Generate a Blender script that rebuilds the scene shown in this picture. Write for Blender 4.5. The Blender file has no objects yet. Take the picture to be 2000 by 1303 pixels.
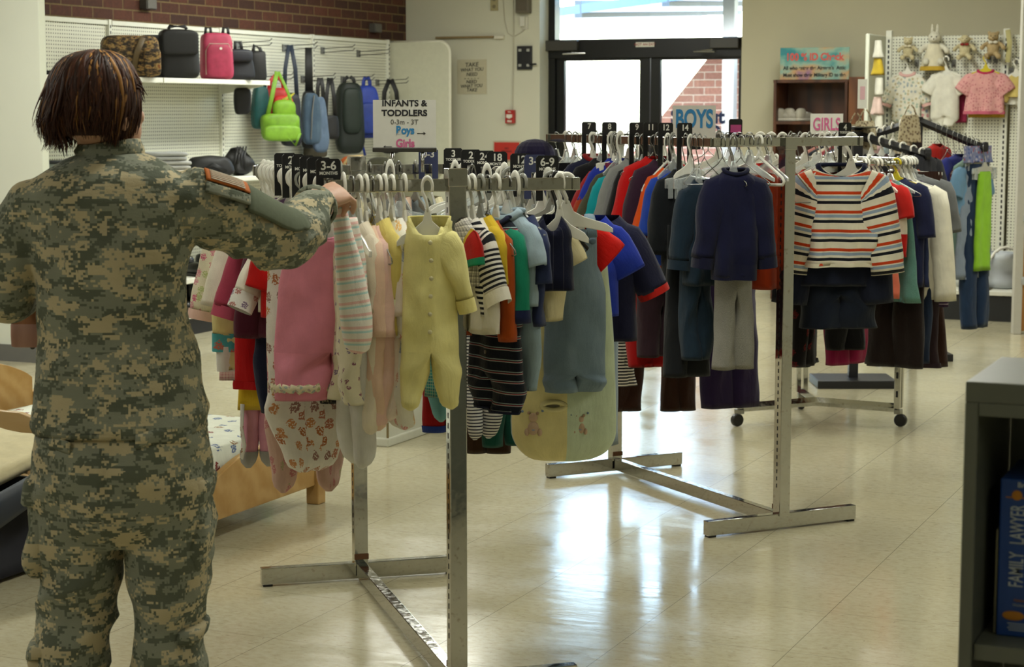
import bpy, math, random
from mathutils import Vector, Matrix, noise
R = random.Random(7)
PI = math.pi
S = bpy.context.scene
COL = S.collection

# ------------------------------------------------------------------ camera
F_PX, CXP, CYP, HOR, CAMH = 3700.0, 1000.0, 651.5, 215.0, 1.5
PITCH = math.atan((CYP - HOR) / F_PX)
YAW = math.atan(1650 / math.hypot(F_PX, CYP - HOR))
FW = Vector((-math.sin(YAW) * math.cos(PITCH), math.cos(YAW) * math.cos(PITCH), -math.sin(PITCH)))
RT = Vector((math.cos(YAW), math.sin(YAW), 0))
UPV = RT.cross(FW)
CAM = Vector((0, 0, CAMH))
cd = bpy.data.cameras.new('camera')
cam = bpy.data.objects.new('camera', cd)
COL.objects.link(cam)
cam.location = CAM
cam.rotation_euler = (PI / 2 - PITCH, 0, YAW)
cd.sensor_width = 36
cd.lens = 36 * F_PX / 2000
cd.clip_start = .05
cd.clip_end = 200
cd.dof.use_dof = True
cd.dof.focus_distance = 5.6
cd.dof.aperture_fstop = 9.0
S.camera = cam

# ------------------------------------------------------------------ world, sun, room lamps, exposure
S.view_settings.view_transform = 'Standard'
S.view_settings.look = 'None'
S.view_settings.exposure = 0.6
S.view_settings.gamma = 1
S.view_settings.use_curve_mapping = False
W = bpy.data.worlds.new('world')
S.world = W
W.use_nodes = True
wn = W.node_tree.nodes
bg = wn['Background']
sky = wn.new('ShaderNodeTexSky')
sky.sky_type = 'NISHITA'
sky.sun_elevation = math.radians(48)
sky.sun_rotation = math.radians(200)
sky.sun_disc = False
sky.air_density = 1.2
sky.dust_density = 2.0
W.node_tree.links.new(sky.outputs[0], bg.inputs[0])
bg.inputs[1].default_value = 2.4


def area(name, loc, sx, sy, power, col, rot=(0, 0, 0)):
    l = bpy.data.lights.new(name, 'AREA')
    l.shape = 'RECTANGLE'
    l.size, l.size_y, l.energy, l.color = sx, sy, power, col
    o = bpy.data.objects.new(name, l)
    COL.objects.link(o)
    o.location = loc
    o.rotation_euler = rot
    return o


sl = bpy.data.lights.new('sun', 'SUN')
sl.energy = 14.0
sl.angle = math.radians(.6)
sl.color = (1, .96, .88)
so = bpy.data.objects.new('sun', sl)
COL.objects.link(so)
so.rotation_euler = (math.radians(-42), math.radians(-14), 0)
TUBE = (.985, 1.0, .90)
LAMPS = [(-6.0, 11.6, 60), (-3.2, 12.2, 44), (-6.3, 7.0, 58), (-1.7, 8.4, 34), (-6.6, 3.6, 46), (-1.9, 4.6, 26), (.8, 11.0, 44), (1.6, 5.0, 20), (-3.6, .2, 22), (1.4, .8, 10)]
for (x, y, p) in LAMPS:
    area('ceiling_lamp', (x, y, 2.93), .35, 2.3, p, TUBE)


# ------------------------------------------------------------------ photo pixel -> point in the room
def ray(x, y):
    return FW + RT * ((x - CXP) / F_PX) - UPV * ((y - CYP) / F_PX)


def gz(x, y, z=0.0):
    d = ray(x, y)
    return CAM + d * ((z - CAMH) / d.z)


def gd(x, y, dep):
    return CAM + ray(x, y) * dep


def gp(x, y, P, n):
    d = ray(x, y)
    n = Vector(n)
    return CAM + d * ((Vector(P) - CAM).dot(n) / d.dot(n))


def gy(x, y, Y):
    return gp(x, y, (0, Y, 0), (0, 1, 0))


def gx(x, y, X):
    return gp(x, y, (X, 0, 0), (1, 0, 0))


# ------------------------------------------------------------------ mesh builder
class MB:
    def __init__(s):
        s.v, s.f, s.uv = [], [], []

    def add(s, vs, fs, uvs=None, M=None):
        b = len(s.v)
        s.v += [tuple(M @ Vector(p)) for p in vs] if M else [tuple(p) for p in vs]
        for i, f in enumerate(fs):
            s.f.append(tuple(k + b for k in f))
            s.uv.append(uvs[i] if uvs else [(vs[k][0] + vs[k][1] * .37, vs[k][2]) for k in f])
        return s

    def loft(s, rings, cap0=False, cap1=False, closed=True, M=None, v0=0.0, us=None):
        n = len(rings[0])
        vs = [p for r in rings for p in r]
        fs, uvs = [], []
        vv = [v0]
        for a, b in zip(rings[:-1], rings[1:]):
            ca = sum((Vector(p) for p in a), Vector()) / n
            cb = sum((Vector(p) for p in b), Vector()) / n
            vv.append(vv[-1] + max((ca - cb).length, .25 * (Vector(a[0]) - Vector(b[0])).length))
        if us is None:
            k = max(range(len(rings)), key=lambda i: sum((Vector(rings[i][j]) - Vector(rings[i][j - 1])).length for j in range(n)))
            us = [0.0]
            for j in range(n):
                us.append(us[-1] + (Vector(rings[k][(j + 1) % n]) - Vector(rings[k][j])).length)
        m = n if closed else n - 1
        for i in range(len(rings) - 1):
            for j in range(m):
                j2 = (j + 1) % n
                fs.append((i * n + j, i * n + j2, (i + 1) * n + j2, (i + 1) * n + j))
                uvs.append([(us[j], vv[i]), (us[j + 1], vv[i]), (us[j + 1], vv[i + 1]), (us[j], vv[i + 1])])
        if cap0:
            fs.append(tuple(reversed(range(n))))
            uvs.append([(vs[k][0], vs[k][2]) for k in fs[-1]])
        if cap1:
            fs.append(tuple((len(rings) - 1) * n + j for j in range(n)))
            uvs.append([(vs[k][0], vs[k][2]) for k in fs[-1]])
        return s.add(vs, fs, uvs, M)

    def box(s, c, d, M=None):
        x, y, z = c
        a, b, e = d[0] / 2, d[1] / 2, d[2] / 2
        vs = [(x + i * a, y + j * b, z + k * e) for k in (-1, 1) for (i, j) in ((-1, -1), (1, -1), (1, 1), (-1, 1))]
        return s.add(vs, [(3, 2, 1, 0), (4, 5, 6, 7), (0, 1, 5, 4), (1, 2, 6, 5), (2, 3, 7, 6), (3, 0, 4, 7)], None, M)

    def prism(s, poly, y0, y1, M=None):
        """polygon in x-z, extruded along y"""
        n = len(poly)
        vs = [(p[0], y0, p[1]) for p in poly] + [(p[0], y1, p[1]) for p in poly]
        fs = [tuple(range(n)), tuple(reversed(range(n, 2 * n)))]
        for j in range(n):
            k = (j + 1) % n
            fs.append((k, j, j + n, k + n))
        return s.add(vs, fs, None, M)

    def tube(s, pts, r, n=8, cap=True, flat=1.0, M=None, side=None):
        P = [Vector(p) for p in pts]
        rs = r if isinstance(r, (list, tuple)) else [r] * len(P)
        rings = []
        prev = None
        for i, p in enumerate(P):
            t = (P[min(i + 1, len(P) - 1)] - P[max(i - 1, 0)])
            if t.length < 1e-9:
                t = Vector((0, 0, 1))
            t.normalize()
            if side is not None:
                a = Vector(side) - t * t.dot(Vector(side))
            elif prev is None:
                a = t.cross(Vector((0, 0, 1)))
                if a.length < .05:
                    a = t.cross(Vector((0, 1, 0)))
            else:
                a = prev - t * t.dot(prev)
            a.normalize()
            prev = a
            b = t.cross(a)
            rings.append([p + a * (rs[i] * math.cos(2 * PI * j / n)) + b * (rs[i] * flat * math.sin(2 * PI * j / n)) for j in range(n)])
        return s.loft(rings, cap, cap, M=M)

    def lathe(s, prof, n=16, M=None, cap0=True, cap1=True):
        return s.loft([[(r * math.cos(2 * PI * j / n), r * math.sin(2 * PI * j / n), z) for j in range(n)] for r, z in prof], cap0, cap1, M=M)

    def sq(s, c, rad, e1=1.0, e2=1.0, n=20, m=12, M=None, warp=None):
        """superellipsoid; e<1 boxy"""
        def pw(x, e):
            return math.copysign(abs(x) ** e, x)
        rings = []
        for i in range(m + 1):
            ph = -PI / 2 + PI * i / m
            ph = max(-PI / 2 + .02, min(PI / 2 - .02, ph))
            ring = []
            for j in range(n):
                th = 2 * PI * j / n
                p = Vector((rad[0] * pw(math.cos(ph), e1) * pw(math.cos(th), e2), rad[1] * pw(math.cos(ph), e1) * pw(math.sin(th), e2), rad[2] * pw(math.sin(ph), e1)))
                if warp:
                    p = Vector(warp(p))
                ring.append(p + Vector(c))
            rings.append(ring)
        return s.loft(rings, True, True, M=M)

    def mesh(s, name):
        me = bpy.data.meshes.new(name)
        me.from_pydata(s.v, [], s.f)
        uvl = me.uv_layers.new(name='UVMap')
        flat = [c for f in s.uv for p in f for c in p]
        uvl.data.foreach_set('uv', flat)
        me.update()
        return me


def boxuv(m):
    """lay the cloth pattern flat on top and sides"""
    for i, f in enumerate(m.f):
        P = [Vector(m.v[k]) for k in f]
        n = (P[1] - P[0]).cross(P[-1] - P[0])
        ax = max(range(3), key=lambda k: abs(n[k]))
        a, b = [(1, 2), (0, 2), (0, 1)][ax]
        m.uv[i] = [(p[a], p[b]) for p in P]
    return m


def finish(o, mat, smooth=True, bevel=0, solid=0, sub=0):
    me = o.data
    if mat:
        me.materials.append(mat)
    if smooth:
        me.polygons.foreach_set('use_smooth', [True] * len(me.polygons))
        if bevel or smooth == 'auto':
            pass
    if solid:
        m = o.modifiers.new('thick', 'SOLIDIFY')
        m.thickness = solid
        m.offset = 0
    if bevel:
        m = o.modifiers.new('edge', 'BEVEL')
        m.width = bevel
        m.segments = 2
        m.limit_method = 'ANGLE'
        m.harden_normals = False
    if sub:
        m = o.modifiers.new('sub', 'SUBSURF')
        m.levels = m.render_levels = sub


def obj(name, mb, mat, parent=None, smooth=False, bevel=0, solid=0, sub=0, loc=None, label=None):
    me = mb.mesh(name) if isinstance(mb, MB) else mb
    o = bpy.data.objects.new(name, me)
    COL.objects.link(o)
    finish(o, mat, smooth, bevel, solid, sub)
    if parent:
        o.parent = parent
    if loc is not None:
        o.location = loc
    if label:
        o['label'] = label
    return o


def tag(o, label, cat, group=None, kind=None):
    o['label'] = label
    o['category'] = cat
    if group:
        o['group'] = group
    if kind:
        o['kind'] = kind
    return o


def thing(name, label, cat, loc=(0, 0, 0), rz=0, group=None):
    o = bpy.data.objects.new(name, None)
    o.empty_display_size = .05
    COL.objects.link(o)
    o.location = loc
    o.rotation_euler = (0, 0, rz)
    return tag(o, label, cat, group)


def struct(name, mb, mat, parent=None, **k):
    o = obj(name, mb, mat, parent, **k)
    if not parent:
        o['kind'] = 'structure'
    return o


def copy_tree(o, parent=None):
    c = o.copy()
    COL.objects.link(c)
    if parent:
        c.parent = parent
    for ch in list(o.children):
        copy_tree(ch, c)
    return c


def boxobj(name, c, d, mat, parent=None, bevel=.003, **k):
    return obj(name, MB().box(c, d), mat, parent, bevel=bevel, **k)


def text(name, s, size, mat, parent, loc, rot=(PI / 2, 0, 0), bold=0.0, align='CENTER', ext=.0006, sx=1.0, shear=0.0, space=1.0):
    c = bpy.data.curves.new(name, 'FONT')
    c.body = s
    c.size = size
    c.align_x = align
    c.align_y = 'CENTER'
    c.offset = bold
    c.extrude = ext
    c.shear = shear
    c.space_character = space
    tmp = bpy.data.objects.new(name, c)
    COL.objects.link(tmp)
    me = bpy.data.meshes.new_from_object(tmp.evaluated_get(bpy.context.evaluated_depsgraph_get()))
    bpy.data.objects.remove(tmp)
    bpy.data.curves.remove(c)
    me.materials.clear()
    me.materials.append(mat)
    o = bpy.data.objects.new(name, me)
    COL.objects.link(o)
    o.parent = parent
    o.location = loc
    o.rotation_euler = rot
    o.scale = (sx, 1, 1)
    return o


def remeshed(mb, voxel, smooth_it=6, fac=.5):
    """one continuous skin round overlapping shapes"""
    me = mb.mesh('tmp')
    o = bpy.data.objects.new('tmp', me)
    COL.objects.link(o)
    m = o.modifiers.new('r', 'REMESH')
    m.mode = 'VOXEL'
    m.voxel_size = voxel
    m.use_smooth_shade = True
    if smooth_it:
        m = o.modifiers.new('s', 'SMOOTH')
        m.iterations = smooth_it
        m.factor = fac
    dg = bpy.context.evaluated_depsgraph_get()
    out = bpy.data.meshes.new_from_object(o.evaluated_get(dg))
    bpy.data.objects.remove(o)
    bpy.data.meshes.remove(me)
    return out


def ell(cx, cy, z, a, b, n=28, ex=1.0, tilt=0.0):
    def pw(x, e):
        return math.copysign(abs(x) ** e, x)
    return [Vector((cx + a * pw(math.cos(2 * PI * j / n), ex), cy + b * pw(math.sin(2 * PI * j / n), ex), z + tilt * math.cos(2 * PI * j / n))) for j in range(n)]


# ------------------------------------------------------------------ materials
_mc = {}
KALB = 1.0


def lin(h, k=1.0):
    if not isinstance(h, str):
        return tuple(h) + (1,) if len(h) == 3 else tuple(h)
    h = h.lstrip('#')
    o = []
    for i in (0, 2, 4):
        c = int(h[i:i + 2], 16) / 255
        c = c / 12.92 if c <= .04045 else ((c + .055) / 1.055) ** 2.4
        o.append(min(.9, c * k))
    return tuple(o) + (1,)


class NT:
    def __init__(s, name):
        s.m = bpy.data.materials.new(name)
        s.m.use_nodes = True
        s.t = s.m.node_tree
        s.p = s.t.nodes['Principled BSDF']

    def n(s, typ, **k):
        x = s.t.nodes.new('ShaderNode' + typ)
        for a, b in k.items():
            setattr(x, a, b)
        return x

    def l(s, a, b):
        s.t.links.new(a, b)

    def set(s, **k):
        for a, b in k.items():
            s.p.inputs[a.replace('_', ' ')].default_value = b

    def math(s, op, a, b=None):
        x = s.n('Math', operation=op)
        for i, q in enumerate((a, b)):
            if q is None:
                continue
            if isinstance(q, (int, float)):
                x.inputs[i].default_value = q
            else:
                s.l(q, x.inputs[i])
        return x.outputs[0]

    def mix(s, f, a, b, blend='MIX'):
        x = s.n('Mix', data_type='RGBA', blend_type=blend)
        for i, q in ((0, f), (6, a), (7, b)):
            if isinstance(q, (int, float)):
                x.inputs[i].default_value = q
            elif isinstance(q, tuple):
                x.inputs[i].default_value = q
            else:
                s.l(q, x.inputs[i])
        return x.outputs[2]

    def noise(s, vec, scale, detail=3, rough=.5):
        x = s.n('TexNoise')
        x.inputs['Scale'].default_value = scale
        x.inputs['Detail'].default_value = detail
        x.inputs['Roughness'].default_value = rough
        if vec:
            s.l(vec, x.inputs['Vector'])
        return x

    def ramp(s, f, stops, const=False):
        x = s.n('ValToRGB')
        cr = x.color_ramp
        if const:
            cr.interpolation = 'CONSTANT'
        while len(cr.elements) < len(stops):
            cr.elements.new(1)
        for e, (p, c) in zip(cr.elements, stops):
            e.position = p
            e.color = c if isinstance(c, tuple) else lin(c)
        s.l(f, x.inputs[0])
        return x.outputs[0]

    def coord(s, which='Object'):
        return s.n('TexCoord').outputs[which]

    def scaled(s, vec, sc):
        x = s.n('Mapping')
        s.l(vec, x.inputs[0])
        x.inputs['Scale'].default_value = sc
        return x.outputs[0]

    def bump(s, h, strength=.3, dist=.002):
        x = s.n('Bump')
        x.inputs['Strength'].default_value = strength
        x.inputs['Distance'].default_value = dist
        s.l(h, x.inputs['Height'])
        s.l(x.outputs[0], s.p.inputs['Normal'])

    def base(s, c):
        if isinstance(c, tuple):
            s.p.inputs['Base Color'].default_value = c
        else:
            s.l(c, s.p.inputs['Base Color'])


def plain(name, h, rough=.5, metal=0.0, k=1.0, spec=.5, var=.06, scale=30, bump=0, coat=0, trans=0):
    key = ('plain', name, h, rough, metal, k)
    if key in _mc:
        return _mc[key]
    t = NT(name)
    c = lin(h, k)
    nz = t.noise(t.coord(), scale, 4)
    f = t.ramp(nz.outputs[0], [(.3, (1 - var, 1 - var, 1 - var, 1)), (.7, (1, 1, 1, 1))])
    t.base(t.mix(1.0, c, f, 'MULTIPLY'))
    t.set(Roughness=rough, Metallic=metal)
    t.p.inputs['Specular IOR Level'].default_value = spec
    if coat:
        t.p.inputs['Coat Weight'].default_value = coat
    if trans:
        t.p.inputs['Transmission Weight'].default_value = trans
    if bump:
        t.bump(nz.outputs[0], bump, .002)
    _mc[key] = t.m
    return t.m


def fab(h, pat=None, c2=None, sc=1.0, k=1.28, rough=.92, rad=.3):
    """woven or knitted cloth; patterns follow the cloth's own u (round) and v (along)"""
    key = ('fab', h, pat, tuple(c2) if isinstance(c2, list) else c2, sc, k, rad)
    if key in _mc:
        return _mc[key]
    t = NT('cloth_' + (pat or 'solid'))
    uv = t.coord('UV')
    sep = t.n('SeparateXYZ')
    t.l(uv, sep.inputs[0])
    u, v = sep.outputs[0], sep.outputs[1]
    c = lin(h, k)
    if pat == 'stripe':          # c2 = list of (fraction, colour) over the period sc
        fr = t.math('FRACT', t.math('DIVIDE', v, sc))
        col = t.ramp(fr, [(p, lin(q, k)) for p, q in c2], True)
    elif pat == 'vstripe':
        fr = t.math('FRACT', t.math('DIVIDE', u, sc))
        col = t.ramp(fr, [(p, lin(q, k)) for p, q in c2], True)
    elif pat == 'plaid':
        a = t.math('GREATER_THAN', t.math('FRACT', t.math('DIVIDE', u, sc)), .6)
        b = t.math('GREATER_THAN', t.math('FRACT', t.math('DIVIDE', v, sc)), .6)
        a2 = t.math('GREATER_THAN', t.math('FRACT', t.math('DIVIDE', u, sc * .5)), .82)
        b2 = t.math('GREATER_THAN', t.math('FRACT', t.math('DIVIDE', v, sc * .5)), .82)
        col = t.mix(t.math('MULTIPLY', t.math('ADD', a, b), .42), c, lin(c2[0], k))
        col = t.mix(t.math('MULTIPLY', t.math('MAXIMUM', a2, b2), .7), col, lin(c2[1], k))
    elif pat == 'dots':          # scattered motifs
        sv = t.scaled(uv, (1 / sc, 1 / sc, 1))
        vo = t.n('TexVoronoi', voronoi_dimensions='2D')
        vo.inputs['Scale'].default_value = 1
        vo.inputs['Randomness'].default_value = .75
        t.l(sv, vo.inputs['Vector'])
        wob = t.noise(sv, 4.5, 2)
        dd = t.math('ADD', vo.outputs['Distance'], t.math('MULTIPLY', t.math('SUBTRACT', wob.outputs[0], .5), .5))
        ins = t.math('LESS_THAN', dd, rad)
        sp = t.n('SeparateColor')
        t.l(vo.outputs['Color'], sp.inputs[0])
        n2 = len(c2)
        cc = t.ramp(sp.outputs[0], [(i / n2, lin(q, k)) for i, q in enumerate(c2)], True)
        inner = t.noise(sv, 9, 2)
        cc = t.mix(t.math('GREATER_THAN', inner.outputs[0], .56), cc, c)
        col = t.mix(ins, c, cc)
    elif pat == 'heather':
        nz = t.noise(t.scaled(uv, (900, 250, 1)), 1, 3)
        col = t.mix(t.ramp(nz.outputs[0], [(.35, (0, 0, 0, 1)), (.65, (1, 1, 1, 1))]), c, lin(c2[0], k))
    elif pat == 'denim':
        nz = t.noise(t.scaled(uv, (600, 1500, 1)), 1, 2)
        fd = t.noise(t.scaled(uv, (14, 5, 1)), 1, 3)
        col = t.mix(t.ramp(nz.outputs[0], [(.4, (0, 0, 0, 1)), (.7, (.5, .5, .5, 1))]), c, lin(c2[0], k))
        col = t.mix(t.ramp(fd.outputs[0], [(.5, (0, 0, 0, 1)), (.75, (.55, .55, .55, 1))]), col, lin(c2[0], k))
    else:
        col = c
    nz = t.noise(t.scaled(uv, (18, 18, 1)), 1, 4)
    f = t.ramp(nz.outputs[0], [(.3, (.86, .86, .86, 1)), (.7, (1, 1, 1, 1))])
    t.base(t.mix(1.0, col, f, 'MULTIPLY'))
    t.set(Roughness=rough)
    t.p.inputs['Specular IOR Level'].default_value = .2
    t.p.inputs['Sheen Weight'].default_value = .12
    t.p.inputs['Sheen Roughness'].default_value = .5
    wv = t.noise(t.scaled(uv, (700, 700, 1)), 1, 1)
    cr = t.noise(t.scaled(uv, (26, 9, 1)), 1, 4, .55)
    h2 = t.math('ADD', t.math('MULTIPLY', wv.outputs[0], .12), cr.outputs[0])
    if pat == 'cord':
        wv2 = t.n('TexWave')
    t.bump(h2, .6, .011)
    _mc[key] = t.m
    return t.m


def chrome_mat():
    t = NT('chrome_steel')
    co = t.coord()
    nz = t.noise(co, 60, 5)
    t.base(t.mix(t.ramp(nz.outputs[0], [(.60, (0, 0, 0, 1)), (.72, (.6, .6, .6, 1))]), (.5, .5, .48, 1), (.3, .25, .19, 1)))
    t.set(Metallic=1.0)
    t.l(t.ramp(nz.outputs[0], [(.4, (.06, .06, .06, 1)), (.75, (.2, .2, .2, 1))]), t.p.inputs['Roughness'])
    t.bump(t.noise(co, 5, 1).outputs[0], .03, .001)
    return t.m


def wood(name, h, h2, rough=.4, axis=(2, 14, 14), k=1.1):
    key = ('wood', name)
    if key in _mc:
        return _mc[key]
    t = NT(name)
    v = t.scaled(t.coord(), axis)
    nz = t.noise(v, 2.5, 5, .6)
    w = t.n('TexWave', wave_type='BANDS', bands_direction='DIAGONAL')
    w.inputs['Scale'].default_value = .5
    w.inputs['Distortion'].default_value = 9
    w.inputs['Detail'].default_value = 3
    t.l(v, w.inputs[0])
    f = t.math('ADD', t.math('MULTIPLY', nz.outputs[0], .6), t.math('MULTIPLY', w.outputs['Fac'], .4))
    t.base(t.ramp(f, [(.25, lin(h2, k)), (.7, lin(h, k))]))
    t.set(Roughness=rough)
    t.bump(f, .1, .001)
    _mc[key] = t.m
    return t.m


CHROME = chrome_mat()
WHITE_PLASTIC = plain('white_plastic', '#e4e2d6', .35, k=1.0)
BLACK_PLASTIC = plain('black_plastic', '#0b0b0c', .4)
BLACK_METAL = plain('black_metal', '#16161a', .45)
WHITE_METAL = plain('white_enamel', '#dcdccf', .4)
GREY_METAL = plain('grey_metal', '#6a6a66', .45)
STEEL = plain('steel_wire', '#9a9a98', .25, 1.0)


def clear_mat():
    t = NT('clear_plastic')
    t.base((.86, .9, .9, 1))
    t.set(Roughness=.12)
    t.p.inputs['Transmission Weight'].default_value = .75
    t.p.inputs['IOR'].default_value = 1.3
    return t.m


CLEAR = clear_mat()
# ================================================================== the room
XW, YW, ZC = -7.66, 15.0, 3.0


def floor_mat():
    t = NT('vinyl_tile')
    co = t.coord()
    sp = t.n('SeparateXYZ')
    t.l(co, sp.inputs[0])
    T = .4605
    fx = t.math('FRACT', t.math('DIVIDE', t.math('ADD', sp.outputs[0], 2.30 + T * 40), T))
    fy = t.math('FRACT', t.math('DIVIDE', t.math('ADD', sp.outputs[1], -5.928 + T * 40), T))
    ln = t.math('MAXIMUM', t.math('LESS_THAN', fx, .005), t.math('LESS_THAN', fy, .004))
    big = t.noise(co, 1.6, 4)
    fl = t.noise(t.scaled(co, (1.0, 1.6, 1)), 34, 6, .68)
    spk = t.noise(t.scaled(co, (26, 70, 1)), 1, 3, .6)
    spk2 = t.noise(t.scaled(co, (60, 24, 1)), 1.3, 3, .6)
    c = t.ramp(fl.outputs[0], [(.30, lin('#b0a78a')), (.5, lin('#bfb89c')), (.72, lin('#c7c0a6'))])
    c = t.mix(t.ramp(big.outputs[0], [(.35, (0, 0, 0, 1)), (.7, (.32, .32, .32, 1))]), c, lin('#b2a680'))
    c = t.mix(t.ramp(spk.outputs[0], [(.62, (0, 0, 0, 1)), (.72, (.6, .6, .6, 1))]), c, lin('#7f7154'))
    c = t.mix(t.ramp(spk2.outputs[0], [(.68, (0, 0, 0, 1)), (.76, (.6, .6, .6, 1))]), c, lin('#6f6450'))
    c = t.mix(t.math('MULTIPLY', ln, .62), c, lin('#4d4735'))
    t.base(c)
    rg = t.noise(co, 3.0, 5, .6)
    t.l(t.ramp(rg.outputs[0], [(.3, (.09, .09, .09, 1)), (.75, (.24, .24, .24, 1))]), t.p.inputs['Roughness'])
    t.p.inputs['Specular IOR Level'].default_value = .5
    un = t.noise(t.scaled(co, (2.2, 6, 1)), 2.0, 3)
    hh = t.math('SUBTRACT', t.math('ADD', t.math('MULTIPLY', un.outputs[0], .9), t.math('MULTIPLY', fl.outputs[0], .06)), t.math('MULTIPLY', ln, .012))
    t.bump(hh, .16, .006)
    return t.m


def brick_mat(name, a, b, mortar, plane):
    t = NT(name)
    sp = t.n('SeparateXYZ')
    t.l(t.coord(), sp.inputs[0])
    cb = t.n('CombineXYZ')
    t.l(sp.outputs[1 if plane == 'X' else 0], cb.inputs[0])
    t.l(sp.outputs[2], cb.inputs[1])
    br = t.n('TexBrick')
    t.l(cb.outputs[0], br.inputs['Vector'])
    for k, q in (('Scale', 1.0), ('Brick Width', .225), ('Row Height', .075), ('Mortar Size', .0055), ('Mortar Smooth', .2), ('Bias', 0)):
        br.inputs[k].default_value = q
    br.inputs['Color1'].default_value = lin(a)
    br.inputs['Color2'].default_value = lin(b)
    br.inputs['Mortar'].default_value = lin(mortar)
    nz = t.noise(t.coord(), 45, 4)
    t.base(t.mix(1.0, br.outputs[0], t.ramp(nz.outputs[0], [(.3, (.7, .7, .7, 1)), (.7, (1, 1, 1, 1))]), 'MULTIPLY'))
    t.set(Roughness=.85)
    t.bump(t.math('SUBTRACT', 1.0, br.outputs['Fac']), .6, .006)
    return t.m


def peg_mat(plane, name):
    t = NT(name)
    sp = t.n('SeparateXYZ')
    t.l(t.coord(), sp.inputs[0])
    P = .0235
    a = t.math('SUBTRACT', t.math('FRACT', t.math('DIVIDE', t.math('ADD', sp.outputs[1 if plane == 'X' else 0], 50), P)), .5)
    b = t.math('SUBTRACT', t.math('FRACT', t.math('DIVIDE', sp.outputs[2], P)), .5)
    r = t.math('SQRT', t.math('ADD', t.math('MULTIPLY', a, a), t.math('MULTIPLY', b, b)))
    hole = t.math('LESS_THAN', r, .2)
    t.base(t.mix(hole, lin('#d6d6c6'), lin('#3e3c34')))
    t.set(Roughness=.55)
    return t.m


FLOOR = floor_mat()
BRICK = brick_mat('red_brown_brick', '#5a2f1e', '#3e2218', '#76623f', 'X')
BRICK_OUT = brick_mat('outdoor_brick', '#a07064', '#8c6258', '#c0b0a4', 'Y')
PEG_X, PEG_Y = peg_mat('X', 'pegboard'), peg_mat('Y', 'pegboard_back')
PAINT = plain('wall_paint', '#cbc9b6', .8, var=.04, scale=3)
PAINT2 = plain('wall_paint_right', '#c0baa0', .8, var=.04, scale=3)
PAINT_W = plain('white_paint', '#d9dccd', .7, var=.03, scale=3)
CEIL = plain('ceiling_tile', '#d2d0c2', .9)
ALU = plain('dark_bronze_aluminium', '#0d0e0d', .35, .0, spec=.4)
DARKKICK = plain('dark_kick', '#1a1c1e', .5)

struct('floor', MB().box(((XW + 4) / 2, 6, -.05), (4 - XW, 18.4, .1)), FLOOR)
struct('ceiling', MB().box(((XW + 4) / 2, 6, ZC + .05), (4 - XW, 18.4, .1)), CEIL)
struct('wall_left', MB().box((XW - .1, 6, ZC / 2), (.2, 18.4, ZC)), BRICK)
struct('wall_right', MB().box((4.1, 6, ZC / 2), (.2, 18.4, ZC)), PAINT)
struct('wall_front', MB().box(((XW + 4) / 2, -3.1, ZC / 2), (4 - XW, .2, ZC)), PAINT)
DL, DR, DY = -6.385, -4.60, 15.2
mb = MB().box(((XW + DL) / 2, YW + .15, ZC / 2), (DL - XW, .3, ZC))
struct('wall_back', mb, PAINT)
struct('wall_back_right', MB().box(((DR + 4) / 2, YW + .15, ZC / 2), (4 - DR, .3, ZC)), PAINT2)
struct('wall_back_lintel', MB().box(((DL + DR) / 2, YW + .15, 2.85), (DR - DL, .3, .3)), PAINT)
pg = struct('wall_partition', MB().box((-7.45, 9.15, ZC / 2), (.78, .06, ZC)), PAINT_W, bevel=.004)
struct('baseboard_partition', MB().box((-7.3, 9.11, .05), (.46, .02, .1)), GREY_METAL)
struct('baseboard_right', MB().box((-.2, YW - .01, .05), (8, .02, .1)), DARKKICK)
# door
door = struct('door_frame', MB().box((DL + .03, DY + .05, 1.35), (.06, .12, 2.7)).box((DR + .0, DY + .05, 1.35), (.08, .12, 2.7)).box(((DL + DR) / 2, DY + .05, 2.02), (DR - DL, .13, .16)).box(((DL + DR) / 2, DY + .05, 2.7), (DR - DL, .12, .06)), ALU, bevel=.003)
pL, pC, pR = gy(1100, 150, DY).x, gy(1268, 150, DY).x, gy(1441, 150, DY).x


def glass_mat():
    t = NT('door_glass')
    nt = t.t
    tr = t.n('BsdfTransparent')
    tr.inputs[0].default_value = (.93, .96, .96, 1)
    gl = t.n('BsdfGlossy')
    gl.inputs['Roughness'].default_value = .02
    fr = t.n('Fresnel')
    fr.inputs[0].default_value = 1.45
    mx = t.n('MixShader')
    t.l(fr.outputs[0], mx.inputs[0])
    t.l(tr.outputs[0], mx.inputs[1])
    t.l(gl.outputs[0], mx.inputs[2])
    t.l(mx.outputs[0], nt.nodes['Material Output'].inputs[0])
    return t.m


GLASS = glass_mat()


def leaf(name, x0, x1, gx0, gx1):
    gz1 = gy(1200, 118, DY).z
    m = MB()
    m.box(((x0 + gx0) / 2, DY + .05, .98), (gx0 - x0, .05, 1.94))
    m.box(((gx1 + x1) / 2, DY + .05, .98), (x1 - gx1, .05, 1.94))
    m.box(((gx0 + gx1) / 2, DY + .05, .13), (gx1 - gx0, .05, .24))
    m.box(((gx0 + gx1) / 2, DY + .05, (gz1 + 1.95) / 2), (gx1 - gx0, .05, 1.95 - gz1))
    d = struct(name, m, ALU, bevel=.003)
    obj('glass_pane', MB().box(((gx0 + gx1) / 2, DY + .05, (.25 + gz1) / 2), (gx1 - gx0, .008, gz1 - .25)), GLASS, d)
    bar = MB().box(((gx0 + gx1) / 2, DY - .02, .98), (gx1 - gx0 + .04, .04, .06)).box((gx0 - .02, DY + .005, .98), (.03, .05, .08)).box((gx1 + .02, DY + .005, .98), (.03, .05, .08))
    obj('push_bar', bar, GREY_METAL, d, bevel=.006)
    return d


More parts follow.
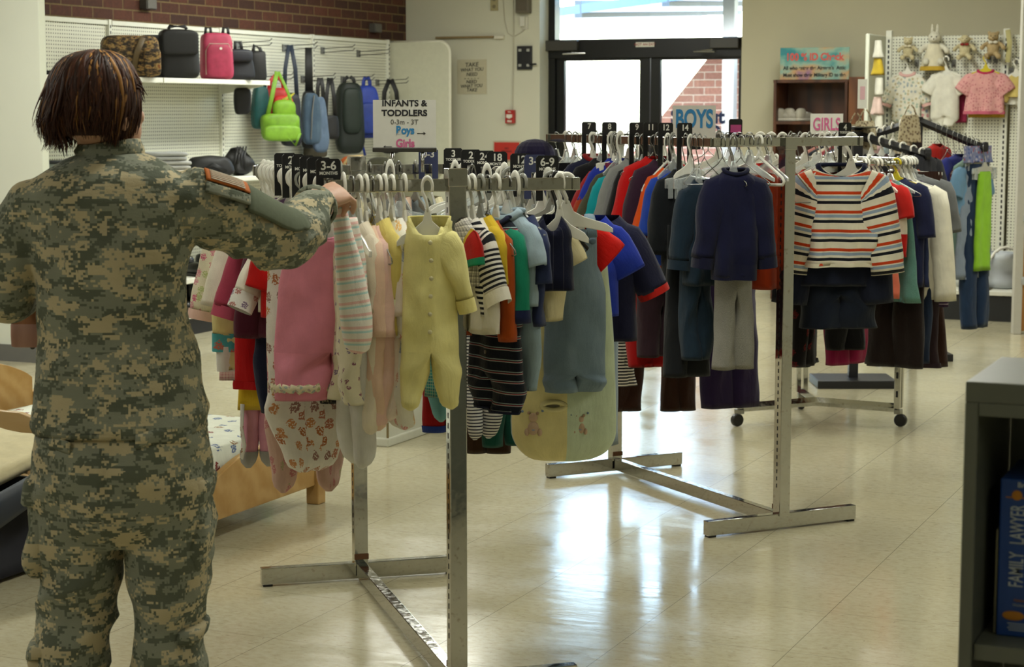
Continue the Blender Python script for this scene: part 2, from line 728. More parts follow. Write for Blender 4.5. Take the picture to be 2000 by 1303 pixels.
gl1, gr0 = gy(1247, 150, DY).x, gy(1288, 150, DY).x
d1 = leaf('door_1', DL + .06, pC - .004, pL, gl1)
d2 = leaf('door_2', pC + .004, DR - .035, gr0, pR)
trn = struct('window_transom', MB().box(((DL + DR) / 2, DY + .05, 2.385), (DR - DL - .1, .008, .57)), GLASS)
NAVY = plain('navy_vinyl', '#142a5c', .5)
for s, px, py, sz in (('S', 1315, 229, .16), ('ut', 1397, 229, .16), ('G', 1318, 252, .16), ('o.', 1398, 252, .16)):
    p = gy(px, py, DY)
    text('lettering', s, sz, NAVY, d2, (p.x, DY + .042, p.z), bold=.006)
for (x0, x1, y0, y1, ax) in ((1070, 1133, 80, 99, 1128), (1391, 1447, 74, 94, 1395)):
    a, b = gy(x0, y0, DY), gy(x1, y1, DY)
    t = thing('door_closer', 'grey box closer on the black header over the ' + ('left door leaf' if x0 < 1200 else 'right door leaf'), 'door closer', ((a.x + b.x) / 2, DY - .04, (a.z + b.z) / 2), group='door closers')
    boxobj('body', (0, 0, 0), (b.x - a.x, .07, a.z - b.z), plain('closer_bronze', '#37352f', .4), t, .006)
    sx = -1 if x0 > 1200 else 1
    obj('arm', MB().tube([(sx * .1, -.03, -.055), (sx * .24, -.08, -.07), (sx * .05, -.11, -.075)], .008), STEEL, t)
p = gy(1260, 87, DY - .02)
t = thing('exit_notice', 'small white notice with red letters on the black door header', 'sign', (p.x, DY - .022, p.z))
boxobj('plate', (0, 0, 0), (.165, .004, .04), WHITE_PLASTIC, t, .001)
text('lettering', 'NOT AN EXIT', .03, plain('red_ink', '#8e2a22', .6), t, (0, -.003, 0), bold=.0006)

# outdoors
CONC = plain('pale_concrete', '#b9b4a8', .9, var=.1, scale=6)
struct('ground_outside', MB().box((-6, 27.4, -.06), (30, 24, .1)), CONC)
a, b = gy(1292, 228, 18.2), gy(1380, 117, 18.2)
mb = MB().prism([(a.x - .3, -.01), (b.x + 6, -.01), (b.x + 6, b.z + .04), (b.x + .03, b.z + .04), (a.x, a.z), (a.x - .3, a.z - .36)], 18.2, 18.5)
struct('wall_outside', mb, BRICK_OUT)
struct('trim_outside_post', MB().box((gy(1425, 150, 16.8).x, 16.8, 1.3), (.11, .11, 2.6)), plain('outdoor_post', '#9a9894', .5))
PANEL = plain('canopy_steel', '#4d6b8c', .4, .3)
mb = MB().box((0, 0, 0), (12, 5.0, .08), Matrix.Translation((-3.5, 18.9, 2.86)) @ Matrix.Rotation(-.10, 4, 'Y') @ Matrix.Rotation(.05, 4, 'X'))
struct('roof_canopy', mb, PANEL)
for i in range(5):
    M = Matrix.Translation((-6.6 + i * .85, 18.9, 3.02 - .10 * 0 - (i - 2) * -.085 - .3)) @ Matrix.Rotation(.05, 4, 'X')
    struct('roof_beam', MB().box((0, 0, 0), (.07, 5, .16), M), plain('canopy_beam', '#33424f', .5))

# things on the left part of the back wall
WY = YW - .001


def onwall(px, py):
    return gy(px, py, WY)


p = onwall(922, 150)
t = thing('handwritten_poster', 'yellowed paper poster handwritten in black on white wall', 'poster', (p.x, WY - .003, p.z))
a, b = onwall(895, 117), onwall(953, 184)
boxobj('paper', (0, 0, 0), (b.x - a.x, .002, a.z - b.z), plain('aged_paper', '#bdb69c', .8), t, 0)
INK = plain('black_ink', '#17161a', .7)
for s, dy, sz, sx in (('TAKE', .102, .052, 1), ('WHAT YOU', .06, .042, .95), ('NEED', .02, .042, 1), ('- - - - -', -.012, .04, 1.3), ('NEED', -.044, .04, 1), ('WHAT YOU', -.08, .04, .95), ('TAKE', -.114, .042, 1)):
    text('lettering', s, sz, INK, t, (.004 * R.uniform(-1, 1), -.002, dy), (PI / 2, R.uniform(-.05, .03), 0), .0006, sx=sx, shear=.12)
p = onwall(999, 228)
t = thing('fire_pull_station', 'red fire alarm pull station with white handle on wall', 'fire alarm', (p.x, WY - .022, p.z))
REDP = plain('red_enamel', '#a5211b', .4)
boxobj('housing', (0, 0, 0), (.085, .044, .115), REDP, t, .006)
WSHINY = plain('white_lever', '#ded7cb', .4)
obj('pull_handle', MB().prism([(-.026, .02), (.026, .02), (.026, -.006), (0, -.018), (-.026, -.006)], -.034, -.02), WSHINY, t, bevel=.002)
text('lettering', 'FIRE', .024, WSHINY, t, (0, -.0228, -.04), bold=.001)
text('lettering', 'PULL', .014, WSHINY, t, (0, -.0228, .04), bold=.0006)
p = onwall(991, 295)
t = thing('red_notice', 'red notice in a pale frame low on the white wall', 'sign', (p.x, WY - .008, p.z))
a, b = onwall(964, 274), onwall(1018, 314)
w, h = b.x - a.x, a.z - b.z
boxobj('frame', (0, 0, 0), (w, .014, h), plain('cream_frame', '#b9ab94', .6), t, .003)
boxobj('paper', (0, -.0075, 0), (w - .024, .003, h - .024), plain('red_paper', '#b5291d', .6), t, 0)
DKR = plain('dark_red_ink', '#4c0f10', .7)
text('lettering', 'NO', .024, DKR, t, (0, -.0095, .022), bold=.0006)
text('lettering', 'SMOKING', .022, DKR, t, (0, -.0095, -.004), bold=.0006)
for nm, lab, px, py, w, h, c in (('light_switch', 'cream switch plate beside the red notice', 1036, 292, .062, .115, '#a59b78'), ('wall_outlet', 'cream outlet plate high on the wall near the top edge', 966, 6, .07, .13, '#a39872'), ('thermostat', 'white thermostat box with cream back plate on wall', 1026, 45, .055, .105, '#c9c6b8')):
    p = onwall(px, py)
    t = thing(nm, lab, 'wall fitting', (p.x, WY - .006, p.z))
    boxobj('plate', (0, 0, 0), (w, .012, h), plain('fit' + nm, c, .5), t, .002)
    if nm == 'light_switch':
        boxobj('toggle', (0, -.012, 0), (.012, .022, .026), plain('fitlight', '#8f865f', .5), t, .002)
    elif nm == 'wall_outlet':
        for dz in (-.03, .03):
            obj('socket', MB().lathe([(.016, 0), (.016, .004)], 14, Matrix.Translation((0, -.006, dz)) @ Matrix.Rotation(PI / 2, 4, 'X')), plain('sock', '#7c7358', .5), t)
    else:
        boxobj('cover', (-.012, -.022, .012), (.042, .034, .085), plain('thermo_cover', '#d2d0c4', .5), t, .004)
p = onwall(1026, 10)
t = thing('alarm_sounder', 'brown rectangular sounder box high on the wall by the door', 'wall fitting', (p.x, WY - .04, p.z + .03))
boxobj('housing', (0, 0, 0), (.12, .08, .2), plain('sounder', '#6b6353', .5), t, .006)
boxobj('lip', (0, -.045, -.03), (.1, .012, .1), plain('sounder2', '#5b5345', .5), t, .003)
p = onwall(1026, 113)
t = thing('speaker_bracket', 'black metal mounting bracket with four slots on wall', 'bracket', (p.x, WY - .014, p.z))
boxobj('plate', (0, 0, 0), (.135, .028, .2), BLACK_METAL, t, .004)
for sx in (-1, 1):
    for sz in (-1, 1):
        boxobj('slot', (sx * .038, -.016, sz * .064), (.026, .006, .022), plain('slotmetal', '#a8a8a2', .4), t, .001)
obj('arm', MB().tube([(.05, -.02, -.055), (.12, -.03, -.055)], .008), BLACK_METAL, t)
a, b = onwall(852, 74), onwall(985, 71)
t = thing('wood_ledge', 'narrow broken wooden strip jutting from the white wall', 'ledge', ((a.x + b.x) / 2, WY - .02, a.z))
boxobj('strip', (-.04, 0, 0), (b.x - a.x - .1, .04, .016), plain('raw_wood', '#8a744e', .7), t, .002)
boxobj('plaster', ((b.x - a.x) / 2 - .04, .004, -.005), (.09, .03, .03), plain('plaster', '#d5d0be', .8), t, .004)
pts = [onwall(x, y) - Vector((0, .008, 0)) for x, y in ((1003, 0), (1004, 60), (1003, 140), (1002, 214))]
tag(obj('surface_cable', MB().tube(pts, .0055), plain('cable', '#b7b29f', .6)), 'pale cable running down the wall to the red pull station', 'cable')
pts = [onwall(x, y) - Vector((0, .006, 0)) for x, y in ((983, 0), (986, 40), (992, 65), (1003, 72), (1018, 64), (1026, 57))]
tag(obj('surface_cable', MB().tube(pts, .004), plain('cable', '#b7b29f', .6)), 'thin pale wire looping up to the white thermostat', 'cable')
# red pipe and brick-wall boxes
p = gx(798, 40, XW)
t = thing('red_pipe', 'red painted pipe standing up the brick wall', 'pipe', (XW + .06, p.y, 2.06))
obj('pipe', MB().tube([(0, 0, 0), (0, 0, .94)], .03, 14), plain('red_pipe', '#6f1713', .4), t, smooth=True)
boxobj('clamp', (-.025, 0, .6), (.06, .08, .03), GREY_METAL, t)
for px, py, lab in ((282, 8, 'grey junction box on brick above the camouflage bag'), (727, 55, 'grey junction box on brick nearest the red pipe')):
    p = gx(px, py, XW)
    t = thing('junction_box', lab, 'junction box', (XW + .03, p.y, p.z))
    boxobj('housing', (0, 0, 0), (.06, .12, .075), plain('grey_box', '#4a4742', .5), t, .004)
    boxobj('cover', (.033, 0, 0), (.006, .105, .062), plain('grey_box2', '#5a5650', .5), t, .001)

# ------------------------------------------------------------------ left wall shelving
XB, XF = -7.6, -7.07
SEC = [9.22, 10.556, 11.906, 13.25, 14.535]
for i in range(4):
    y0, y1 = SEC[i], SEC[i + 1]
    w = ['behind the soldier', 'behind the camouflage bag', 'behind the hanging bags', 'nearest the rounded end panel'][i]
    g = thing('shelving_bay', 'white pegboard shelving bay on the brick wall, ' + w, 'shelving', (0, 0, 0), group='wall shelving bays')
    ym, yl = (y0 + y1) / 2, y1 - y0
    boxobj('pegboard', (XB - .01, ym, 1.1), (.02, yl - .03, 1.94), PEG_X, g, 0)
    boxobj('top_rail', (XB, ym, 2.075), (.03, yl - .03, .03), WHITE_METAL, g)
    u = MB().box((XB + .006, y1 - .018, 1.05), (.035, .03, 2.09))
    up = obj('upright', u, WHITE_METAL, g, bevel=.002)
    sl_ = MB()
    for k in range(46):
        sl_.box((XB + .0245, y1 - .018, .25 + k * .04), (.002, .008, .02))
    obj('slots', sl_, BLACK_METAL, up)
    boxobj('base_deck', ((XB + XF) / 2, ym, .125), (XF - XB, yl - .006, .03), WHITE_METAL, g, .004)
    boxobj('kick_plate', (XF - .03, ym, .055), (.03, yl - .006, .11), DARKKICK, g, .002)

    def shelf(z, xf, ya=y0, yb=y1, lip=.034):
        s = boxobj('shelf', ((XB + xf) / 2, (ya + yb) / 2, z), (xf - XB, yb - ya - .006, .018), WHITE_METAL, g, .003)
        boxobj('lip', (xf + .004, (ya + yb) / 2, z - .006), (.014, yb - ya - .008, lip), plain('shelf_lip', '#e6e6da', .35), s, .004)
        for yy in (ya + .02, yb - .02):
            obj('bracket', MB().prism([(XB, z - .012), (xf - .04, z - .012), (xf - .04, z - .03), (XB, z - .09)], yy - .003, yy + .003), WHITE_METAL, s)
    shelf(1.03, -7.09)
    if i < 2:
        shelf(1.70, -7.19)
        shelf(.37, -7.08)
    if i == 0:
        shelf(1.455, -7.26, y0, y1 - .12)
g = thing('end_panel', 'cream end panel with rounded top corner closing the wall shelving', 'panel', (0, 14.575, 0))
poly = [(XB, 0), (XF + .04, 0), (XF + .04, 1.98)] + [(XF - .06 + .1 * math.cos(a), 1.975 + .1 * math.sin(a)) for a in [i * PI / 16 for i in range(1, 9)]] + [(XB, 2.075)]
obj('panel', MB().prism(poly, -.012, .012), plain('cream_panel', '#c4c3ae', .6), g, bevel=.004)
obj('edge_strip', MB().tube([(x, 0, z) for x, z in poly[1:]], .014, 8), plain('cream_edge', '#dbd8c6', .45), g, smooth=True)

# ------------------------------------------------------------------ right wall shelving, bookcase, ID sign
YB2, YF2 = 14.5, 13.68
xs = [-3.29, -2.375, -1.46]
for i in range(2):
    xm, xl = (xs[i] + xs[i + 1]) / 2, xs[i + 1] - xs[i]
    g = thing('shelving_bay', ['white pegboard bay hung with baby clothes and soft toys', 'white pegboard bay beside the tall partition, mostly hidden'][i], 'shelving', group='back wall shelving bays')
    boxobj('pegboard', (xm, YB2 + .01, 1.08), (xl - .03, .02, 1.95), PEG_Y, g, 0)
    boxobj('base_deck', (xm, (YB2 + YF2) / 2, .2), (xl - .05, YB2 - YF2, .03), WHITE_METAL, g, .004)
    boxobj('kick_plate', (xm, YF2 + .03, .09), (xl - .05, .03, .18), DARKKICK, g, .002)
    for q in ([0, 1] if i == 0 else [1]):
        ux = xs[i + q] + (.012 if q == 0 else -.0265)
        up = boxobj('upright', (ux, YB2 - .006, 1.05), (.045, .035, 2.1), WHITE_METAL, g, .002)
        sl_ = MB()
        for k in range(44):
            sl_.box((ux, YB2 - .0245, .3 + k * .04), (.011, .002, .024))
        obj('slots', sl_, BLACK_METAL, up)
g = thing('end_panel', 'white end panel of the back wall shelving, next to the brown cabinet', 'panel', (xs[0] - .03, 0, 0))
obj('panel', MB().box((0, 14.23, 1.03), (.03, .54, 2.06)), PAINT_W, g, bevel=.01)
DKW = wood('dark_walnut', '#54301a', '#341b0e', .4, (8, 8, 1.5))
MDW = wood('mid_walnut', '#6a3f20', '#4a2913', .4, (8, 8, 1.5))
a, b = gy(1511, 156, 14.62), gy(1656, 156, 14.62)
g = thing('bookcase', 'dark brown open bookcase with sneakers on its shelf', 'bookcase', ((a.x + b.x) / 2, 14.8, 0))
bw, bh = b.x - a.x, a.z
for sx in (-1, 1):
    boxobj('side_panel', (sx * (bw / 2 - .012), 0, bh / 2), (.024, .36, bh), DKW, g)
boxobj('back_panel', (0, .17, bh / 2), (bw - .04, .012, bh - .02), DKW, g, 0)
for z in (bh - .012, gy(1580, 240, 14.65).z, .9, .45, .06):
    boxobj('shelf' if z < bh - .05 else 'top', (0, 0, z), (bw - .03 if z < bh - .05 else bw + .01, .35, .024), DKW, g)
c0, c1 = gy(1658, 150, 14.5), gy(1697, 150, 14.5)
g = thing('wooden_cabinet', 'mid brown tall cabinet side standing between bookcase and white end panel', 'cabinet', ((c0.x + c1.x) / 2, 14.74, 0))
boxobj('carcass', (0, 0, c0.z / 2), (c1.x - c0.x, .48, c0.z), MDW, g, .004)
boxobj('door', (0, -.246, c0.z / 2), (c1.x - c0.x - .012, .014, c0.z - .06), MDW, g, .002)
obj('knob', MB().lathe([(.006, 0), (.012, .01), (.012, .02), (.004, .026)], 12, Matrix.Translation((.06, -.252, 1.0)) @ Matrix.Rotation(PI / 2, 4, 'X')), STEEL, g.children[-1])


def sign_mat():
    t = NT('rainbow_print')
    nz = t.noise(t.scaled(t.coord(), (2.3, 1, 3.2)), 1.6, 3)
    t.base(t.ramp(nz.outputs[0], [(.28, lin('#1d4a86')), (.4, lin('#2d8a8e')), (.5, lin('#8fb0a0')), (.6, lin('#c49a6a')), (.72, lin('#7b4fa0'))]))
    t.set(Roughness=.3)
    return t.m


a, b = gy(1523, 94, 14.72), gy(1657, 156, 14.72)
g = thing('id_check_sign', 'rainbow coloured notice board leaning upright on top of dark bookcase', 'sign', ((a.x + b.x) / 2, 14.74, bh + (a.z - bh) / 2 + .002))
w, h = b.x - a.x, a.z - bh
boxobj('board', (0, 0, 0), (w, .01, h), sign_mat(), g, .002)
RI = plain('salmon_ink', '#d0564e', .5)
text('lettering', '100 % ID Check', .078, RI, g, (0, -.0065, h * .2), bold=.0028, sx=.9)
text('lettering', 'All who enter the Airmen\'s  Attic', .04, INK, g, (0, -.0065, -h * .14), bold=.0012, sx=.92)
text('lettering', 'Must show their Military ID to the', .04, INK, g, (0, -.0065, -h * .36), bold=.0012, sx=.9)
# tall partition at the right edge
a = gz(1976, 652)
g = thing('partition_panel', 'tall wooden board in a pale frame at the right edge', 'partition', (a.x, a.y, 0), YAW)
boxobj('frame_post', (.028, 0, 1.3), (.056, .06, 2.6), plain('pale_frame', '#b9b6ab', .5), g, .004)
OAK = wood('orange_oak', '#a87434', '#94622a', .5, (3, 3, 1.0))
boxobj('board', (.45, .01, .72), (.8, .03, 1.4), OAK, g, .003)
boxobj('upper_board', (.45, .01, 2.01), (.8, .03, 1.16), plain('pale_board', '#c0beb2', .6), g, .003)
boxobj('frame_rail', (.45, 0, 1.425), (.8, .05, .02), plain('pale_frame', '#b9b6ab', .5), g, .003)
for z in (.36, .78):
    obj('clip', MB().sq((.075, -.03, z), (.03, .012, .028), .4, .4), plain('clip_grey', '#a7a8a6', .4), g, smooth=True)
# ================================================================== hangers
def arc(cx, cz, r, a0, a1, n=9, y=0):
    return [(cx + r * math.cos(a0 + (a1 - a0) * i / n), y, cz + r * math.sin(a0 + (a1 - a0) * i / n)) for i in range(n + 1)]


HK = arc(0, -.014, .021, -.5, PI, 12) + [(-.019, 0, -.026), (-.006, 0, -.042), (0, 0, -.055), (0, 0, -.07)]
HANG = {}


def make_hanger(kind):
    """origin where the hook rests on the bar; the hanger lies in x-z"""
    o = None
    if kind in ('white', 'yellow', 'smoke'):
        m = {'white': WHITE_PLASTIC, 'yellow': plain('yellow_plastic', '#cdbb1c', .35), 'smoke': plain('smoky_plastic', '#8f8f86', .2)}[kind]
        w = .125
        poly = [(-.008, -.062), (.008, -.062), (.02, -.09), (.05, -.105), (w * .85, -.122), (w, -.135), (w, -.146), (w * .8, -.142), (.05, -.132), (0, -.128), (-.05, -.132), (-w * .8, -.142), (-w, -.146), (-w, -.135), (-w * .85, -.122), (-.05, -.105), (-.02, -.09)]
        o = obj('clothes_hanger', MB().prism(poly, -.0035, .0035), m, bevel=.0015)
        obj('hook', MB().tube(HK, .0045, 8, flat=1.3), m, o, smooth=True)
    elif kind == 'tube':
        o = obj('clothes_hanger', MB().tube([(0, 0, -.068), (.04, 0, -.085), (.15, 0, -.135), (.165, 0, -.148), (.155, 0, -.16), (.1, 0, -.162), (-.1, 0, -.162), (-.155, 0, -.16), (-.165, 0, -.148), (-.15, 0, -.135), (-.04, 0, -.085), (0, 0, -.068)], .0052, 8), WHITE_PLASTIC, smooth=True)
        obj('hook', MB().tube(HK, .0045, 8), WHITE_PLASTIC, o, smooth=True)
    elif kind == 'wire':
        o = obj('clothes_hanger', MB().tube([(0, 0, -.068), (.03, 0, -.09), (.17, 0, -.15), (.175, 0, -.158), (.16, 0, -.162), (-.16, 0, -.162), (-.175, 0, -.158), (-.17, 0, -.15), (-.03, 0, -.09), (0, 0, -.068)], .0018, 6), STEEL, smooth=True)
        obj('hook', MB().tube(HK, .0019, 6), STEEL, o, smooth=True)
    elif kind == 'clear':
        w = .135
        poly = [(-.01, -.06), (.01, -.06), (.024, -.09), (.05, -.1), (w, -.138), (w, -.15), (.05, -.128), (0, -.122), (-.05, -.128), (-w, -.15), (-w, -.138), (-.05, -.1), (-.024, -.09)]
        o = obj('clothes_hanger', MB().prism(poly, -.004, .004), CLEAR, bevel=.0015)
        obj('hook', MB().tube(HK, .0025, 6), STEEL, o, smooth=True)
    elif kind in ('clip', 'whiteclip'):
        m = CLEAR if kind == 'clip' else WHITE_PLASTIC
        o = obj('clothes_hanger', MB().prism([(-.012, -.06), (.012, -.06), (.03, -.075), (.13, -.082), (.13, -.1), (-.13, -.1), (-.13, -.082), (-.03, -.075)], -.004, .004), m, bevel=.0015)
        obj('hook', MB().tube(HK, .0025, 6), STEEL, o, smooth=True)
        for sx in (-1, 1):
            obj('clip', MB().box((sx * .1, -.008, -.1), (.03, .006, .04)).box((sx * .1, .008, -.1), (.03, .006, .04)).box((sx * .1, 0, -.085), (.02, .02, .008)), m, o, bevel=.002)
    elif kind == 'black':
        o = obj('clothes_hanger', MB().tube([(0, 0, -.068), (.04, 0, -.085), (.14, 0, -.135), (.1, 0, -.15), (-.1, 0, -.15), (-.14, 0, -.135), (-.04, 0, -.085), (0, 0, -.068)], .005, 8), BLACK_PLASTIC, smooth=True)
        obj('hook', MB().tube(HK, .0045, 8), BLACK_PLASTIC, o, smooth=True)
    return o


HDESC = {'white': 'white plastic hanger', 'yellow': 'yellow plastic hanger', 'smoke': 'smoky grey plastic hanger', 'tube': 'white tubular plastic hanger', 'wire': 'thin wire hanger', 'clear': 'clear plastic hanger with steel hook', 'clip': 'clear clip hanger with steel hook', 'whiteclip': 'white plastic clip hanger', 'black': 'black plastic hanger'}


def carry(hk, label):
    ws = label.split(',')[0].split()
    n = 16 - len(HDESC[hk].split()) - 2
    ws = ws[:n]
    while ws[-1] in ('the', 'a', 'with', 'of', 'on', 'and', 'below', 'under', 'behind', 'in', 'to', 'at', 'beside', 'left', 'over'):
        ws.pop()
    return '%s carrying the %s' % (HDESC[hk], ' '.join(ws))


def put_hanger(kind, P, rz, label, group=None, sc=1.0, tilt=0, zs=1.0):
    if kind not in HANG:
        o = HANG[kind] = make_hanger(kind)
    else:
        o = copy_tree(HANG[kind])
    o.location = P
    o.rotation_euler = (0, tilt, rz)
    o.scale = (sc, 1, zs)
    for k in ('group',):
        if k in o:
            del o[k]
    tag(o, label, 'hanger', group)
    return o


# ================================================================== clothes
def cloth_ring(hw, ht, z, n, ex=.8, xo=0, yo=0):
    def pw(x, e):
        return math.copysign(abs(x) ** e, x)
    return [Vector((xo + hw * pw(math.cos(2 * PI * j / n), ex), yo + ht * math.sin(2 * PI * j / n), z)) for j in range(n)]


def crumple(rings, amp, seed, k=9.0, top=.15, fade=0.0):
    """hanging folds: grow from the top down"""
    N = len(rings)
    amp *= 1.25
    for i, r in enumerate(rings):
        g = amp * (top + (1 - top) * i / max(1, N - 1)) * (1 - fade * max(0, i / N - .55) / .45)
        for j, p in enumerate(r):
            d = math.sin(p.x * k * 6.3 + seed * 2.1 + .9 * math.sin(p.z * 5 + seed)) * .55 + noise.noise(Vector((p.x * 13 + seed * 3.7, seed, p.z * 7))) * .9
            d2 = noise.noise(Vector((p.x * 28 + seed, p.y * 20, p.z * 22))) * .45 + .3 * (1 - 2 * abs(noise.noise(Vector((p.x * 9 + p.z * 7 + seed, p.y * 8, p.z * 5)))))
            p.y += g * (d + d2)
            p.x += g * .35 * noise.noise(Vector((seed, p.z * 9 + seed, p.y * 9)))
            p.z += g * .25 * noise.noise(Vector((p.x * 8, seed * 1.7, 2.3))) * (i == N - 1)
    return rings


def limb(path, rw, rt, n=18, seed=0, amp=.004, cap1=False):
    """flattened cloth tube along a path in x-z(-y); rw = half widths in the cloth plane, rt = half thickness"""
    P = [Vector(p) for p in path]
    rings = []
    for i, p in enumerate(P):
        t = (P[min(i + 1, len(P) - 1)] - P[max(i - 1, 0)]).normalized()
        a = Vector((0, 1, 0)).cross(t)
        if a.length < .1:
            a = Vector((1, 0, 0))
        a.normalize()
        b = t.cross(a)
        ring = []
        for j in range(n):
            th = 2 * PI * j / n
            q = p + a * (rw[i] * math.copysign(abs(math.cos(th)) ** .85, math.cos(th))) + b * (rt[i] * math.sin(th))
            w = amp * (noise.noise(Vector((q.x * 24 + seed, q.y * 24, q.z * 17 + seed))) + .6 * math.sin((q - P[0]).length * 55 + seed + 2 * math.cos(th)) * (.3 + i / len(P)))
            q = q + b * w * math.copysign(1, math.sin(th) + 1e-6) + a * w * .4
            ring.append(q)
        rings.append(ring)
    return rings


def lerp(a, b, t):
    return a + (b - a) * t


def samp(lst, n):
    """resample a list of tuples/floats to n entries"""
    out = []
    for i in range(n):
        f = i / (n - 1) * (len(lst) - 1)
        k = min(int(f), len(lst) - 2)
        t = f - k
        a, b = lst[k], lst[k + 1]
        out.append(tuple(lerp(x, y, t) for x, y in zip(a, b)) if isinstance(a, tuple) else lerp(a, b, t))
    return out


_gseed = [0]


def garment(name, label, cat, P, rz, mat, group=None, kind='top', w=.12, wh=None, L=.35, t=.022, z0=-.1, sleeve=None, cuff=None, collar=None, legs=None, buttons=None, hem=None, amp=.012, n=36, m=16, tilt=0.0, bib=None, dip=.02, flare=None, xo=0.0, yo=0.0, pocket=None, rnd=0.0, nk=None):
    """sleeve=(length, root half height, cuff half height, angle0, angle1[, forward]); cuff=(material, length)
    legs=(length, half width top, half width bottom, footed) ; hem=(material, depth)"""
    _gseed[0] += 1
    sd = _gseed[0] * 1.37
    g = thing(name, label, cat, P, rz, group)
    g.rotation_euler = (0, tilt, rz)
    wh = wh or w * 1.05
    zb = z0 - L
    lv = []
    if kind == 'top':
        nk = nk or min(.05, w * .45)
        lv = [(z0 - .002, nk, .018), (z0 - .012, nk * 1.25, .02), (z0 - .026, lerp(nk, w, .55), t * .95), (z0 - .042, w * .93, t), (z0 - .058, w, t)]
        for i in range(1, m + 1):
            f = i / m
            lv.append((z0 - .058 - (L - .058) * f, lerp(w * (1 - .05 * math.sin(PI * min(1, f * 3))), wh, f ** (1 if flare is None else flare)), t * (1 + .25 * f)))
    elif kind == 'bib':
        b = bib or .6
        lv = [(z0 - .03, w * b, t * .8), (z0 - .035 - .09, w * b * 1.04, t)]
        for i in range(m + 1):
            f = i / m
            lv.append((z0 - .13 - (L - .13) * f, lerp(w * b * 1.08, wh, min(1, f * 4) ** .6), t * (1 + .2 * f)))
    else:
        for i in range(m + 1):
            f = i / m
            lv.append((z0 - L * f, lerp(w, wh, f ** .5), t * (.7 + .5 * f)))
    if rnd:
        zt_ = zb + rnd
        lv = [q for q in lv if q[0] > zt_]
        h0, t0 = lv[-1][1], lv[-1][2]
        for i in range(1, 11):
            a = PI / 2 * i / 10
            lv.append((zt_ - rnd * math.sin(a), h0 - min(h0 * .92, rnd) * (1 - math.cos(a)), max(.006, t0 * math.cos(a) ** .6)))
    rings = [cloth_ring(hw, ht, z, n, xo=xo, yo=yo) for z, hw, ht in lv]
    if kind == 'top':
        for i, r in enumerate(rings[:3]):
            for p in r:
                p.z -= dip * (1 - i * .3) * min(1, max(0, -(p.y - yo) / .015)) * max(0, 1 - abs(p.x - xo) / (nk * 1.25)) ** .8
    crumple(rings, amp, sd, fade=.5 if legs else 0)
    last = [Vector(p) for p in rings[-1]]
    c = sum(last, Vector()) / n
    if not rnd and not legs:
        rings.append([c + (p - c) * .93 + Vector((0, 0, .012)) for p in last])
    body = obj('body', MB().loft(rings, False, bool(rnd)), mat, g, smooth=True)
    if hem:
        hr = [[c + (p - c) * 1.025 + Vector((0, 0, hem[1])) for p in last], [c + (p - c) * 1.04 + Vector((0, 0, hem[1] * .5)) for p in last], [c + (p - c) * 1.03 + Vector((0, 0, -.004)) for p in last]]
        obj('hem_band', MB().loft(hr), hem[0], g, smooth=True)
    if sleeve:
        sl_, r0, r1, a0, a1 = sleeve[:5]
        fw = sleeve[5] if len(sleeve) > 5 else 0
        for sx in (-1, 1):
            if len(sleeve) > 6 and sleeve[6] != sx:
                continue
            K = 11
            x, z, y = w - .022, z0 - .046 - r0 * .62, 0
            pts = [(xo + sx * (x - .03), yo, z + .014), (xo + sx * x, yo, z)]
            for i in range(K):
                a = lerp(a0, a1, i / K)
                x += math.sin(a) * sl_ / K
                z -= math.cos(a) * sl_ / K
                y -= fw / K
                pts.append((xo + sx * x, yo + y, z))
            rw = [r0 * .9] + samp([r0, lerp(r0, r1, .45), r1 * 1.05, r1], K + 1)
            rt = [t * .8] + samp([t * .9, t * .95, t * .9], K + 1)
            rg = limb(pts, rw, rt, 20, sd + sx, .0035 + amp * .1)
            cc = sum(rg[-1], Vector()) / 20
            rg.append([cc + (p - cc) * .85 + (Vector(pts[-2]) - Vector(pts[-1])) * .4 for p in rg[-1]])
            s_ = obj('sleeve', MB().loft(rg), sleeve[7] if len(sleeve) > 7 else mat, g, smooth=True)
            if cuff:
                d = (Vector(pts[-1]) - Vector(pts[-2])).normalized()
                e = Vector(pts[-1])
                cp = [e - d * .004, e + d * cuff[1] * .5, e + d * cuff[1], e + d * cuff[1] * .7]
                rc = limb([tuple(q) for q in cp], [r1 * 1.04, r1 * 1.02, r1 * 1.0, r1 * .8], [t * .98, t, t, t * .7], 20, sd, .001)
                # keep the frame of the sleeve end
                obj('cuff', MB().loft(rc[:3]), cuff[0], s_, smooth=True)
    if collar:
        nk = nk or min(.05, w * .45)
        pts = []
        for j in range(25):
            a = 2 * PI * j / 24
            fr = max(0, -math.sin(a))
            pts.append((xo + nk * 1.12 * math.cos(a), yo + .021 * math.sin(a) - .004 * fr, z0 - .004 - dip * 1.15 * fr + .004))
        obj('collar', MB().tube(pts, collar[1] if len(collar) > 1 else .008, 8, flat=.6), collar[0], g, smooth=True)
    if kind == 'bib':
        for sx in (-1, 1):
            b = bib or .6
            obj('strap', MB().tube([(xo + sx * w * b * .72, yo - t * .9, z0 - .05), (xo + sx * w * b * .7, yo - .012, z0 - .01), (xo + sx * w * .5, yo, z0 + .006), (xo + sx * w * b * .7, yo + .014, z0 - .02), (xo + sx * w * b * .6, yo + t, z0 - .1)], .014, 8, flat=.25, side=(1, 0, 0)), mat, g, smooth=True)
            if buttons:
                obj('button', MB().lathe([(.0, -.001), (.009, 0), (.009, .004), (.004, .005)], 12, Matrix.Translation((xo + sx * w * b * .72, yo - t * .98 - .004, z0 - .06)) @ Matrix.Rotation(PI / 2, 4, 'X')), buttons[0], g, smooth=True)
    elif buttons:
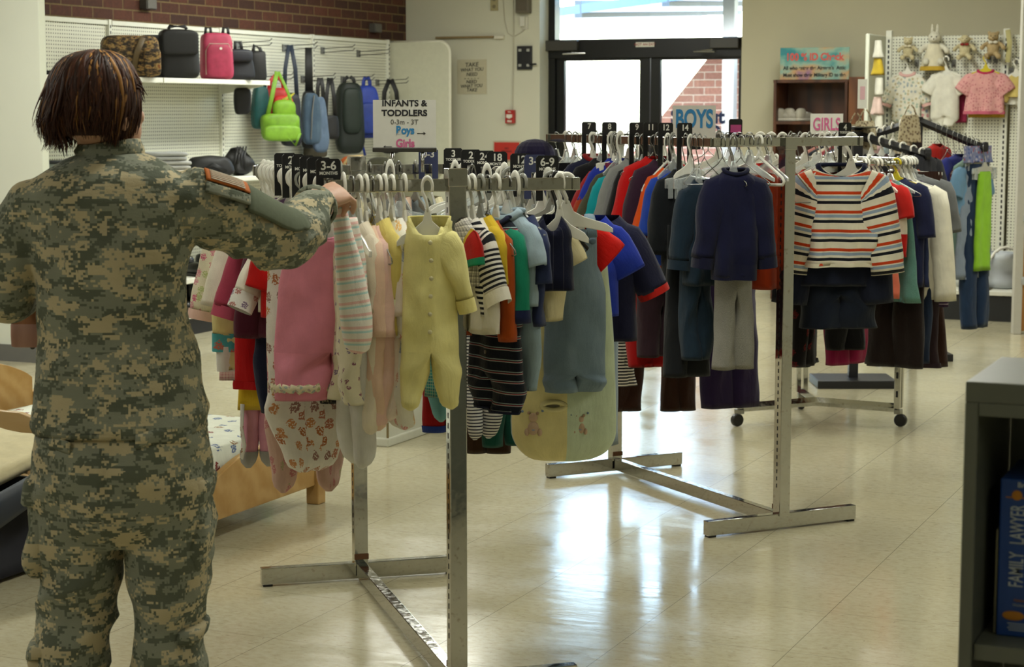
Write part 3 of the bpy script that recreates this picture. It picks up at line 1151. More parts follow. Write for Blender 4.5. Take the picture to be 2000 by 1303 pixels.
        for i in range(buttons[1]):
            z = lerp(z0 - .06, zb + .05, i / max(1, buttons[1] - 1))
            obj('button', MB().lathe([(.0, -.002), (.0055, -.001), (.0055, .003), (.002, .004)], 10, Matrix.Translation((xo + .002 * math.sin(i), yo - t * 1.12 - .004, z)) @ Matrix.Rotation(PI / 2, 4, 'X')), buttons[0], g, smooth=True)
    if pocket:
        px, pz, pw_, ph = pocket[1:5]
        pp = [[(xo + px + pw_ * (i / 6 - .5), yo - t * 1.2 - .006 - .003 * math.sin(PI * i / 6), pz - ph * k / 6) for i in range(7)] for k in range(7)]
        obj('pocket', MB().loft(pp, closed=False), pocket[0], g, smooth=True, solid=.003)
    if legs:
        ll, l0, l1, foot = legs[:4]
        spread = legs[4] if len(legs) > 4 else .25
        h = n // 4
        mc_ = sum(last, Vector()) / n
        bnorm = None
        for sx in (-1, 1):
            # the waist ring splits in two: its outer half runs on as the leg, the inner half closes between the legs
            half = [last[(j if sx > 0 else n // 2 - j) % n] for j in range(-h, h + 1)]
            nb = n - len(half)
            bridge = [half[-1].lerp(half[0], (q + 1) / (nb + 1)) for q in range(nb)]
            start = half + bridge
            K = 16
            rg = [start]
            cx0, cx1 = wh * .5, wh - l0 + spread * (l0 - l1) * .9
            pts, wid, thk = [Vector((xo + sx * cx0, yo, zb))], [wh * .5], [t]
            for i in range(1, K + 1):
                g2 = i / K
                ww = lerp(wh * .5, l0, min(1, g2 * 3)) if g2 < .33 else lerp(l0, l1, min(1, (g2 - .33) / (.5 if foot else .67)))
                th = t * lerp(1.25, 1.0, g2)
                if foot and g2 > .84:
                    e_ = math.sqrt(max(.03, 1 - ((g2 - .84) / .165) ** 2))
                    ww, th = ww * e_, th * e_
                cxx = lerp(cx0, cx1, min(1, g2 * 1.4))
                c = Vector((mc_.x - 0 + sx * cxx + .006 * g2 * math.sin(g2 * 5 + sd + sx), yo + .012 * g2 * math.sin(g2 * 4 + sd * 2 + sx), zb - ll * g2))
                pts.append(c)
                wid.append(ww)
                thk.append(th)
                bl = max(0, 1 - g2 * 2.4)
                ring = []
                for q in range(n):
                    ph = -PI / 2 + 2 * PI * q / n
                    e = Vector((c.x + sx * ww * math.copysign(abs(math.cos(ph)) ** .85, math.cos(ph)), c.y + th * math.sin(ph), c.z))
                    wv = (.004 + amp * .3) * min(1, g2 * 2.5) * (noise.noise(Vector((e.x * 22 + sd, e.y * 20, e.z * 11 + sd))) + .5 * math.sin(e.x * 60 + sd + 3 * g2))
                    e.y += wv * math.copysign(1, math.sin(ph) + 1e-6) * (abs(math.sin(ph)) ** .5)
                    e.x += wv * .5
                    s0 = Vector((start[q].x, start[q].y, e.z))
                    ring.append(e.lerp(s0, bl * bl * (3 - 2 * bl)))
                rg.append(ring)
            if not foot:
                cc = sum(rg[-1], Vector()) / n
                rg.append([cc + (p - cc) * .88 + Vector((0, 0, .015)) for p in rg[-1]])
            if sx < 0:
                rg = [list(reversed(r)) for r in rg]
            lg = obj('leg', MB().loft(rg, False, bool(foot), v0=L), legs[6] if len(legs) > 6 and legs[6] else mat, g, smooth=True)
            # the seam shades as one cloth: both sides share the normals where leg and body meet
            bn = bnorm or [v.normal.copy() for v in body.data.vertices]
            ln_ = [v.normal.copy() for v in lg.data.vertices]
            b0 = (len(rings) - 1) * n
            for q in range(len(half)):
                j = (q - h) if sx > 0 else (n // 2 - (q - h))
                bi, li = b0 + j % n, (q if sx > 0 else n - 1 - q)
                a_ = (bn[bi] + ln_[li]).normalized()
                bn[bi] = a_
                ln_[li] = a_
            bnorm = bn
            lg.data.normals_split_custom_set_from_vertices(ln_)
            if len(legs) > 5 and legs[5]:
                i0 = K - 3 if foot else K - 1
                rc = []
                for i in range(i0, K + 1):
                    src = rg[i]
                    cc = sum(src, Vector()) / n
                    rc.append([cc + (p - cc) * 1.06 + (p - cc).normalized() * .0012 for p in src])
                obj('foot' if foot else 'leg_cuff', MB().loft(rc, False, True), legs[5], lg, smooth=True)
        body.data.normals_split_custom_set_from_vertices(bnorm)
    return g


# ================================================================== racks
class Rack:
    def __init__(s, mid, u):
        s.mid = Vector((mid[0], mid[1], 0))
        s.u = Vector((u[0], u[1], 0)).normalized()
        s.e = Vector((s.u.y, -s.u.x, 0))
        s.rz = math.atan2(s.u.y, s.u.x)

    def P(s, a, b, z):
        return s.mid + s.u * a + s.e * b + Vector((0, 0, z))


def h_rack(name, label, rk, half, hb, zr, post_top, group):
    """rectangular rack with two long rails and a cross rail at either end, on T feet"""
    g = thing(name, label, 'clothes rack', rk.mid, rk.rz, group)
    # local: x = u, y = -e
    for sb in (-1, 1):
        y = -sb * hb
        boxobj('foot', (0, y, .033), (.64, .032, .052), CHROME, g, .002)
        boxobj('post', (0, y, (post_top + .05) / 2), (.044, .044, post_top - .05), CHROME, g, .002)
        sc = boxobj('post_collar', (0, y, post_top + .008), (.05, .05, .045), CHROME, g, .002)
        mb_ = MB()
        for q in range(44):
            mb_.box((-.0222, y, .16 + q * .026), (.0012, .005, .014))
        o_ = obj('slot_strip', mb_, BLACK_METAL, [c for c in g.children if c.name.startswith('post')][-2])
        o_['kind'] = 'stuff'
        boxobj('cross_rail', (0, y, zr - .016), (half * 2 + .03, .014, .032), CHROME, g, .002)
        boxobj('rust_patch', (0, y + sb * .024, .08), (.046, .003, .018), plain('rust', '#5c3a1c', .8), g, 0)
        for sx in (-.3, .3):
            boxobj('foot_pad', (sx, y, .0035), (.03, .03, .007), BLACK_PLASTIC, g, .001)
    boxobj('base_beam', (0, 0, .036), (.032, 2 * hb - .05, .046), CHROME, g, .002)
    for sx in (-1, 1):
        boxobj('side_rail', (sx * half, 0, zr - .016), (.014, 2 * hb + .03, .032), CHROME, g, .002)
    return g


RACK1 = Rack((-2.455, 4.767), (.768, .64))
RACK2 = Rack((-2.295, 6.91), (.637, .771))
ZR1, ZR2 = 1.33, 1.405
HB1, HB2 = .633, .605
h_rack('clothing_rack', 'chrome infant clothing rack standing nearest, its T foot cut by frame bottom', RACK1, .31, HB1, ZR1, 1.325, 'chrome clothing racks')
h_rack('clothing_rack', 'chrome boys clothing rack with a bare T foot on open floor', RACK2, .31, HB2, ZR2, 1.375, 'chrome clothing racks')


def divider(rk, a, b, zr, big, small, label, blue=False, along='e', h=.12, w=.062):
    """size divider slotted over a rail"""
    P = rk.P(a, b, zr)
    rz = rk.rz if along == 'e' else rk.rz + PI / 2
    g = thing('size_divider', label, 'size divider', P, rz, 'size dividers')
    hw, up, dn = w / 2, .05, h - .05
    m = plain('divider_blue', '#343a5e', .5) if blue else plain('divider_black', '#08080a', .45)
    poly = [(-hw, up - .006), (-hw + .006, up), (hw - .006, up), (hw, up - .006), (hw, -dn), (.012, -dn), (.012, 0.002), (-.012, .002), (-.012, -dn), (-hw, -dn)]
    obj('plate', MB().prism(poly, -.0015, .0015), m, g)
    tm = plain('divider_white', '#d8d6cc', .6)
    if big:
        text('lettering', big, .03, tm, g, (0, -.002, up - .018), bold=.0006, ext=.0003)
    if small:
        text('lettering', small, .011, tm, g, (0, -.002, up - .036), bold=.0003, ext=.0003)
    return g


def pxof(P):
    d = P - CAM
    return CXP + F_PX * d.dot(RT) / d.dot(FW), d.dot(FW)


def G(rk, zr, a, b, px, y0, y1, hw, name, label, cat, mat, hk='white', rot=0.0, group=None, dd=0.0, hgroup='hangers carrying clothes', shift=None, **k):
    """garment on rack rail at (a, b): its middle, neck, hem and half width measured from the photo"""
    P = rk.P(a, b, zr)
    pp, dep = pxof(P)
    if dd:
        P = P - Vector((FW.x, FW.y, 0)).normalized() * dd
        pp, dep = pxof(P)
    s = dep / F_PX
    rz = rk.rz + rot
    c = max(.35, math.cos(rz - YAW))
    z = gd(px, y0, dep).z
    k['z0'] = z - zr
    k['L'] = z - gd(px, y1, dep).z
    k['w'] = hw * s / c
    if 'wh' in k:
        k['wh'] *= s / c
    if k.get('sleeve'):
        q = list(k['sleeve'])
        q[0], q[1], q[2] = q[0] * s, q[1] * s, q[2] * s
        k['sleeve'] = tuple(q)
    if k.get('legs'):
        q = list(k['legs'])
        q[0] = gd(px, y1, dep).z - gd(px, q[0], dep).z
        q[1], q[2] = q[1] * s / c, q[2] * s / c
        k['legs'] = tuple(q)
    dx = (px - pp) * s / c
    if abs(dx) > .05 and shift is None:
        shift = .6
    sh = dx * (shift or 0)
    Q = P + Vector((math.cos(rz), math.sin(rz), 0)) * sh
    g = garment(name, label, cat, Q, rz, mat, group, xo=dx - sh, **k)
    if hk:
        put_hanger(hk, P if not dd else Q, rz, carry(hk, label), hgroup, sc=min(1.25, max(.6, k['w'] / .13)), zs=max(.8, min(1.8, -k['z0'] / .08)))
    return g
# ================================================================== rack 1: infants and toddlers
def cl(*a, **k):
    return fab(*a, **k)


YEL, CREAM, WHT = cl('#d8cf8c'), cl('#d3c9a6'), cl('#d8d2c2')
PINK, ROSE, RED = cl('#c77b8b'), cl('#9c3a50'), cl('#b0100c')
NAVYC, BLACKC, MAROON = cl('#161a30'), cl('#0e0e11'), cl('#4a2030')
DENIM = cl('#5f707c', 'denim', ['#8494a0'])
DKDENIM = cl('#1c2a40', 'denim', ['#34465e'])
LTBLUE = cl('#93a5b0')
BW = cl('#d0cbc2', 'stripe', [(0, '#d0cbc2'), (.5, '#15161c')], .013)
BW2 = cl('#c4c0b8', 'stripe', [(0, '#c4c0b8'), (.6, '#2a2c34')], .0095)
NAVYST = cl('#121622', 'stripe', [(0, '#10141f'), (.62, '#8fa0a0'), (.68, '#10141f'), (.76, '#8b3038'), (.82, '#9aa8a6'), (.87, '#10141f')], .03)
GINGHAM = cl('#cfcac0', 'plaid', ['#77746e', '#15151a'], .014)
GPLAID = cl('#2a7d74', 'plaid', ['#1c4f55', '#a7b48a'], .019)
BEARS = cl('#d2cdc4', 'dots', ['#a4663f', '#a9705a', '#b87f52', '#8c6a62'], .044)
ROSEBUD = cl('#d6cfb6', 'dots', ['#8a5a6a', '#7a6a8a', '#d6cfb6'], .03, rad=.17)
HEARTS = cl('#cfc7b0', 'dots', ['#bd5f78', '#c4848e', '#a8b078'], .036)
PASTEL = cl('#d8cfc6', 'stripe', [(0, '#d9d3c8'), (.28, '#d7b0a8'), (.5, '#d9d3c8'), (.66, '#a8c6c2'), (.82, '#d9d3c8')], .03)
PEACH, PALEPINK = cl('#d9b9a2'), cl('#d8b4a8')
PEACHDOT = cl('#d6c6b8', 'dots', ['#c58a80', '#c9a090', '#d6c6b8'], .05)
WHITEDOT = cl('#d8d4c8', 'dots', ['#c77f7c', '#d8b070', '#9aa0b0', '#d8d4c8', '#c9908c'], .05)
GREEN, DKGREEN, ORANGE = cl('#15765c'), cl('#123f38'), cl('#9c4310')
YELLOWC, PURPLE, LILAC = cl('#c9a92c'), cl('#3a2140'), cl('#8d6f97')
BLUE, BROWN, GREYC = cl('#22368c'), cl('#33200f'), cl('#8d8f8e')
TEALC = cl('#5f8f8c')
PLASTIC_BTN = plain('pearl_button', '#cfc79a', .3)
BRASS = plain('brass_snap', '#8a8474', .3, .8)

rk = RACK1
GL, GR, GX, GF = 'infant clothes on the left rail', 'infant clothes on the right rail', 'infant clothes on the near cross rail', 'infant clothes on the far cross rail'


def L1(b, *a, **k):
    k.setdefault('group', GL)
    return G(rk, ZR1, -.31, b, *a, **k)


def R1(b, *a, **k):
    k.setdefault('group', GR)
    return G(rk, ZR1, .31, b, *a, **k)


# --- left rail, from the near end back (faces the room)
g = L1(.56, 640, 440, 690, 78, 'romper', 'pink sleeveless romper with ruffled leg cuffs', 'romper', PINK, 'white', -.1, wh=108, t=.032, flare=.5, amp=.014, legs=(786, 57, 54, False, .1), dip=.03, nk=.055, collar=(cl('#c98595'), .004))
for lg in [c for c in g.children if c.name.startswith('leg')]:
    vs = [v.co for v in lg.data.vertices]
    zb = min(v.z for v in vs)
    ring = [v for v in vs if zb + .012 < v.z < zb + .05]
    cx_ = sum(v.x for v in ring) / len(ring)
    rx = max(abs(v.x - cx_) for v in ring) * 1.02
    ry = max(abs(v.y) for v in ring) * 1.04
    n_ = 60
    pts = [(cx_ + rx * math.copysign(abs(math.cos(2 * PI * j / n_)) ** .85, math.cos(2 * PI * j / n_)), ry * math.sin(2 * PI * j / n_), zb + .032 + .002 * math.sin(j * 2.1)) for j in range(n_ + 1)]
    obj('ruffle', MB().tube(pts, [.010 + .003 * math.sin(j * 2.6) for j in range(n_ + 1)], 8, flat=.35, side=(0, 0, 1)), cl('#cfc4a4', 'dots', ['#9a9a6a', '#a08a8a', '#8f9fa0'], .014), lg, smooth=True)
L1(.48, 668, 470, 640, 50, 'trousers', 'black and cream printed trousers behind the pink romper', 'trousers', cl('#15130f', 'dots', ['#8f8469', '#5e5644', '#8f8469'], .012), 'clip', kind='pants', wh=52, legs=(797, 30, 26, False), amp=.006)
L1(.42, 598, 455, 740, 78, 'sleepsuit', 'white footed sleepsuit printed with little brown bears', 'sleepsuit', BEARS, 'white', wh=76, legs=(932, 58, 38, True, -.1), collar=(WHT,), t=.032)
L1(.35, 592, 470, 760, 70, 'sleepsuit', 'faded pink sleepsuit whose two dusty pink feet hang lowest', 'sleepsuit', cl('#c9b0a2', 'dots', ['#b06a74', '#a9a67c', '#c9b0a2'], .04), 'white', wh=74, legs=(975, 42, 25, True, .85, None, cl('#b8978a', 'dots', ['#a86a6a', '#b8978a', '#9a9470'], .04)), t=.03)
L1(-.2, 500, 470, 740, 34, 'sleepsuit', 'orchid pink sleepsuit with grey soled feet beside the bed', 'sleepsuit', cl('#bf8596'), 'white', wh=34, legs=(922, 18, 15, True, .4, cl('#8a8784')), t=.026)
L1(.3, 640, 480, 780, 60, 'sleepsuit', 'plain off white sleepsuit with short legs behind the printed trousers', 'sleepsuit', cl('#cfc9b6'), 'white', wh=60, legs=(905, 34, 22, True, .2), t=.024)
L1(.0, 532, 470, 650, 34, 'trousers', 'dark navy trousers left of the pink romper', 'trousers', NAVYC, 'whiteclip', kind='pants', wh=36, legs=(812, 24, 18, False, .3), amp=.008)
L1(.15, 580, 455, 620, 70, 'baby_sweater', 'bright red baby sweater against the pink romper', 'sweater', RED, 'white', sleeve=(58, 36, 26, .5, .3), t=.03, wh=72)
L1(.1, 570, 445, 610, 66, 'baby_shirt', 'white baby shirt with folded printed cuff', 'shirt', WHT, 'white', sleeve=(88, 30, 26, .55, .45, .02), cuff=(cl('#cfccc6', 'dots', ['#7a6a80', '#a06a62', '#cfccc6'], .03), .045), t=.03, wh=66)
L1(.03, 560, 450, 660, 66, 'baby_sweater', 'fuzzy plum baby sweater with drooping sleeve', 'sweater', cl('#4b1b2c'), 'white', sleeve=(160, 32, 26, .3, .05), t=.03, wh=64)
L1(-.05, 545, 440, 640, 74, 'baby_jacket', 'rose fleece baby jacket with turned back cuff', 'jacket', ROSE, 'white', sleeve=(115, 34, 28, .45, .3), cuff=(cl('#a8475c'), .03), t=.03, wh=74)
L1(-.12, 528, 450, 762, 62, 'baby_dress', 'long red baby dress with a plain straight hem', 'dress', cl('#a80d10'), 'white', wh=74, hem=(cl('#a00a0e'), .02), t=.025)
g = L1(-.18, 522, 450, 806, 50, 'baby_dress', 'mustard yellow baby dress showing below the red dress', 'dress', YELLOWC, 'white', wh=62, t=.025)
zh = min(v.co.z for v in g.children[0].data.vertices)
xh = min(v.co.x for v in g.children[0].data.vertices) + .012
obj('sash_tie', MB().tube([(xh, -.02, zh + .02), (xh - .004, -.024, zh - .05), (xh + .002, -.024, zh - .1), (xh - .006, -.024, zh - .14)], [.008, .006, .009, .006], 8, flat=.25), cl('#c9c6bd', 'dots', ['#5a7a6a', '#8a6a4a', '#c9c6bd'], .03), g, smooth=True)
L1(-.25, 508, 435, 610, 62, 'baby_shirt', 'plain white baby shirt with a pointed sleeve', 'shirt', WHT, 'white', sleeve=(118, 36, 32, .4, .25), t=.026, wh=62)
L1(-.33, 485, 445, 725, 46, 'baby_dress', 'pale yellow baby dress with white border and aqua sleeve', 'dress', cl('#c9bd86'), 'white', wh=64, sleeve=(160, 30, 26, .15, .02), cuff=(cl('#4a9aa0', 'dots', ['#33508a', '#b06a5a', '#3b8a80'], .05), .05), hem=(cl('#c9c6c0'), .07))
L1(-.42, 482, 430, 620, 60, 'baby_shirt', 'cream baby top printed with pink hearts', 'shirt', HEARTS, 'white', sleeve=(130, 38, 30, .38, .2), cuff=(PALEPINK, .025), t=.028, wh=56)
L1(-.5, 470, 445, 745, 40, 'baby_dress', 'pink checked baby dress with a narrow gingham edge', 'dress', cl('#c7a0a0', 'plaid', ['#b06070', '#e0d0c8'], .01), 'white', wh=46)
L1(.0, 566, 385, 520, 66, 'baby_jacket', 'lilac baby jacket peeping above the sleeve of the soldier', 'jacket', LILAC, 'tube', sleeve=(60, 34, 26, .5, .3))

# --- near cross rail, left half: seen almost edge-on
def hangx(px, y0, y1, name, label, cat, mat, hk='white', rot=0.0, w=.1, yl=None, lw=None, **k):
    """hook at photo column px on the near cross rail; width runs towards the room"""
    a = (px - 889.9) / 760.0 if px < 890 else (px - 889.9) / 745.0
    P = rk.P(a, HB1, ZR1)
    pp, dep = pxof(P)
    dep -= .05
    k['z0'] = gd(px, y0, dep).z - ZR1
    k['L'] = gd(px, y0, dep).z - gd(px, y1, dep).z
    if yl:
        lg = k['legs']
        k['legs'] = (gd(px, y1, dep).z - gd(px, yl, dep).z,) + lg
    g = garment(name, label, cat, P, rk.rz - PI / 2 + rot, mat, GX, w=w, **k)
    put_hanger(hk, P, rk.rz - PI / 2 + rot, carry(hk, label), 'hangers carrying clothes', sc=.8, zs=max(.8, min(1.6, -k['z0'] / .088)))
    return g


FT = (.15, .042, .032, .15, .05)
hangx(674, 470, 690, 'sleepsuit', 'cream sleepsuit dotted with rosebuds next to the pink romper', 'sleepsuit', ROSEBUD, 'white', .06, .085, t=.022, yl=797, legs=(.044, .038, False), sleeve=FT)
hangx(690, 440, 745, 'sleepsuit', 'pale grey sleepsuit with white feet hanging low', 'sleepsuit', cl('#c5c3bc'), 'clear', .22, .07, t=.022, yl=930, legs=(.04, .034, True, .2))
hangx(704, 432, 720, 'sleepsuit', 'ivory footed sleepsuit with bunched white feet', 'sleepsuit', cl('#dccfba'), 'white', .2, .09, t=.022, yl=862, legs=(.045, .032, True, .5), sleeve=FT)
hangx(716, 440, 700, 'sleepsuit', 'peach footed sleepsuit with a soft pink sleeve', 'sleepsuit', PEACH, 'white', .14, .095, t=.026, yl=852, legs=(.05, .034, True, .3), sleeve=(.2, .042, .033, .12, .04), amp=.02)
hangx(728, 440, 700, 'sleepsuit', 'shell pink footed sleepsuit with gathered ankles', 'sleepsuit', PALEPINK, 'wire', .14, .095, t=.026, yl=845, legs=(.05, .034, True, .2), sleeve=(.2, .042, .033, .12, .04), amp=.02)
hangx(741, 425, 655, 'sleepsuit', 'yellow terry sleepsuit with white turned cuffs', 'sleepsuit', cl('#cdbb6a'), 'white', .18, .1, t=.024, sleeve=(.125, .046, .034, .1, -.05), cuff=(cl('#dcd6bc'), .014))
hangx(752, 440, 710, 'sleepsuit', 'salmon printed sleepsuit behind the yellow cuffed sleepsuit', 'sleepsuit', PEACHDOT, 'white', .12, .095, t=.026, yl=830, legs=(.05, .036, True, .2), sleeve=FT)
hangx(766, 425, 720, 'sleepsuit', 'white sleepsuit scattered with coloured prints and white feet', 'sleepsuit', WHITEDOT, 'white', .16, .1, t=.03, yl=850, legs=(.055, .04, True, .3), sleeve=(.22, .045, .036, .08, .03))
hangx(790, 440, 660, 'baby_shirt', 'plain ivory baby shirt just left of the yellow sleepsuit', 'shirt', cl('#cfc8b2'), 'white', .1, .09, t=.02, sleeve=FT)
# the yellow sleepsuit twisted round to face the room
g = G(rk, ZR1, -.085, HB1, 838, 424, 690, 50, 'sleepsuit', 'buttoned pale yellow sleepsuit facing forward on the near rail', 'sleepsuit', YEL, 'white', YAW - rk.rz + .1, GX, dd=.13, shift=.8, wh=57, t=.032, legs=(808, 30, 18, True, .9), sleeve=(112, 36, 19, .42, .24, 0, 1), cuff=(cl('#d6cb84'), .03), buttons=(PLASTIC_BTN, 6), collar=(cl('#d2c880'), .0035), dip=.06, nk=.045, amp=.018)

# --- near cross rail, right half
hangx(893, 425, 560, 'baby_shirt', 'black and white gingham baby shirt with red and green sleeve', 'shirt', GINGHAM, 'white', .3, .09, t=.02, sleeve=(.05, .045, .04, .3, .2, 0, 1, cl('#a01c12', 'stripe', [(0, '#b99a2a'), (.25, '#a01810'), (.75, '#1c7a58')], .09)))
hangx(908, 425, 620, 'baby_shirt', 'black and white striped long sleeved baby shirt with white cuff', 'shirt', BW, 'white', .42, .1, t=.024, sleeve=(.12, .046, .042, .3, .45), cuff=(WHT, .03))
hangx(922, 425, 655, 'baby_shirt', 'white long baby shirt behind the striped one', 'shirt', WHT, 'white', .25, .09, t=.022, sleeve=(.22, .04, .03, .15, .1))
hangx(938, 420, 560, 'baby_shirt', 'yellow baby shirt between striped and orange shirts', 'shirt', YELLOWC, 'smoke', .28, .095, t=.02, sleeve=(.1, .045, .04, .15, .1))
hangx(952, 430, 640, 'baby_jacket', 'burnt orange corduroy baby jacket with long sleeve', 'jacket', ORANGE, 'wire', .25, .1, t=.022, sleeve=(.23, .042, .03, .1, .04))
hangx(968, 425, 735, 'romper', 'navy romper with thin striped legs and snap buttons', 'romper', NAVYST, 'white', .36, .1, t=.026, yl=815, wh=.105, legs=(.062, .055, False, 0, NAVYC), sleeve=(.19, .044, .038, .12, .05, 0, 1, cl('#167a5e', 'stripe', [(0, '#15785c'), (.76, '#1a2146')], .25)), buttons=(BRASS, 3), collar=(NAVYC,))
hangx(990, 412, 600, 'baby_shirt', 'pale blue collared baby shirt with a wide short sleeve', 'shirt', LTBLUE, 'clear', .42, .1, t=.026, sleeve=(.07, .05, .048, .35, .3), collar=(LTBLUE, .012))
hangx(1005, 470, 600, 'trousers', 'pale blue long baby trousers with stitched cuffs', 'trousers', cl('#8699a3'), 'white', .4, .085, kind='pants', t=.024, yl=770, wh=.085, legs=(.05, .045, False))
hangx(1020, 420, 640, 'baby_shirt', 'dark blue baby shirt in front of the pinstripe vest', 'shirt', cl('#2a3252'), 'smoke', .3, .09, t=.022, sleeve=(.1, .045, .04, .2, .1))

# --- right rail (faces the room)
FR = -.2
R1(.5, 1078, 418, 570, 40, 'baby_vest', 'dark navy pinstripe baby vest with wide armholes', 'vest', cl('#11142a', 'vstripe', [(0, '#11142a'), (.94, '#3a3a44')], .028), 'white', FR, wh=44, t=.03, dip=.05, dd=.14)
R1(.47, 1080, 430, 628, 38, 'baby_shirt', 'cream short sleeved baby shirt under the pinstripe vest', 'shirt', cl('#c6bb92'), 'black', FR, wh=22, sleeve=(38, 34, 32, .62, .45), t=.026, dd=.11)
R1(.5, 1124, 425, 735, 54, 'baby_overalls', 'grey blue denim baby overalls with one button strap', 'overalls', DENIM, 'whiteclip', FR, kind='bib', wh=61, bib=.78, legs=(772, 33, 33, False, 0), buttons=(cl('#5a6a7a'),), t=.036, amp=.014)
R1(.46, 1128, 420, 560, 46, 'baby_shirt', 'bright red short sleeved baby shirt behind denim overalls', 'shirt', cl('#c01208'), 'clear', FR, wh=46, sleeve=(46, 44, 42, .9, .8), t=.03)
sack = R1(.40, 1103, 440, 912, 76, 'baby_sleep_sack', 'large pale yellow and blue baby sleep sack with rounded bottom', 'sleep sack', cl('#c9c894', 'vstripe', [(0, '#98a8b4'), (.5, '#cfc48c'), (.735, '#b6c2a6'), (.955, '#98a8b4')], .715), 'white', -.25, wh=108, t=.055, amp=.008, flare=.45, rnd=.09)
def decal(g, x, z, nm, cols, k=1.0, dy=.001):
    """small stitched motif lying on the front of a garment"""
    me = g.children[0].data
    for i, (dx, dz, rx, rz_, c) in enumerate(cols):
        X, Z = x + dx * k, z + dz * k
        near = min((v.co for v in me.vertices if v.co.y < 0), key=lambda c_: (c_.x - X) ** 2 + (c_.z - Z) ** 2)
        obj(nm, MB().sq((X, near.y - dy, Z), (rx * k, .006, rz_ * k), n=14, m=8), cl(c), g, smooth=True)


CUB = [(0, 0, .016, .02, '#b59a80'), (0, .03, .013, .013, '#b59a80'), (-.012, .042, .005, .005, '#a08468'), (.012, .042, .005, .005, '#a08468'), (0, -.004, .013, .008, '#7d8ea6'), (-.018, -.012, .007, .011, '#b59a80'), (.018, -.012, .007, .011, '#b59a80'), (.026, .05, .004, .004, '#6f8096'), (-.03, .045, .004, .004, '#6f8096')]
zs_ = min(v.co.z for v in sack.children[0].data.vertices)
xs_ = sum(v.co.x for v in sack.children[0].data.vertices) / len(sack.children[0].data.vertices)
decal(sack, xs_ - .085, zs_ + .1, 'applique', CUB, .95)
decal(sack, xs_ + .04, zs_ + .1, 'applique', CUB, .8)
nr = min((v.co for v in sack.children[0].data.vertices if v.co.y < 0), key=lambda c_: (c_.x - xs_ + .03) ** 2 + (c_.z - zs_ - .16) ** 2)
obj('slit_binding', MB().tube([(xs_ - .03 + .032 * math.cos(2 * PI * i / 24), nr.y - .003, zs_ + .16 + .011 * math.sin(2 * PI * i / 24)) for i in range(25)], .007, 8), cl('#c9c08e'), sack, smooth=True)
obj('slit', MB().sq((xs_ - .03, nr.y - .001, zs_ + .16), (.027, .003, .005), n=14, m=8), cl('#5e5a48'), sack, smooth=True)
R1(.34, 1160, 420, 620, 52, 'baby_shirt', 'royal blue baby sweatshirt right of the red sleeve', 'shirt', cl('#1d3296'), 'clear', FR, wh=50, sleeve=(70, 38, 34, .62, .5), t=.03)
R1(.28, 1185, 420, 672, 58, 'baby_jacket', 'navy fleece baby jacket with red bound cuffs', 'jacket', cl('#1a1b33'), 'clear', FR, wh=62, sleeve=(105, 40, 32, .55, .45), cuff=(cl('#b01c14'), .016), t=.036)
R1(.2, 1150, 430, 880, 60, 'baby_vest', 'light blue baby vest bound in pale green', 'vest', cl('#8d9cab'), 'clear', FR, wh=62, t=.03)
R1(.12, 1130, 440, 680, 70, 'baby_shirt', 'black baby shirt hanging behind the navy fleece', 'shirt', BLACKC, 'clear', FR, wh=76, t=.03)
R1(-.02, 985, 445, 760, 40, 'romper', 'dark green corduroy romper with snaps along the legs', 'romper', cl('#10463c'), 'white', wh=44, legs=(882, 24, 20, False), t=.026, buttons=(BRASS, 4))
R1(-.12, 950, 445, 740, 40, 'trousers', 'brown corduroy baby trousers hanging lowest behind the front post', 'trousers', BROWN, 'clip', kind='pants', wh=42, legs=(895, 24, 22, False, .6), t=.024)
R1(-.2, 940, 445, 740, 38, 'sleepsuit', 'grey and white fine striped sleepsuit with feet', 'sleepsuit', BW2, 'white', wh=38, legs=(868, 22, 15, True, .2), t=.026, dd=.25)
R1(-.36, 932, 470, 640, 36, 'trousers', 'mid blue denim baby trousers right of the green plaid shirt', 'trousers', cl('#3a5266', 'denim', ['#5f7688']), 'clip', kind='pants', wh=36, legs=(765, 20, 19, False), t=.028, dd=.3)
R1(-.45, 875, 440, 780, 44, 'baby_shirt', 'green and blue plaid baby shirt behind the yellow sleepsuit', 'shirt', GPLAID, 'white', wh=46, sleeve=(130, 28, 26, .2, .05), t=.03, dd=.15)
G(rk, ZR1, .1, -HB1 + .16, 866, 460, 640, 42, 'trousers', 'dark red baby trousers with blue cuffs low behind the near post', 'trousers', cl('#8a1010'), 'clip', group=GR, kind='pants', wh=44, legs=(858, 26, 20, False, 0, cl('#1f3478')), t=.024)
G(rk, ZR1, .06, -HB1 + .22, 872, 460, 700, 40, 'sleepsuit', 'dull aqua sleepsuit with feet low behind the near post', 'sleepsuit', TEALC, 'white', group=GR, wh=40, legs=(838, 24, 16, True, .2), t=.024)

# --- the sleepsuit whose sleeve the soldier pinches: a narrow hanging fold of cloth
gp1 = gd(667, 500, 4.53)
g = thing('sleepsuit', 'pastel pink and aqua striped sleepsuit pinched in the hand of the soldier', 'sleepsuit', (gp1.x, gp1.y, 0), YAW, GX)
HANDZ = 1.292
pr = [(-.004, 0, HANDZ, .012, .012), (-.003, 0, HANDZ - .03, .017, .016), (.004, 0, HANDZ - .08, .022, .02), (.014, 0, HANDZ - .14, .03, .024), (.024, 0, HANDZ - .21, .036, .026), (.034, 0, HANDZ - .28, .039, .028), (.036, 0, HANDZ - .33, .037, .028), (.036, 0, HANDZ - .36, .03, .024), (.034, 0, HANDZ - .372, .014, .012)]
PP = samp([tuple(p) for p in pr], 26)
obj('sleeve', MB().loft(limb([p[:3] for p in PP], [p[3] for p in PP], [p[4] for p in PP], 22, 3.3, .003), True, True), PASTEL, g, smooth=True)
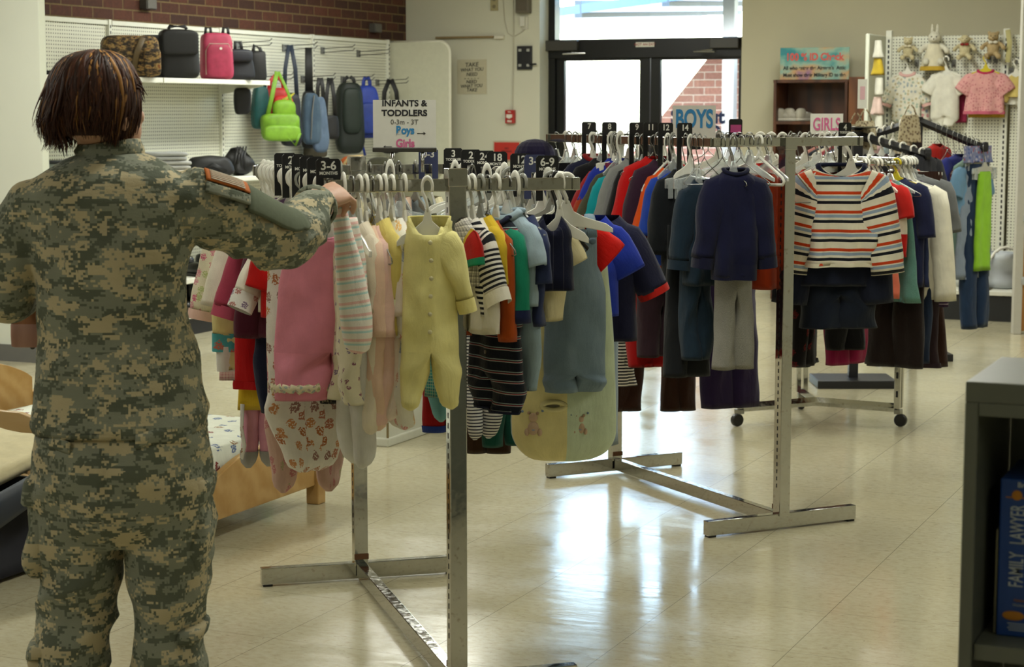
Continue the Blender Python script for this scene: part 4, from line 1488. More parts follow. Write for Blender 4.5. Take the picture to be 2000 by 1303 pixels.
PB = samp([(.02, .04, HANDZ - .05, .015, .014), (.03, .045, HANDZ - .15, .024, .02), (.034, .045, HANDZ - .28, .028, .022), (.034, .045, HANDZ - .35, .02, .018)], 18)
obj('body', MB().loft(limb([p[:3] for p in PB], [p[3] for p in PB], [p[4] for p in PB], 22, 5.3, .004), True, True), PASTEL, g, smooth=True)

# --- extra hangers that crowd the rails
R.seed(11)
for i in range(16):
    b = .56 - i * .072 + R.uniform(-.012, .012)
    put_hanger(R.choice(['white', 'white', 'white', 'smoke']), rk.P(-.31, b, ZR1), rk.rz + R.uniform(-.12, .12), 'white or grey baby hanger crowded on the left rail of infant rack', 'crowded hangers on the left infant rail')
for i in range(15):
    b = .58 - i * .075 + R.uniform(-.012, .012)
    put_hanger(R.choice(['white', 'white', 'clear', 'smoke']), rk.P(.31, b, ZR1), rk.rz + R.uniform(-.12, .12), 'pale baby hanger crowded on the right rail of infant rack', 'crowded hangers on the right infant rail')
for i in range(11):
    a = -.24 + i * .048 + R.uniform(-.008, .008)
    put_hanger(R.choice(['clear', 'clear', 'white', 'smoke']), rk.P(a, -HB1, ZR1), rk.rz - PI / 2 + R.uniform(-.12, .12), 'clear or white hanger on the far cross rail of infant rack', 'hangers on the far infant cross rail')
for i in range(10):
    P = rk.P(-.2 + i * .05, -HB1, ZR1)
    mt = [WHT, GREYC, PEACH, LTBLUE, CREAM][i % 5]
    garment('baby_shirt', 'small pale baby shirt on the far cross rail of infant rack', 'shirt', P, rk.rz - PI / 2 + R.uniform(-.1, .1), mt, 'pale shirts on the far infant cross rail', w=.1, L=.3, t=.018, m=8, n=24)

# --- size dividers
for b, bg_, sm in ((-.1, '2', 'TODDLER'), (.04, '24', 'MONTHS'), (.2, '18', 'MONTHS'), (.33, '12', 'MONTHS'), (.44, '9', 'MONTHS'), (.57, '3-6', 'MONTHS')):
    divider(rk, -.31, b, ZR1, bg_, sm, 'black size divider reading %s on the left rail of infant rack' % bg_)
for b, bg_, sm in ((-.62, '3', 'TODDLER'), (-.4, '2', 'TODDLER'), (-.24, '24', 'MONTHS'), (-.1, '18', 'MONTHS'), (.15, '12', 'MONTHS'), (.4, '6-9', 'MONTHS')):
    divider(rk, .31, b, ZR1, bg_, sm, 'black size divider reading %s on the right rail of infant rack' % bg_)
divider(rk, .31, .29, ZR1, '3-6', '', 'blue size divider reading 3-6 on the right infant rail', True)
divider(rk, .22, -HB1 + .05, ZR1, '0-3', '', 'blue size divider reading 0-3 on the far right of infant rack', True, h=.1)

# --- sign above the far cross rail
a, b = gp(727, 195, rk.P(.25, -.45, 0), (math.sin(-YAW), math.cos(YAW), 0)), gp(853, 290, rk.P(.25, -.45, 0), (math.sin(-YAW), math.cos(YAW), 0))
sx_, sy_ = (a.x + b.x) / 2, (a.y + b.y) / 2
g = thing('sign_holder', 'chrome sign holder with INFANTS & TODDLERS card above the near rack', 'sign', (sx_, sy_, ZR1 - .02), YAW)
sw, s0 = (b - a).length, b.z - ZR1 + .02
sw = math.hypot(b.x - a.x, b.y - a.y)
s1 = a.z - ZR1 + .02
for sx in (-.038, .055):
    obj('stem', MB().tube([(sx, 0, 0), (sx, 0, s0 - .01)], .0055, 10), CHROME, g, smooth=True)
boxobj('channel', (0, 0, s0 - .004), (sw, .016, .014), plain('dark_channel', '#4a4844', .3, .6), g, .002)
card = boxobj('card', (0, 0, (s0 + s1) / 2), (sw - .004, .003, s1 - s0), plain('card_white', '#cfcdc2', .5), g, 0)
hh = s1 - s0
BLU, PNK = plain('sign_blue', '#2f7db0', .5), plain('sign_pink', '#c4608a', .5)
text('lettering', 'INFANTS &', .026, INK, card, (0, -.002, s1 - hh * .075), bold=.0007, sx=1.08)
text('lettering', 'TODDLERS', .026, INK, card, (0, -.002, s1 - hh * .275), bold=.0009, sx=1.08)
text('lettering', '0-3m - 3T', .021, plain('grey_ink', '#5a5852', .6), card, (0, -.002, s1 - hh * .46), bold=.0001)
text('lettering', 'Boys', .034, BLU, card, (.002, -.002, s1 - hh * .63), bold=.0013, sx=.86)
text('lettering', 'Girls', .034, PNK, card, (.002, -.002, s1 - hh * .9), bold=.0013, sx=.86)
for x0, z, d in ((.052, s1 - hh * .69, 1), (-.052, s1 - hh * .965, -1)):
    obj('arrow', MB().box((x0, -.0022, z), (.026, .001, .0016)).prism([(x0 + d * .013, z), (x0 + d * .006, z + .005), (x0 + d * .008, z)], -.003, -.0017).prism([(x0 + d * .013, z), (x0 + d * .006, z - .005), (x0 + d * .008, z)], -.003, -.0017), INK, card)
# ================================================================== rack 2: boys
rk2 = RACK2
G2, G2R, G2X = 'boys clothes on the left rail', 'clothes on the right rail of the boys rack', 'clothes on the cross rails of the boys rack'


def L2(b, *a, **k):
    k.setdefault('group', G2)
    k.setdefault('rot', -.12)
    a = list(a)
    if a[0] < 1388:          # the hook sits on the rail right above the garment's middle
        b = min((abs(pxof(rk2.P(-.31, q / 400, ZR2))[0] - a[0] + 6), q / 400) for q in range(-236, 236))[1]
    if b < .45 and k.get('kind') != 'pants':
        a[1] -= 22
    return G(rk2, ZR2, -.31, b, *a, **k)


def R2(b, *a, **k):
    k.setdefault('group', G2R)
    return G(rk2, ZR2, .31, b, *a, **k)


NV = cl('#0e102c')
F2 = YAW - rk2.rz
L2(.6, 1438, 330, 548, 48, 'sweatshirt', 'navy sweatshirt facing forward at the near end of boys rail', 'sweatshirt', NV, 'clear', rot=F2 + .12, dd=.1, shift=.9, wh=44, sleeve=(128, 38, 22, .3, .1), cuff=(cl('#0c0e27'), .035), hem=(cl('#0c0e27'), .05), collar=(cl('#0c0e27'), .008), t=.05, amp=.022, dip=.015)
L2(.57, 1438, 420, 570, 38, 'sweatpants', 'heather grey sweatpants hanging under the navy sweatshirt', 'trousers', cl('#8c8a82', 'heather', ['#6c6a64']), 'whiteclip', rot=F2 + .12, kind='pants', wh=38, legs=(728, 21, 24, False, .1), t=.04, amp=.02, dd=.05, shift=.9)
L2(.5, 1372, 350, 560, 36, 'velour_shirt', 'blue velour boys shirt with long drooping sleeve', 'shirt', cl('#14222f', 'denim', ['#1f3242']), 'clear', sleeve=(118, 30, 22, .25, .08), cuff=(cl('#14222f', 'denim', ['#1f3242']), .03), t=.045, wh=36, amp=.02, shift=.7)
L2(.47, 1362, 440, 560, 28, 'velour_trousers', 'blue velour boys trousers below the matching shirt', 'trousers', cl('#14212e', 'denim', ['#2a4052']), 'clip', kind='pants', wh=30, legs=(708, 17, 18, False, .2), t=.04, amp=.02)
L2(.43, 1335, 352, 545, 44, 'jacket', 'black boys jacket between the orange and blue shirts', 'jacket', cl('#101317'), 'clear', sleeve=(125, 30, 22, .25, .08), t=.04, wh=40, amp=.018)
L2(.4, 1345, 440, 570, 40, 'trousers', 'charcoal boys trousers hanging low beside the velour trousers', 'trousers', cl('#15171a'), 'clip', kind='pants', wh=42, legs=(742, 24, 26, False, .1), t=.04, amp=.018)
L2(.36, 1320, 350, 520, 42, 'shirt', 'royal blue boys shirt showing a thin edge', 'shirt', cl('#1d3a90'), 'smoke', sleeve=(95, 28, 22, .35, .2), t=.035, wh=38)
L2(.32, 1310, 346, 540, 40, 'shirt', 'bright orange boys shirt with a white cuff', 'shirt', cl('#c24608'), 'tube', sleeve=(120, 26, 20, .42, .16), cuff=(cl('#c9b9a4'), .03), t=.035, wh=38, amp=.016)
L2(.27, 1300, 350, 545, 42, 'sweater', 'navy boys sweater with red bands on the sleeve', 'sweater', cl('#14162c', 'stripe', [(0, '#14162c'), (.6, '#a01414'), (.8, '#14162c')], .09), 'tube', sleeve=(135, 28, 22, .42, .15), t=.035, wh=40)
L2(.2, 1298, 332, 560, 48, 'jacket', 'dark plum boys jacket beside the bright red jacket', 'jacket', cl('#2a1526'), 'wire', sleeve=(150, 32, 26, .34, .12), t=.045, wh=44, amp=.018)
L2(.16, 1290, 470, 590, 40, 'jeans', 'dark plum jeans with stitched cuffs over the red trousers', 'jeans', cl('#28181f', 'denim', ['#3a242c']), 'clip', kind='pants', wh=42, legs=(702, 23, 22, False, .2), t=.036)
L2(.1, 1284, 326, 540, 50, 'jacket', 'bright red boys fleece jacket', 'jacket', cl('#a80606'), 'wire', sleeve=(170, 36, 28, .34, .14), t=.05, wh=48, amp=.018)
L2(.06, 1272, 470, 600, 40, 'trousers', 'red boys track trousers below the plum jeans', 'trousers', cl('#8c0706'), 'clip', kind='pants', wh=44, legs=(722, 24, 26, False, .2), t=.036)
L2(.02, 1262, 335, 500, 46, 'sweatshirt', 'black boys sweatshirt between red and grey jackets', 'sweatshirt', BLACKC, 'clear', sleeve=(110, 30, 24, .35, .2), t=.036, wh=42)
L2(-.04, 1250, 345, 520, 40, 'jacket', 'heather grey boys fleece jacket with blue panel', 'jacket', cl('#6c6c6a', 'heather', ['#55555a']), 'clear', sleeve=(120, 34, 26, .38, .16, 0, -1), t=.04, wh=38)
L2(-.1, 1240, 330, 520, 40, 'jacket', 'pale edged grey boys jacket left of the fleece', 'jacket', cl('#777876'), 'white', sleeve=(130, 32, 26, .42, .2), t=.036, wh=36)
L2(-.14, 1218, 352, 500, 44, 'shirt', 'teal boys shirt showing a narrow edge', 'shirt', cl('#138a92'), 'white', sleeve=(70, 30, 26, .5, .4), t=.03, wh=40)
L2(-.18, 1214, 345, 500, 44, 'shirt', 'olive boys shirt on the far part of boys rail', 'shirt', cl('#3f4030'), 'wire', sleeve=(90, 30, 26, .55, .4), t=.03, wh=40)
L2(-.22, 1206, 342, 500, 44, 'shirt', 'rust orange boys shirt next to the olive shirt', 'shirt', cl('#8e3216'), 'smoke', sleeve=(90, 30, 26, .58, .42), t=.03, wh=40)
L2(-.26, 1200, 338, 480, 44, 'shirt', 'brick red boys shirt next to the rust orange shirt', 'shirt', cl('#8a1c20'), 'white', sleeve=(90, 30, 26, .6, .45), t=.03, wh=40)
L2(-.29, 1206, 330, 480, 40, 'shirt', 'cobalt blue boys shirt under the plum trousers', 'shirt', cl('#1f2f8e'), 'white', sleeve=(60, 30, 26, .6, .5), t=.03, wh=38)
L2(-.33, 1208, 318, 378, 27, 'trousers', 'plum pink trousers clipped to a white hanger', 'trousers', cl('#6d2440'), 'whiteclip', kind='pants', wh=30, legs=(560, 16, 16, False), t=.03)
L2(-.37, 1180, 330, 500, 46, 'jacket', 'black nylon boys jacket under the clear clip hangers', 'jacket', cl('#101013'), 'clear', sleeve=(110, 34, 28, .5, .35), t=.04, wh=44)
L2(-.42, 1165, 325, 500, 46, 'jacket', 'navy boys jacket lined with red at the collar', 'jacket', cl('#191c34'), 'white', sleeve=(110, 34, 28, .55, .4), collar=(cl('#7a1a1c'), .01), t=.04, wh=44)
L2(-.46, 1150, 345, 500, 44, 'jacket', 'grey and blue boys jacket at the far end of rail', 'jacket', cl('#5f6366'), 'white', sleeve=(100, 32, 28, .5, .35), cuff=(cl('#1e3470'), .04), t=.04, wh=42)
L2(-.52, 1130, 318, 400, 46, 'trousers', 'black trousers clipped beneath the clear hangers at far left', 'trousers', cl('#0c0d10'), 'clip', kind='pants', wh=48, legs=(640, 27, 28, False), t=.035)
L2(-.56, 1118, 322, 400, 46, 'trousers', 'black denim trousers clipped hindmost at far left', 'trousers', cl('#111318'), 'clip', kind='pants', wh=46, legs=(620, 26, 28, False), t=.035, dd=-.05)
tag(obj('knit_hat', MB().sq((0, 0, 0), (.085, .085, .075), .9, 1, 20, 10, Matrix.Translation(rk2.P(-.37, -.62, 1.31))), cl('#1a1530')), 'dark purple knit hat at the far left end of the boys rack', 'cap')
# far and right, hanging low
G(rk2, ZR2, -.1, -HB2, 1226, 420, 620, 34, 'trousers', 'brown trousers hanging lowest at the far post', 'trousers', cl('#2c160a'), 'clip', group=G2X, kind='pants', wh=36, legs=(815, 24, 26, False, .9), t=.035, rot=-.2)
G(rk2, ZR2, .1, -HB2, 1332, 420, 620, 34, 'trousers', 'brown trousers with wide legs seen against the bright floor', 'trousers', cl('#2e180b'), 'clip', group=G2X, kind='pants', wh=34, legs=(815, 18, 19, False, .2), t=.035, rot=-.2)
G(rk2, ZR2, -.14, -HB2 + .1, 1222, 640, 700, 14, 'shirt', 'black and white striped sleeve hanging below the navy fleece', 'shirt', BW, None, group=G2X, kind='pants', wh=20, t=.02, legs=(765, 11, 20, False), rot=-.2)
R2(-.32, 1432, 500, 600, 48, 'trousers', 'deep purple wide trousers behind the grey sweatpants', 'trousers', cl('#201433'), 'clip', kind='pants', wh=54, legs=(806, 30, 32, False, .2), t=.05)
# right half of the near cross rail and right rail
R2(.56, 1645, 322, 522, 70, 'striped_shirt', 'orange, navy and white striped long sleeved shirt facing forward', 'shirt', cl('#cfc8b2', 'stripe', [(0, '#cfc8b4'), (.2, '#b53a12'), (.36, '#cfc8b4'), (.42, '#8494a6'), (.58, '#cfc8b4'), (.7, '#12141c'), (.86, '#cfc8b4')], .069), 'white', F2 - .12, wh=73, sleeve=(165, 44, 33, .3, .12), nk=.075, collar=(cl('#10142c'), .012), hem=(cl('#cfc8b2'), .012), t=.045, amp=.024, dip=.045, shift=.7)
R2(.5, 1632, 395, 560, 74, 'jacket', 'dark navy boys jacket behind the striped shirt', 'jacket', cl('#0f1424'), 'white', F2, sleeve=(150, 44, 36, .22, .08), t=.05, wh=78)
R2(.47, 1645, 470, 575, 60, 'denim_shorts', 'dark navy denim shorts with frayed hem below striped shirt', 'shorts', cl('#0f1420', 'denim', ['#182230']), 'clip', F2, kind='pants', wh=74, legs=(645, 42, 44, False, .1), t=.05, amp=.02)
R2(.42, 1590, 330, 470, 48, 'shirt', 'red shirt peeping out left of the striped shirt', 'shirt', cl('#a01810'), 'tube', F2, sleeve=(90, 36, 30, .5, .3), t=.03, wh=46)
R2(.38, 1585, 325, 420, 30, 'fleece_vest', 'cream fleece scrap on a white hanger left of striped shirt', 'vest', cl('#bdb498'), 'tube', F2, t=.03, wh=30)
G(rk2, ZR2, .2, HB2, 1490, 330, 560, 26, 'sweatshirt', 'red and orange sweatshirt half hidden by the near post', 'sweatshirt', cl('#96300c'), 'wire', group=G2X, sleeve=(150, 26, 22, .1, .03), t=.03, wh=26, dd=-.1)
G(rk2, ZR2, -.06, HB2, 1488, 318, 430, 22, 'shirt', 'bright red shirt beside the navy sweatshirt collar', 'shirt', cl('#b51208'), 'clear', group=G2X, sleeve=(60, 24, 20, .2, .1), t=.03, wh=20, dd=-.16)
R2(.3, 1575, 480, 580, 20, 'trousers', 'black floral trousers with red hem left below the shorts', 'trousers', cl('#120e10', 'dots', ['#5a1418', '#120e10', '#120e10'], .05), 'clip', kind='pants', wh=22, legs=(722, 12, 14, False), t=.03)
R2(.24, 1668, 500, 590, 34, 'trousers', 'black track trousers with a white side stripe', 'trousers', cl('#0e0d0f'), 'clip', kind='pants', wh=36, legs=(695, 20, 22, False, .2), t=.035)
R2(.18, 1670, 500, 590, 40, 'trousers', 'magenta trousers showing below black track trousers', 'trousers', cl('#7a1038'), 'clip', kind='pants', wh=46, legs=(726, 22, 24, False, .9), t=.03)
# crowded hooks, dividers, BOYS sign
R.seed(5)
for i in range(11):
    b = .55 - i * .1 + R.uniform(-.01, .01)
    put_hanger(R.choice(['wire', 'clear', 'wire', 'clear', 'white']), rk2.P(-.31, b, ZR2), rk2.rz + R.uniform(-.12, .12), 'hanger crowded on the left rail of the boys rack', 'crowded hangers on the left boys rail', sc=.5)
for i in range(14):
    a = -.28 + i * .042
    put_hanger(R.choice(['clear', 'white', 'wire']), rk2.P(a, -HB2, ZR2), rk2.rz - PI / 2 + R.uniform(-.12, .12), 'hanger on the far cross rail of the boys rack', 'hangers on the far boys cross rail')
for i in range(13):
    b = .5 - i * .075
    put_hanger(R.choice(['white', 'clear', 'wire', 'yellow' if i == 7 else 'white']), rk2.P(.31, b, ZR2), rk2.rz + R.uniform(-.12, .12), 'hanger on the right rail of the boys rack', 'hangers on the right boys rail')
for i in range(6):
    a = -.27 + i * .038
    put_hanger(['wire', 'clear', 'wire', 'clear', 'tube', 'clear'][i], rk2.P(a, HB2, ZR2), rk2.rz - PI / 2 + R.uniform(-.15, .15), 'hanger on the near cross rail beside the navy sweatshirt', 'hangers on the near boys cross rail')
for px, s in ((1150, '7'), (1190, '8'), (1243, '9'), (1270, '11'), (1300, '12'), (1337, '14')):
    b = min((abs(pxof(rk2.P(-.31, q / 200, ZR2))[0] - px), q / 200) for q in range(-121, 122))[1]
    divider(rk2, -.31, b, ZR2, s, '', 'black size divider reading %s on the boys rail' % s, h=.19, w=.062)
divider(rk2, .31, .52, ZR2, '4', 'TODDLER', 'black size divider reading 4 over the end of the right rail, above striped shirt', h=.22, w=.055)
dv = divider(rk2, .31, -.2, ZR2 + .01, '', '', 'black size divider with pink patch on the far right rail', h=.1)
obj('patch', MB().box((0, -.0025, .012), (.05, .001, .03)), plain('pink_patch', '#b0407a', .6), dv)
P = rk2.P(-.02, .2, 0)
nrm = (math.sin(-YAW), math.cos(YAW), 0)
a, b = gp(1314, 206, P, nrm), gp(1397, 285, P, nrm)
g = thing('boys_sign', 'white card reading BOYS in blue, standing above the boys rack', 'sign', ((a.x + b.x) / 2, (a.y + b.y) / 2, 0), YAW)
w = math.hypot(b.x - a.x, b.y - a.y)
boxobj('card', (0, 0, (a.z + b.z) / 2), (w, .003, a.z - b.z), plain('card_white', '#cfcdc2', .5), g, 0)
text('lettering', 'BOYS', .092, BLU, g, (0, -.003, a.z - .052), bold=.0028, sx=.62)
obj('stem', MB().tube([(0, .006, b.z + .02), (0, .006, ZR2 - .03), (.0, -.0, ZR2 - .03)], .005, 8), STEEL, g)
boxobj('magnet_base', (0, 0, ZR2 - .04), (.05, .02, .02), BLACK_PLASTIC, g)

# ================================================================== rack 3: round chrome rack on castors
C3 = gd(1597, 500, 9.15)
C3 = Vector((C3.x, C3.y, 0))
ZR3, RR3 = 1.27, .44
g = thing('round_rack', 'round chrome rack on castors behind the boys rack', 'clothes rack', C3, YAW, 'chrome clothing racks')
obj('ring_rail', MB().tube([(RR3 * math.cos(2 * PI * i / 48), RR3 * math.sin(2 * PI * i / 48), ZR3 - .013) for i in range(49)], .013, 10), CHROME, g, smooth=True)
for px, dep in ((1440, 9.0), (1757, 9.0), (1567, 9.52)):
    e = gd(px, 700, dep) - C3
    c, s_ = math.cos(-YAW), math.sin(-YAW)
    x, y = e.x * c - e.y * s_, e.x * s_ + e.y * c
    k = RR3 / math.hypot(x, y)
    x, y = x * max(.8, min(1, k)), y * max(.8, min(1, k))
    d = Vector((x, y, 0)).normalized()
    sd = Vector((-d.y, d.x, 0))
    ang = math.atan2(y, x)
    M = Matrix.Translation((x, y, 0)) @ Matrix.Rotation(ang, 4, 'Z')
    p = obj('post', MB().box((0, .017, .68), (.03, .022, 1.18), M).box((0, -.017, .68), (.03, .022, 1.18), M), CHROME, g, bevel=.002)
    for k_ in range(5):
        obj('slot', MB().box((.0155, .017, .16 + k_ * .09), (.002, .009, .03), M).box((.0155, -.017, .16 + k_ * .09), (.002, .009, .03), M) if k_ == 9 else MB().box((0, -.0285, .16 + k_ * .09), (.01, .002, .03), M), BLACK_METAL, p)
    obj('base_beam', MB().tube([(0, 0, .09), (x, y, .09)], .022, 4), CHROME, g)
    cs = obj('castor', MB().lathe([(.008, -.014), (.028, -.014), (.031, -.008), (.031, .008), (.028, .014), (.008, .014)], 18, M @ Matrix.Translation((.012, 0, .032)) @ Matrix.Rotation(PI / 2, 4, 'X')), BLACK_PLASTIC, g, bevel=.001)
    obj('castor_fork', MB().box((0, 0, .072), (.03, .04, .02), M), STEEL, cs)


def ring(phi, px_out, y0, y1, name, label, cat, mat, hk='white', grp='clothes on the round rack', w=.15, **k):
    P = C3 + RT * (RR3 * math.cos(phi)) - Vector((-math.sin(YAW), math.cos(YAW), 0)) * (RR3 * math.sin(phi)) + Vector((0, 0, ZR3))
    pp, dep = pxof(P)
    rz = YAW - phi
    k['z0'] = gd(pp, y0, dep).z - ZR3
    k['L'] = gd(pp, y0, dep).z - gd(pp, y1, dep).z
    if k.get('legs'):
        k['legs'] = (gd(pp, y1, dep).z - gd(pp, k['legs'][0], dep).z,) + tuple(k['legs'][1:])
    g = garment(name, label, cat, P, rz, mat, grp, w=w, **k)
    put_hanger(hk, P, rz, carry(hk, label), 'hangers carrying clothes', sc=1.1, zs=max(.8, min(1.7, -k['z0'] / .092)))
    return g


d_ = math.radians
CORAL = cl('#b8604a')
ring(d_(88), 0, 345, 600, 'dress', 'salmon red dress under a red and white shirt on round rack', 'dress', cl('#a14430'), 'clear', w=.13, wh=.17, t=.03)
ring(d_(78), 0, 345, 480, 'shirt', 'white floral baby doll shirt beside the striped sleeve', 'shirt', cl('#c9c4b4', 'dots', ['#7a8aa0', '#a07a80', '#c9c4b4'], .02), 'white', w=.15, sleeve=(.12, .055, .05, .45, .3), t=.035)
ring(d_(72), 0, 350, 430, 'shirt', 'yellow floral blouse with a gathered cuff', 'blouse', cl('#b89a20', 'dots', ['#6a6a2a', '#8f4a20', '#b89a20'], .03), 'white', w=.15, sleeve=(.14, .055, .045, .5, .2), t=.035)
ring(d_(64), 0, 350, 580, 'dress', 'coral sleeveless dress left of the navy cardigan', 'dress', CORAL, 'white', w=.14, wh=.19, t=.03)
ring(d_(58), 0, 350, 500, 'shirt', 'red and white block shirt low beside the striped sleeve', 'shirt', cl('#a31812', 'stripe', [(0, '#a31812'), (.5, '#cfc9b8'), (.8, '#a31812')], .3), 'clear', w=.15, wh=.16, t=.03, sleeve=(.1, .055, .05, .4, .2))
ring(d_(52), 0, 352, 590, 'dress', 'sea green patterned dress between coral and navy', 'dress', cl('#5d857a', 'heather', ['#3f655c']), 'clear', w=.13, wh=.19, t=.03)
ring(d_(46), 0, 346, 560, 'cardigan', 'navy ribbed cardigan with a ruffled front', 'cardigan', cl('#161a36'), 'yellow', w=.155, wh=.16, sleeve=(.2, .055, .045, .3, .1), t=.035)
ring(d_(40), 0, 350, 560, 'dress', 'slate blue corduroy dress beside the white shirt', 'dress', cl('#242c4c'), 'white', w=.13, wh=.16, t=.03)
ring(d_(32), 0, 352, 585, 'shirt', 'white long sleeved shirt hanging on the round rack', 'shirt', cl('#cbc6b4'), 'white', w=.165, wh=.17, L=.5, sleeve=(.48, .06, .05, .18, .06), t=.045, amp=.014)
ring(d_(22), 0, 352, 600, 'dress', 'purple dress with thin white stripes', 'dress', cl('#2c0f36', 'stripe', [(0, '#2c0f36'), (.86, '#b8a8b4')], .024), 'clear', w=.15, wh=.19, t=.035)
ring(d_(14), 0, 340, 470, 'jacket', 'grey and navy jacket on a clear hanger', 'jacket', cl('#5b5c5c'), 'clear', w=.16, wh=.17, t=.04, sleeve=(.2, .06, .05, .3, .15))
ring(d_(5), 0, 335, 480, 'trousers', 'brown corduroy flared trousers with an orange belt', 'trousers', cl('#2b160c'), 'whiteclip', kind='pants', w=.14, wh=.15, legs=(722, .085, .12, False, -.2), t=.035, hem=None)
ring(d_(-6), 0, 330, 470, 'shirt', 'orange print shirt behind the brown corduroy trousers', 'shirt', cl('#a03a12', 'dots', ['#c08a2a', '#7a1a10', '#a03a12'], .03), 'white', w=.15, t=.03)
ring(d_(44), 0, 480, 560, 'trousers', 'black brown flared trousers low on the round rack', 'trousers', cl('#170d0a'), 'clip', kind='pants', w=.14, wh=.15, legs=(722, .08, .09, False, .2), t=.035)
ring(d_(33), 0, 480, 560, 'jeans', 'dark blue jeans hanging low on the round rack', 'jeans', cl('#101a2c', 'denim', ['#1c2c46']), 'clip', kind='pants', w=.13, wh=.14, legs=(712, .075, .08, False, .2), t=.035)
ring(d_(24), 0, 480, 560, 'trousers', 'dark plum trousers with rolled cuffs on the round rack', 'trousers', cl('#221418'), 'clip', kind='pants', w=.14, wh=.15, legs=(722, .085, .09, False, .2, cl('#261820')), t=.035)
ring(d_(104), 0, 360, 700, 'trousers', 'black trousers at the front of the round rack', 'trousers', BLACKC, 'clip', kind='pants', w=.13, wh=.14, legs=(716, .075, .08, False), t=.03)
R.seed(9)
for i in range(26):
    ph = d_(115 - i * 9)
    P = C3 + RT * (RR3 * math.cos(ph)) - Vector((-math.sin(YAW), math.cos(YAW), 0)) * (RR3 * math.sin(ph)) + Vector((0, 0, ZR3))
    put_hanger(R.choice(['white', 'white', 'clear', 'wire']), P, YAW - ph + R.uniform(-.1, .1), 'hanger crowded along the rail of the round rack', 'crowded hangers on the round rack')
# girls sign
P = gd(1610, 250, 8.9)
a, b = gp(1583, 222, P, nrm), gp(1646, 262, P, nrm)
w = math.hypot(b.x - a.x, b.y - a.y)
g = thing('girls_sign', 'white card reading GIRLS in pink, standing above the round rack', 'sign', ((a.x + b.x) / 2, (a.y + b.y) / 2, 0), YAW)
boxobj('card', (0, 0, (a.z + b.z) / 2), (w, .003, a.z - b.z), plain('card_white', '#cfcdc2', .5), g, 0)
text('lettering', 'GIRLS', .082, PNK, g, (0, -.003, (a.z + b.z) / 2 - .004), bold=.0015, sx=.62)
obj('stem', MB().tube([(.0, .006, b.z + .02), (.0, .006, ZR3 - .02)], .005, 8), STEEL, g)
boxobj('clip_base', (0, 0.006, ZR3 - .01), (.05, .02, .02), BLACK_PLASTIC, g)

# ================================================================== racks 4 and 5: black waterfall racks
SLW = [(0, 0), (1, -1)]


def waterfall(base, ztop, arms, label, base_sz=(.42, .3)):
    g = thing('waterfall_rack', label, 'clothes rack', (base.x, base.y, 0), YAW, 'black waterfall racks')
    boxobj('base_plate', (0, 0, .022), (base_sz[0], base_sz[1], .044), BLACK_METAL, g, .004)
    boxobj('post', (0, 0, ztop / 2 + .02), (.05, .05, ztop - .04), BLACK_METAL, g, .003)
    c, s_ = math.cos(-YAW), math.sin(-YAW)
    for tip in arms:
        e = tip - base
        x, y = e.x * c - e.y * s_, e.x * s_ + e.y * c
        a = obj('arm', MB().tube([(0, 0, ztop - .02), (x, y, tip.z)], .024, 4, flat=1), BLACK_METAL, g, bevel=.002)
        obj('end_stop', MB().sq((x, y, tip.z + .012), (.02, .02, .03), .6, .6, 10, 6), BLACK_METAL, a)
    return g


B4 = gz(1665, 752)
T4a, T4b = gd(1812, 304, 9.95), gd(1600, 300, 10.7)
waterfall(B4, 1.385, [T4a, T4b], 'black waterfall rack with heavy base plate on the open floor', (.43, .3))
B5 = gd(1793, 240, 11.35)
T5a, T5b = gd(1924, 291, 11.12), gd(1712, 262, 11.5)
waterfall(B5, 1.46, [T5a, T5b], 'black waterfall rack nearest the hanging baby clothes', (.43, .3))


def armg(base, ztop, tip, f, y0, y1, name, label, cat, mat, hk='wire', w=.16, rot=0, grp='clothes on the waterfall racks', **k):
    A0 = Vector((base.x, base.y, ztop + .004))
    P = A0.lerp(Vector((tip.x, tip.y, tip.z + .026)), f)
    d = tip - A0
    rz = math.atan2(d.y, d.x) + PI / 2 + rot
    pp, dep = pxof(P)
    rz -= .12
    k['z0'] = gd(pp, y0, dep).z - P.z
    k['L'] = gd(pp, y0, dep).z - gd(pp, y1, dep).z
    if k.get('legs'):
        k['legs'] = (gd(pp, y1, dep).z - gd(pp, k['legs'][0], dep).z,) + tuple(k['legs'][1:])
    g = garment(name, label, cat, P, rz, mat, grp, w=w, **k)
    put_hanger(hk, P, rz, carry(hk, label), 'hangers carrying clothes', sc=1.1, zs=max(.8, min(1.7, -k['z0'] / .092)))
    return g


def A5(f, *a, **k):
    return armg(B5, 1.46, T5a, f, *a, **k)


A5(.3, 280, 400, 'shirt', 'vivid red blouse hanging from the black arm', 'blouse', cl('#a3180c'), w=.15, wh=.24, t=.04)
A5(.4, 360, 545, 'sweater', 'maroon sweater with thin white stripes', 'sweater', cl('#330b10', 'stripe', [(0, '#330b10'), (.84, '#a89a96')], .045), w=.16, sleeve=(.4, .06, .05, .2, .08), t=.05, rot=-.5)
A5(.46, 310, 460, 'shirt', 'crimson shirt left of the beige shirt', 'shirt', cl('#8e0f16'), w=.16, t=.035, sleeve=(.14, .06, .05, .5, .4))
A5(.55, 310, 420, 'shirt', 'beige grey short sleeved shirt on the black arm', 'shirt', cl('#7f7c6a'), w=.16, t=.035, sleeve=(.12, .06, .055, .5, .4))
A5(.62, 300, 530, 'shirt', 'royal blue long shirt on the black arm', 'shirt', cl('#23296a'), w=.17, wh=.19, t=.04, sleeve=(.25, .06, .05, .3, .1))
A5(.7, 320, 540, 'shirt', 'red plaid shirt on the black arm', 'shirt', cl('#6e1812', 'plaid', ['#3a1410', '#b0a090'], .05), w=.16, wh=.19, t=.035)
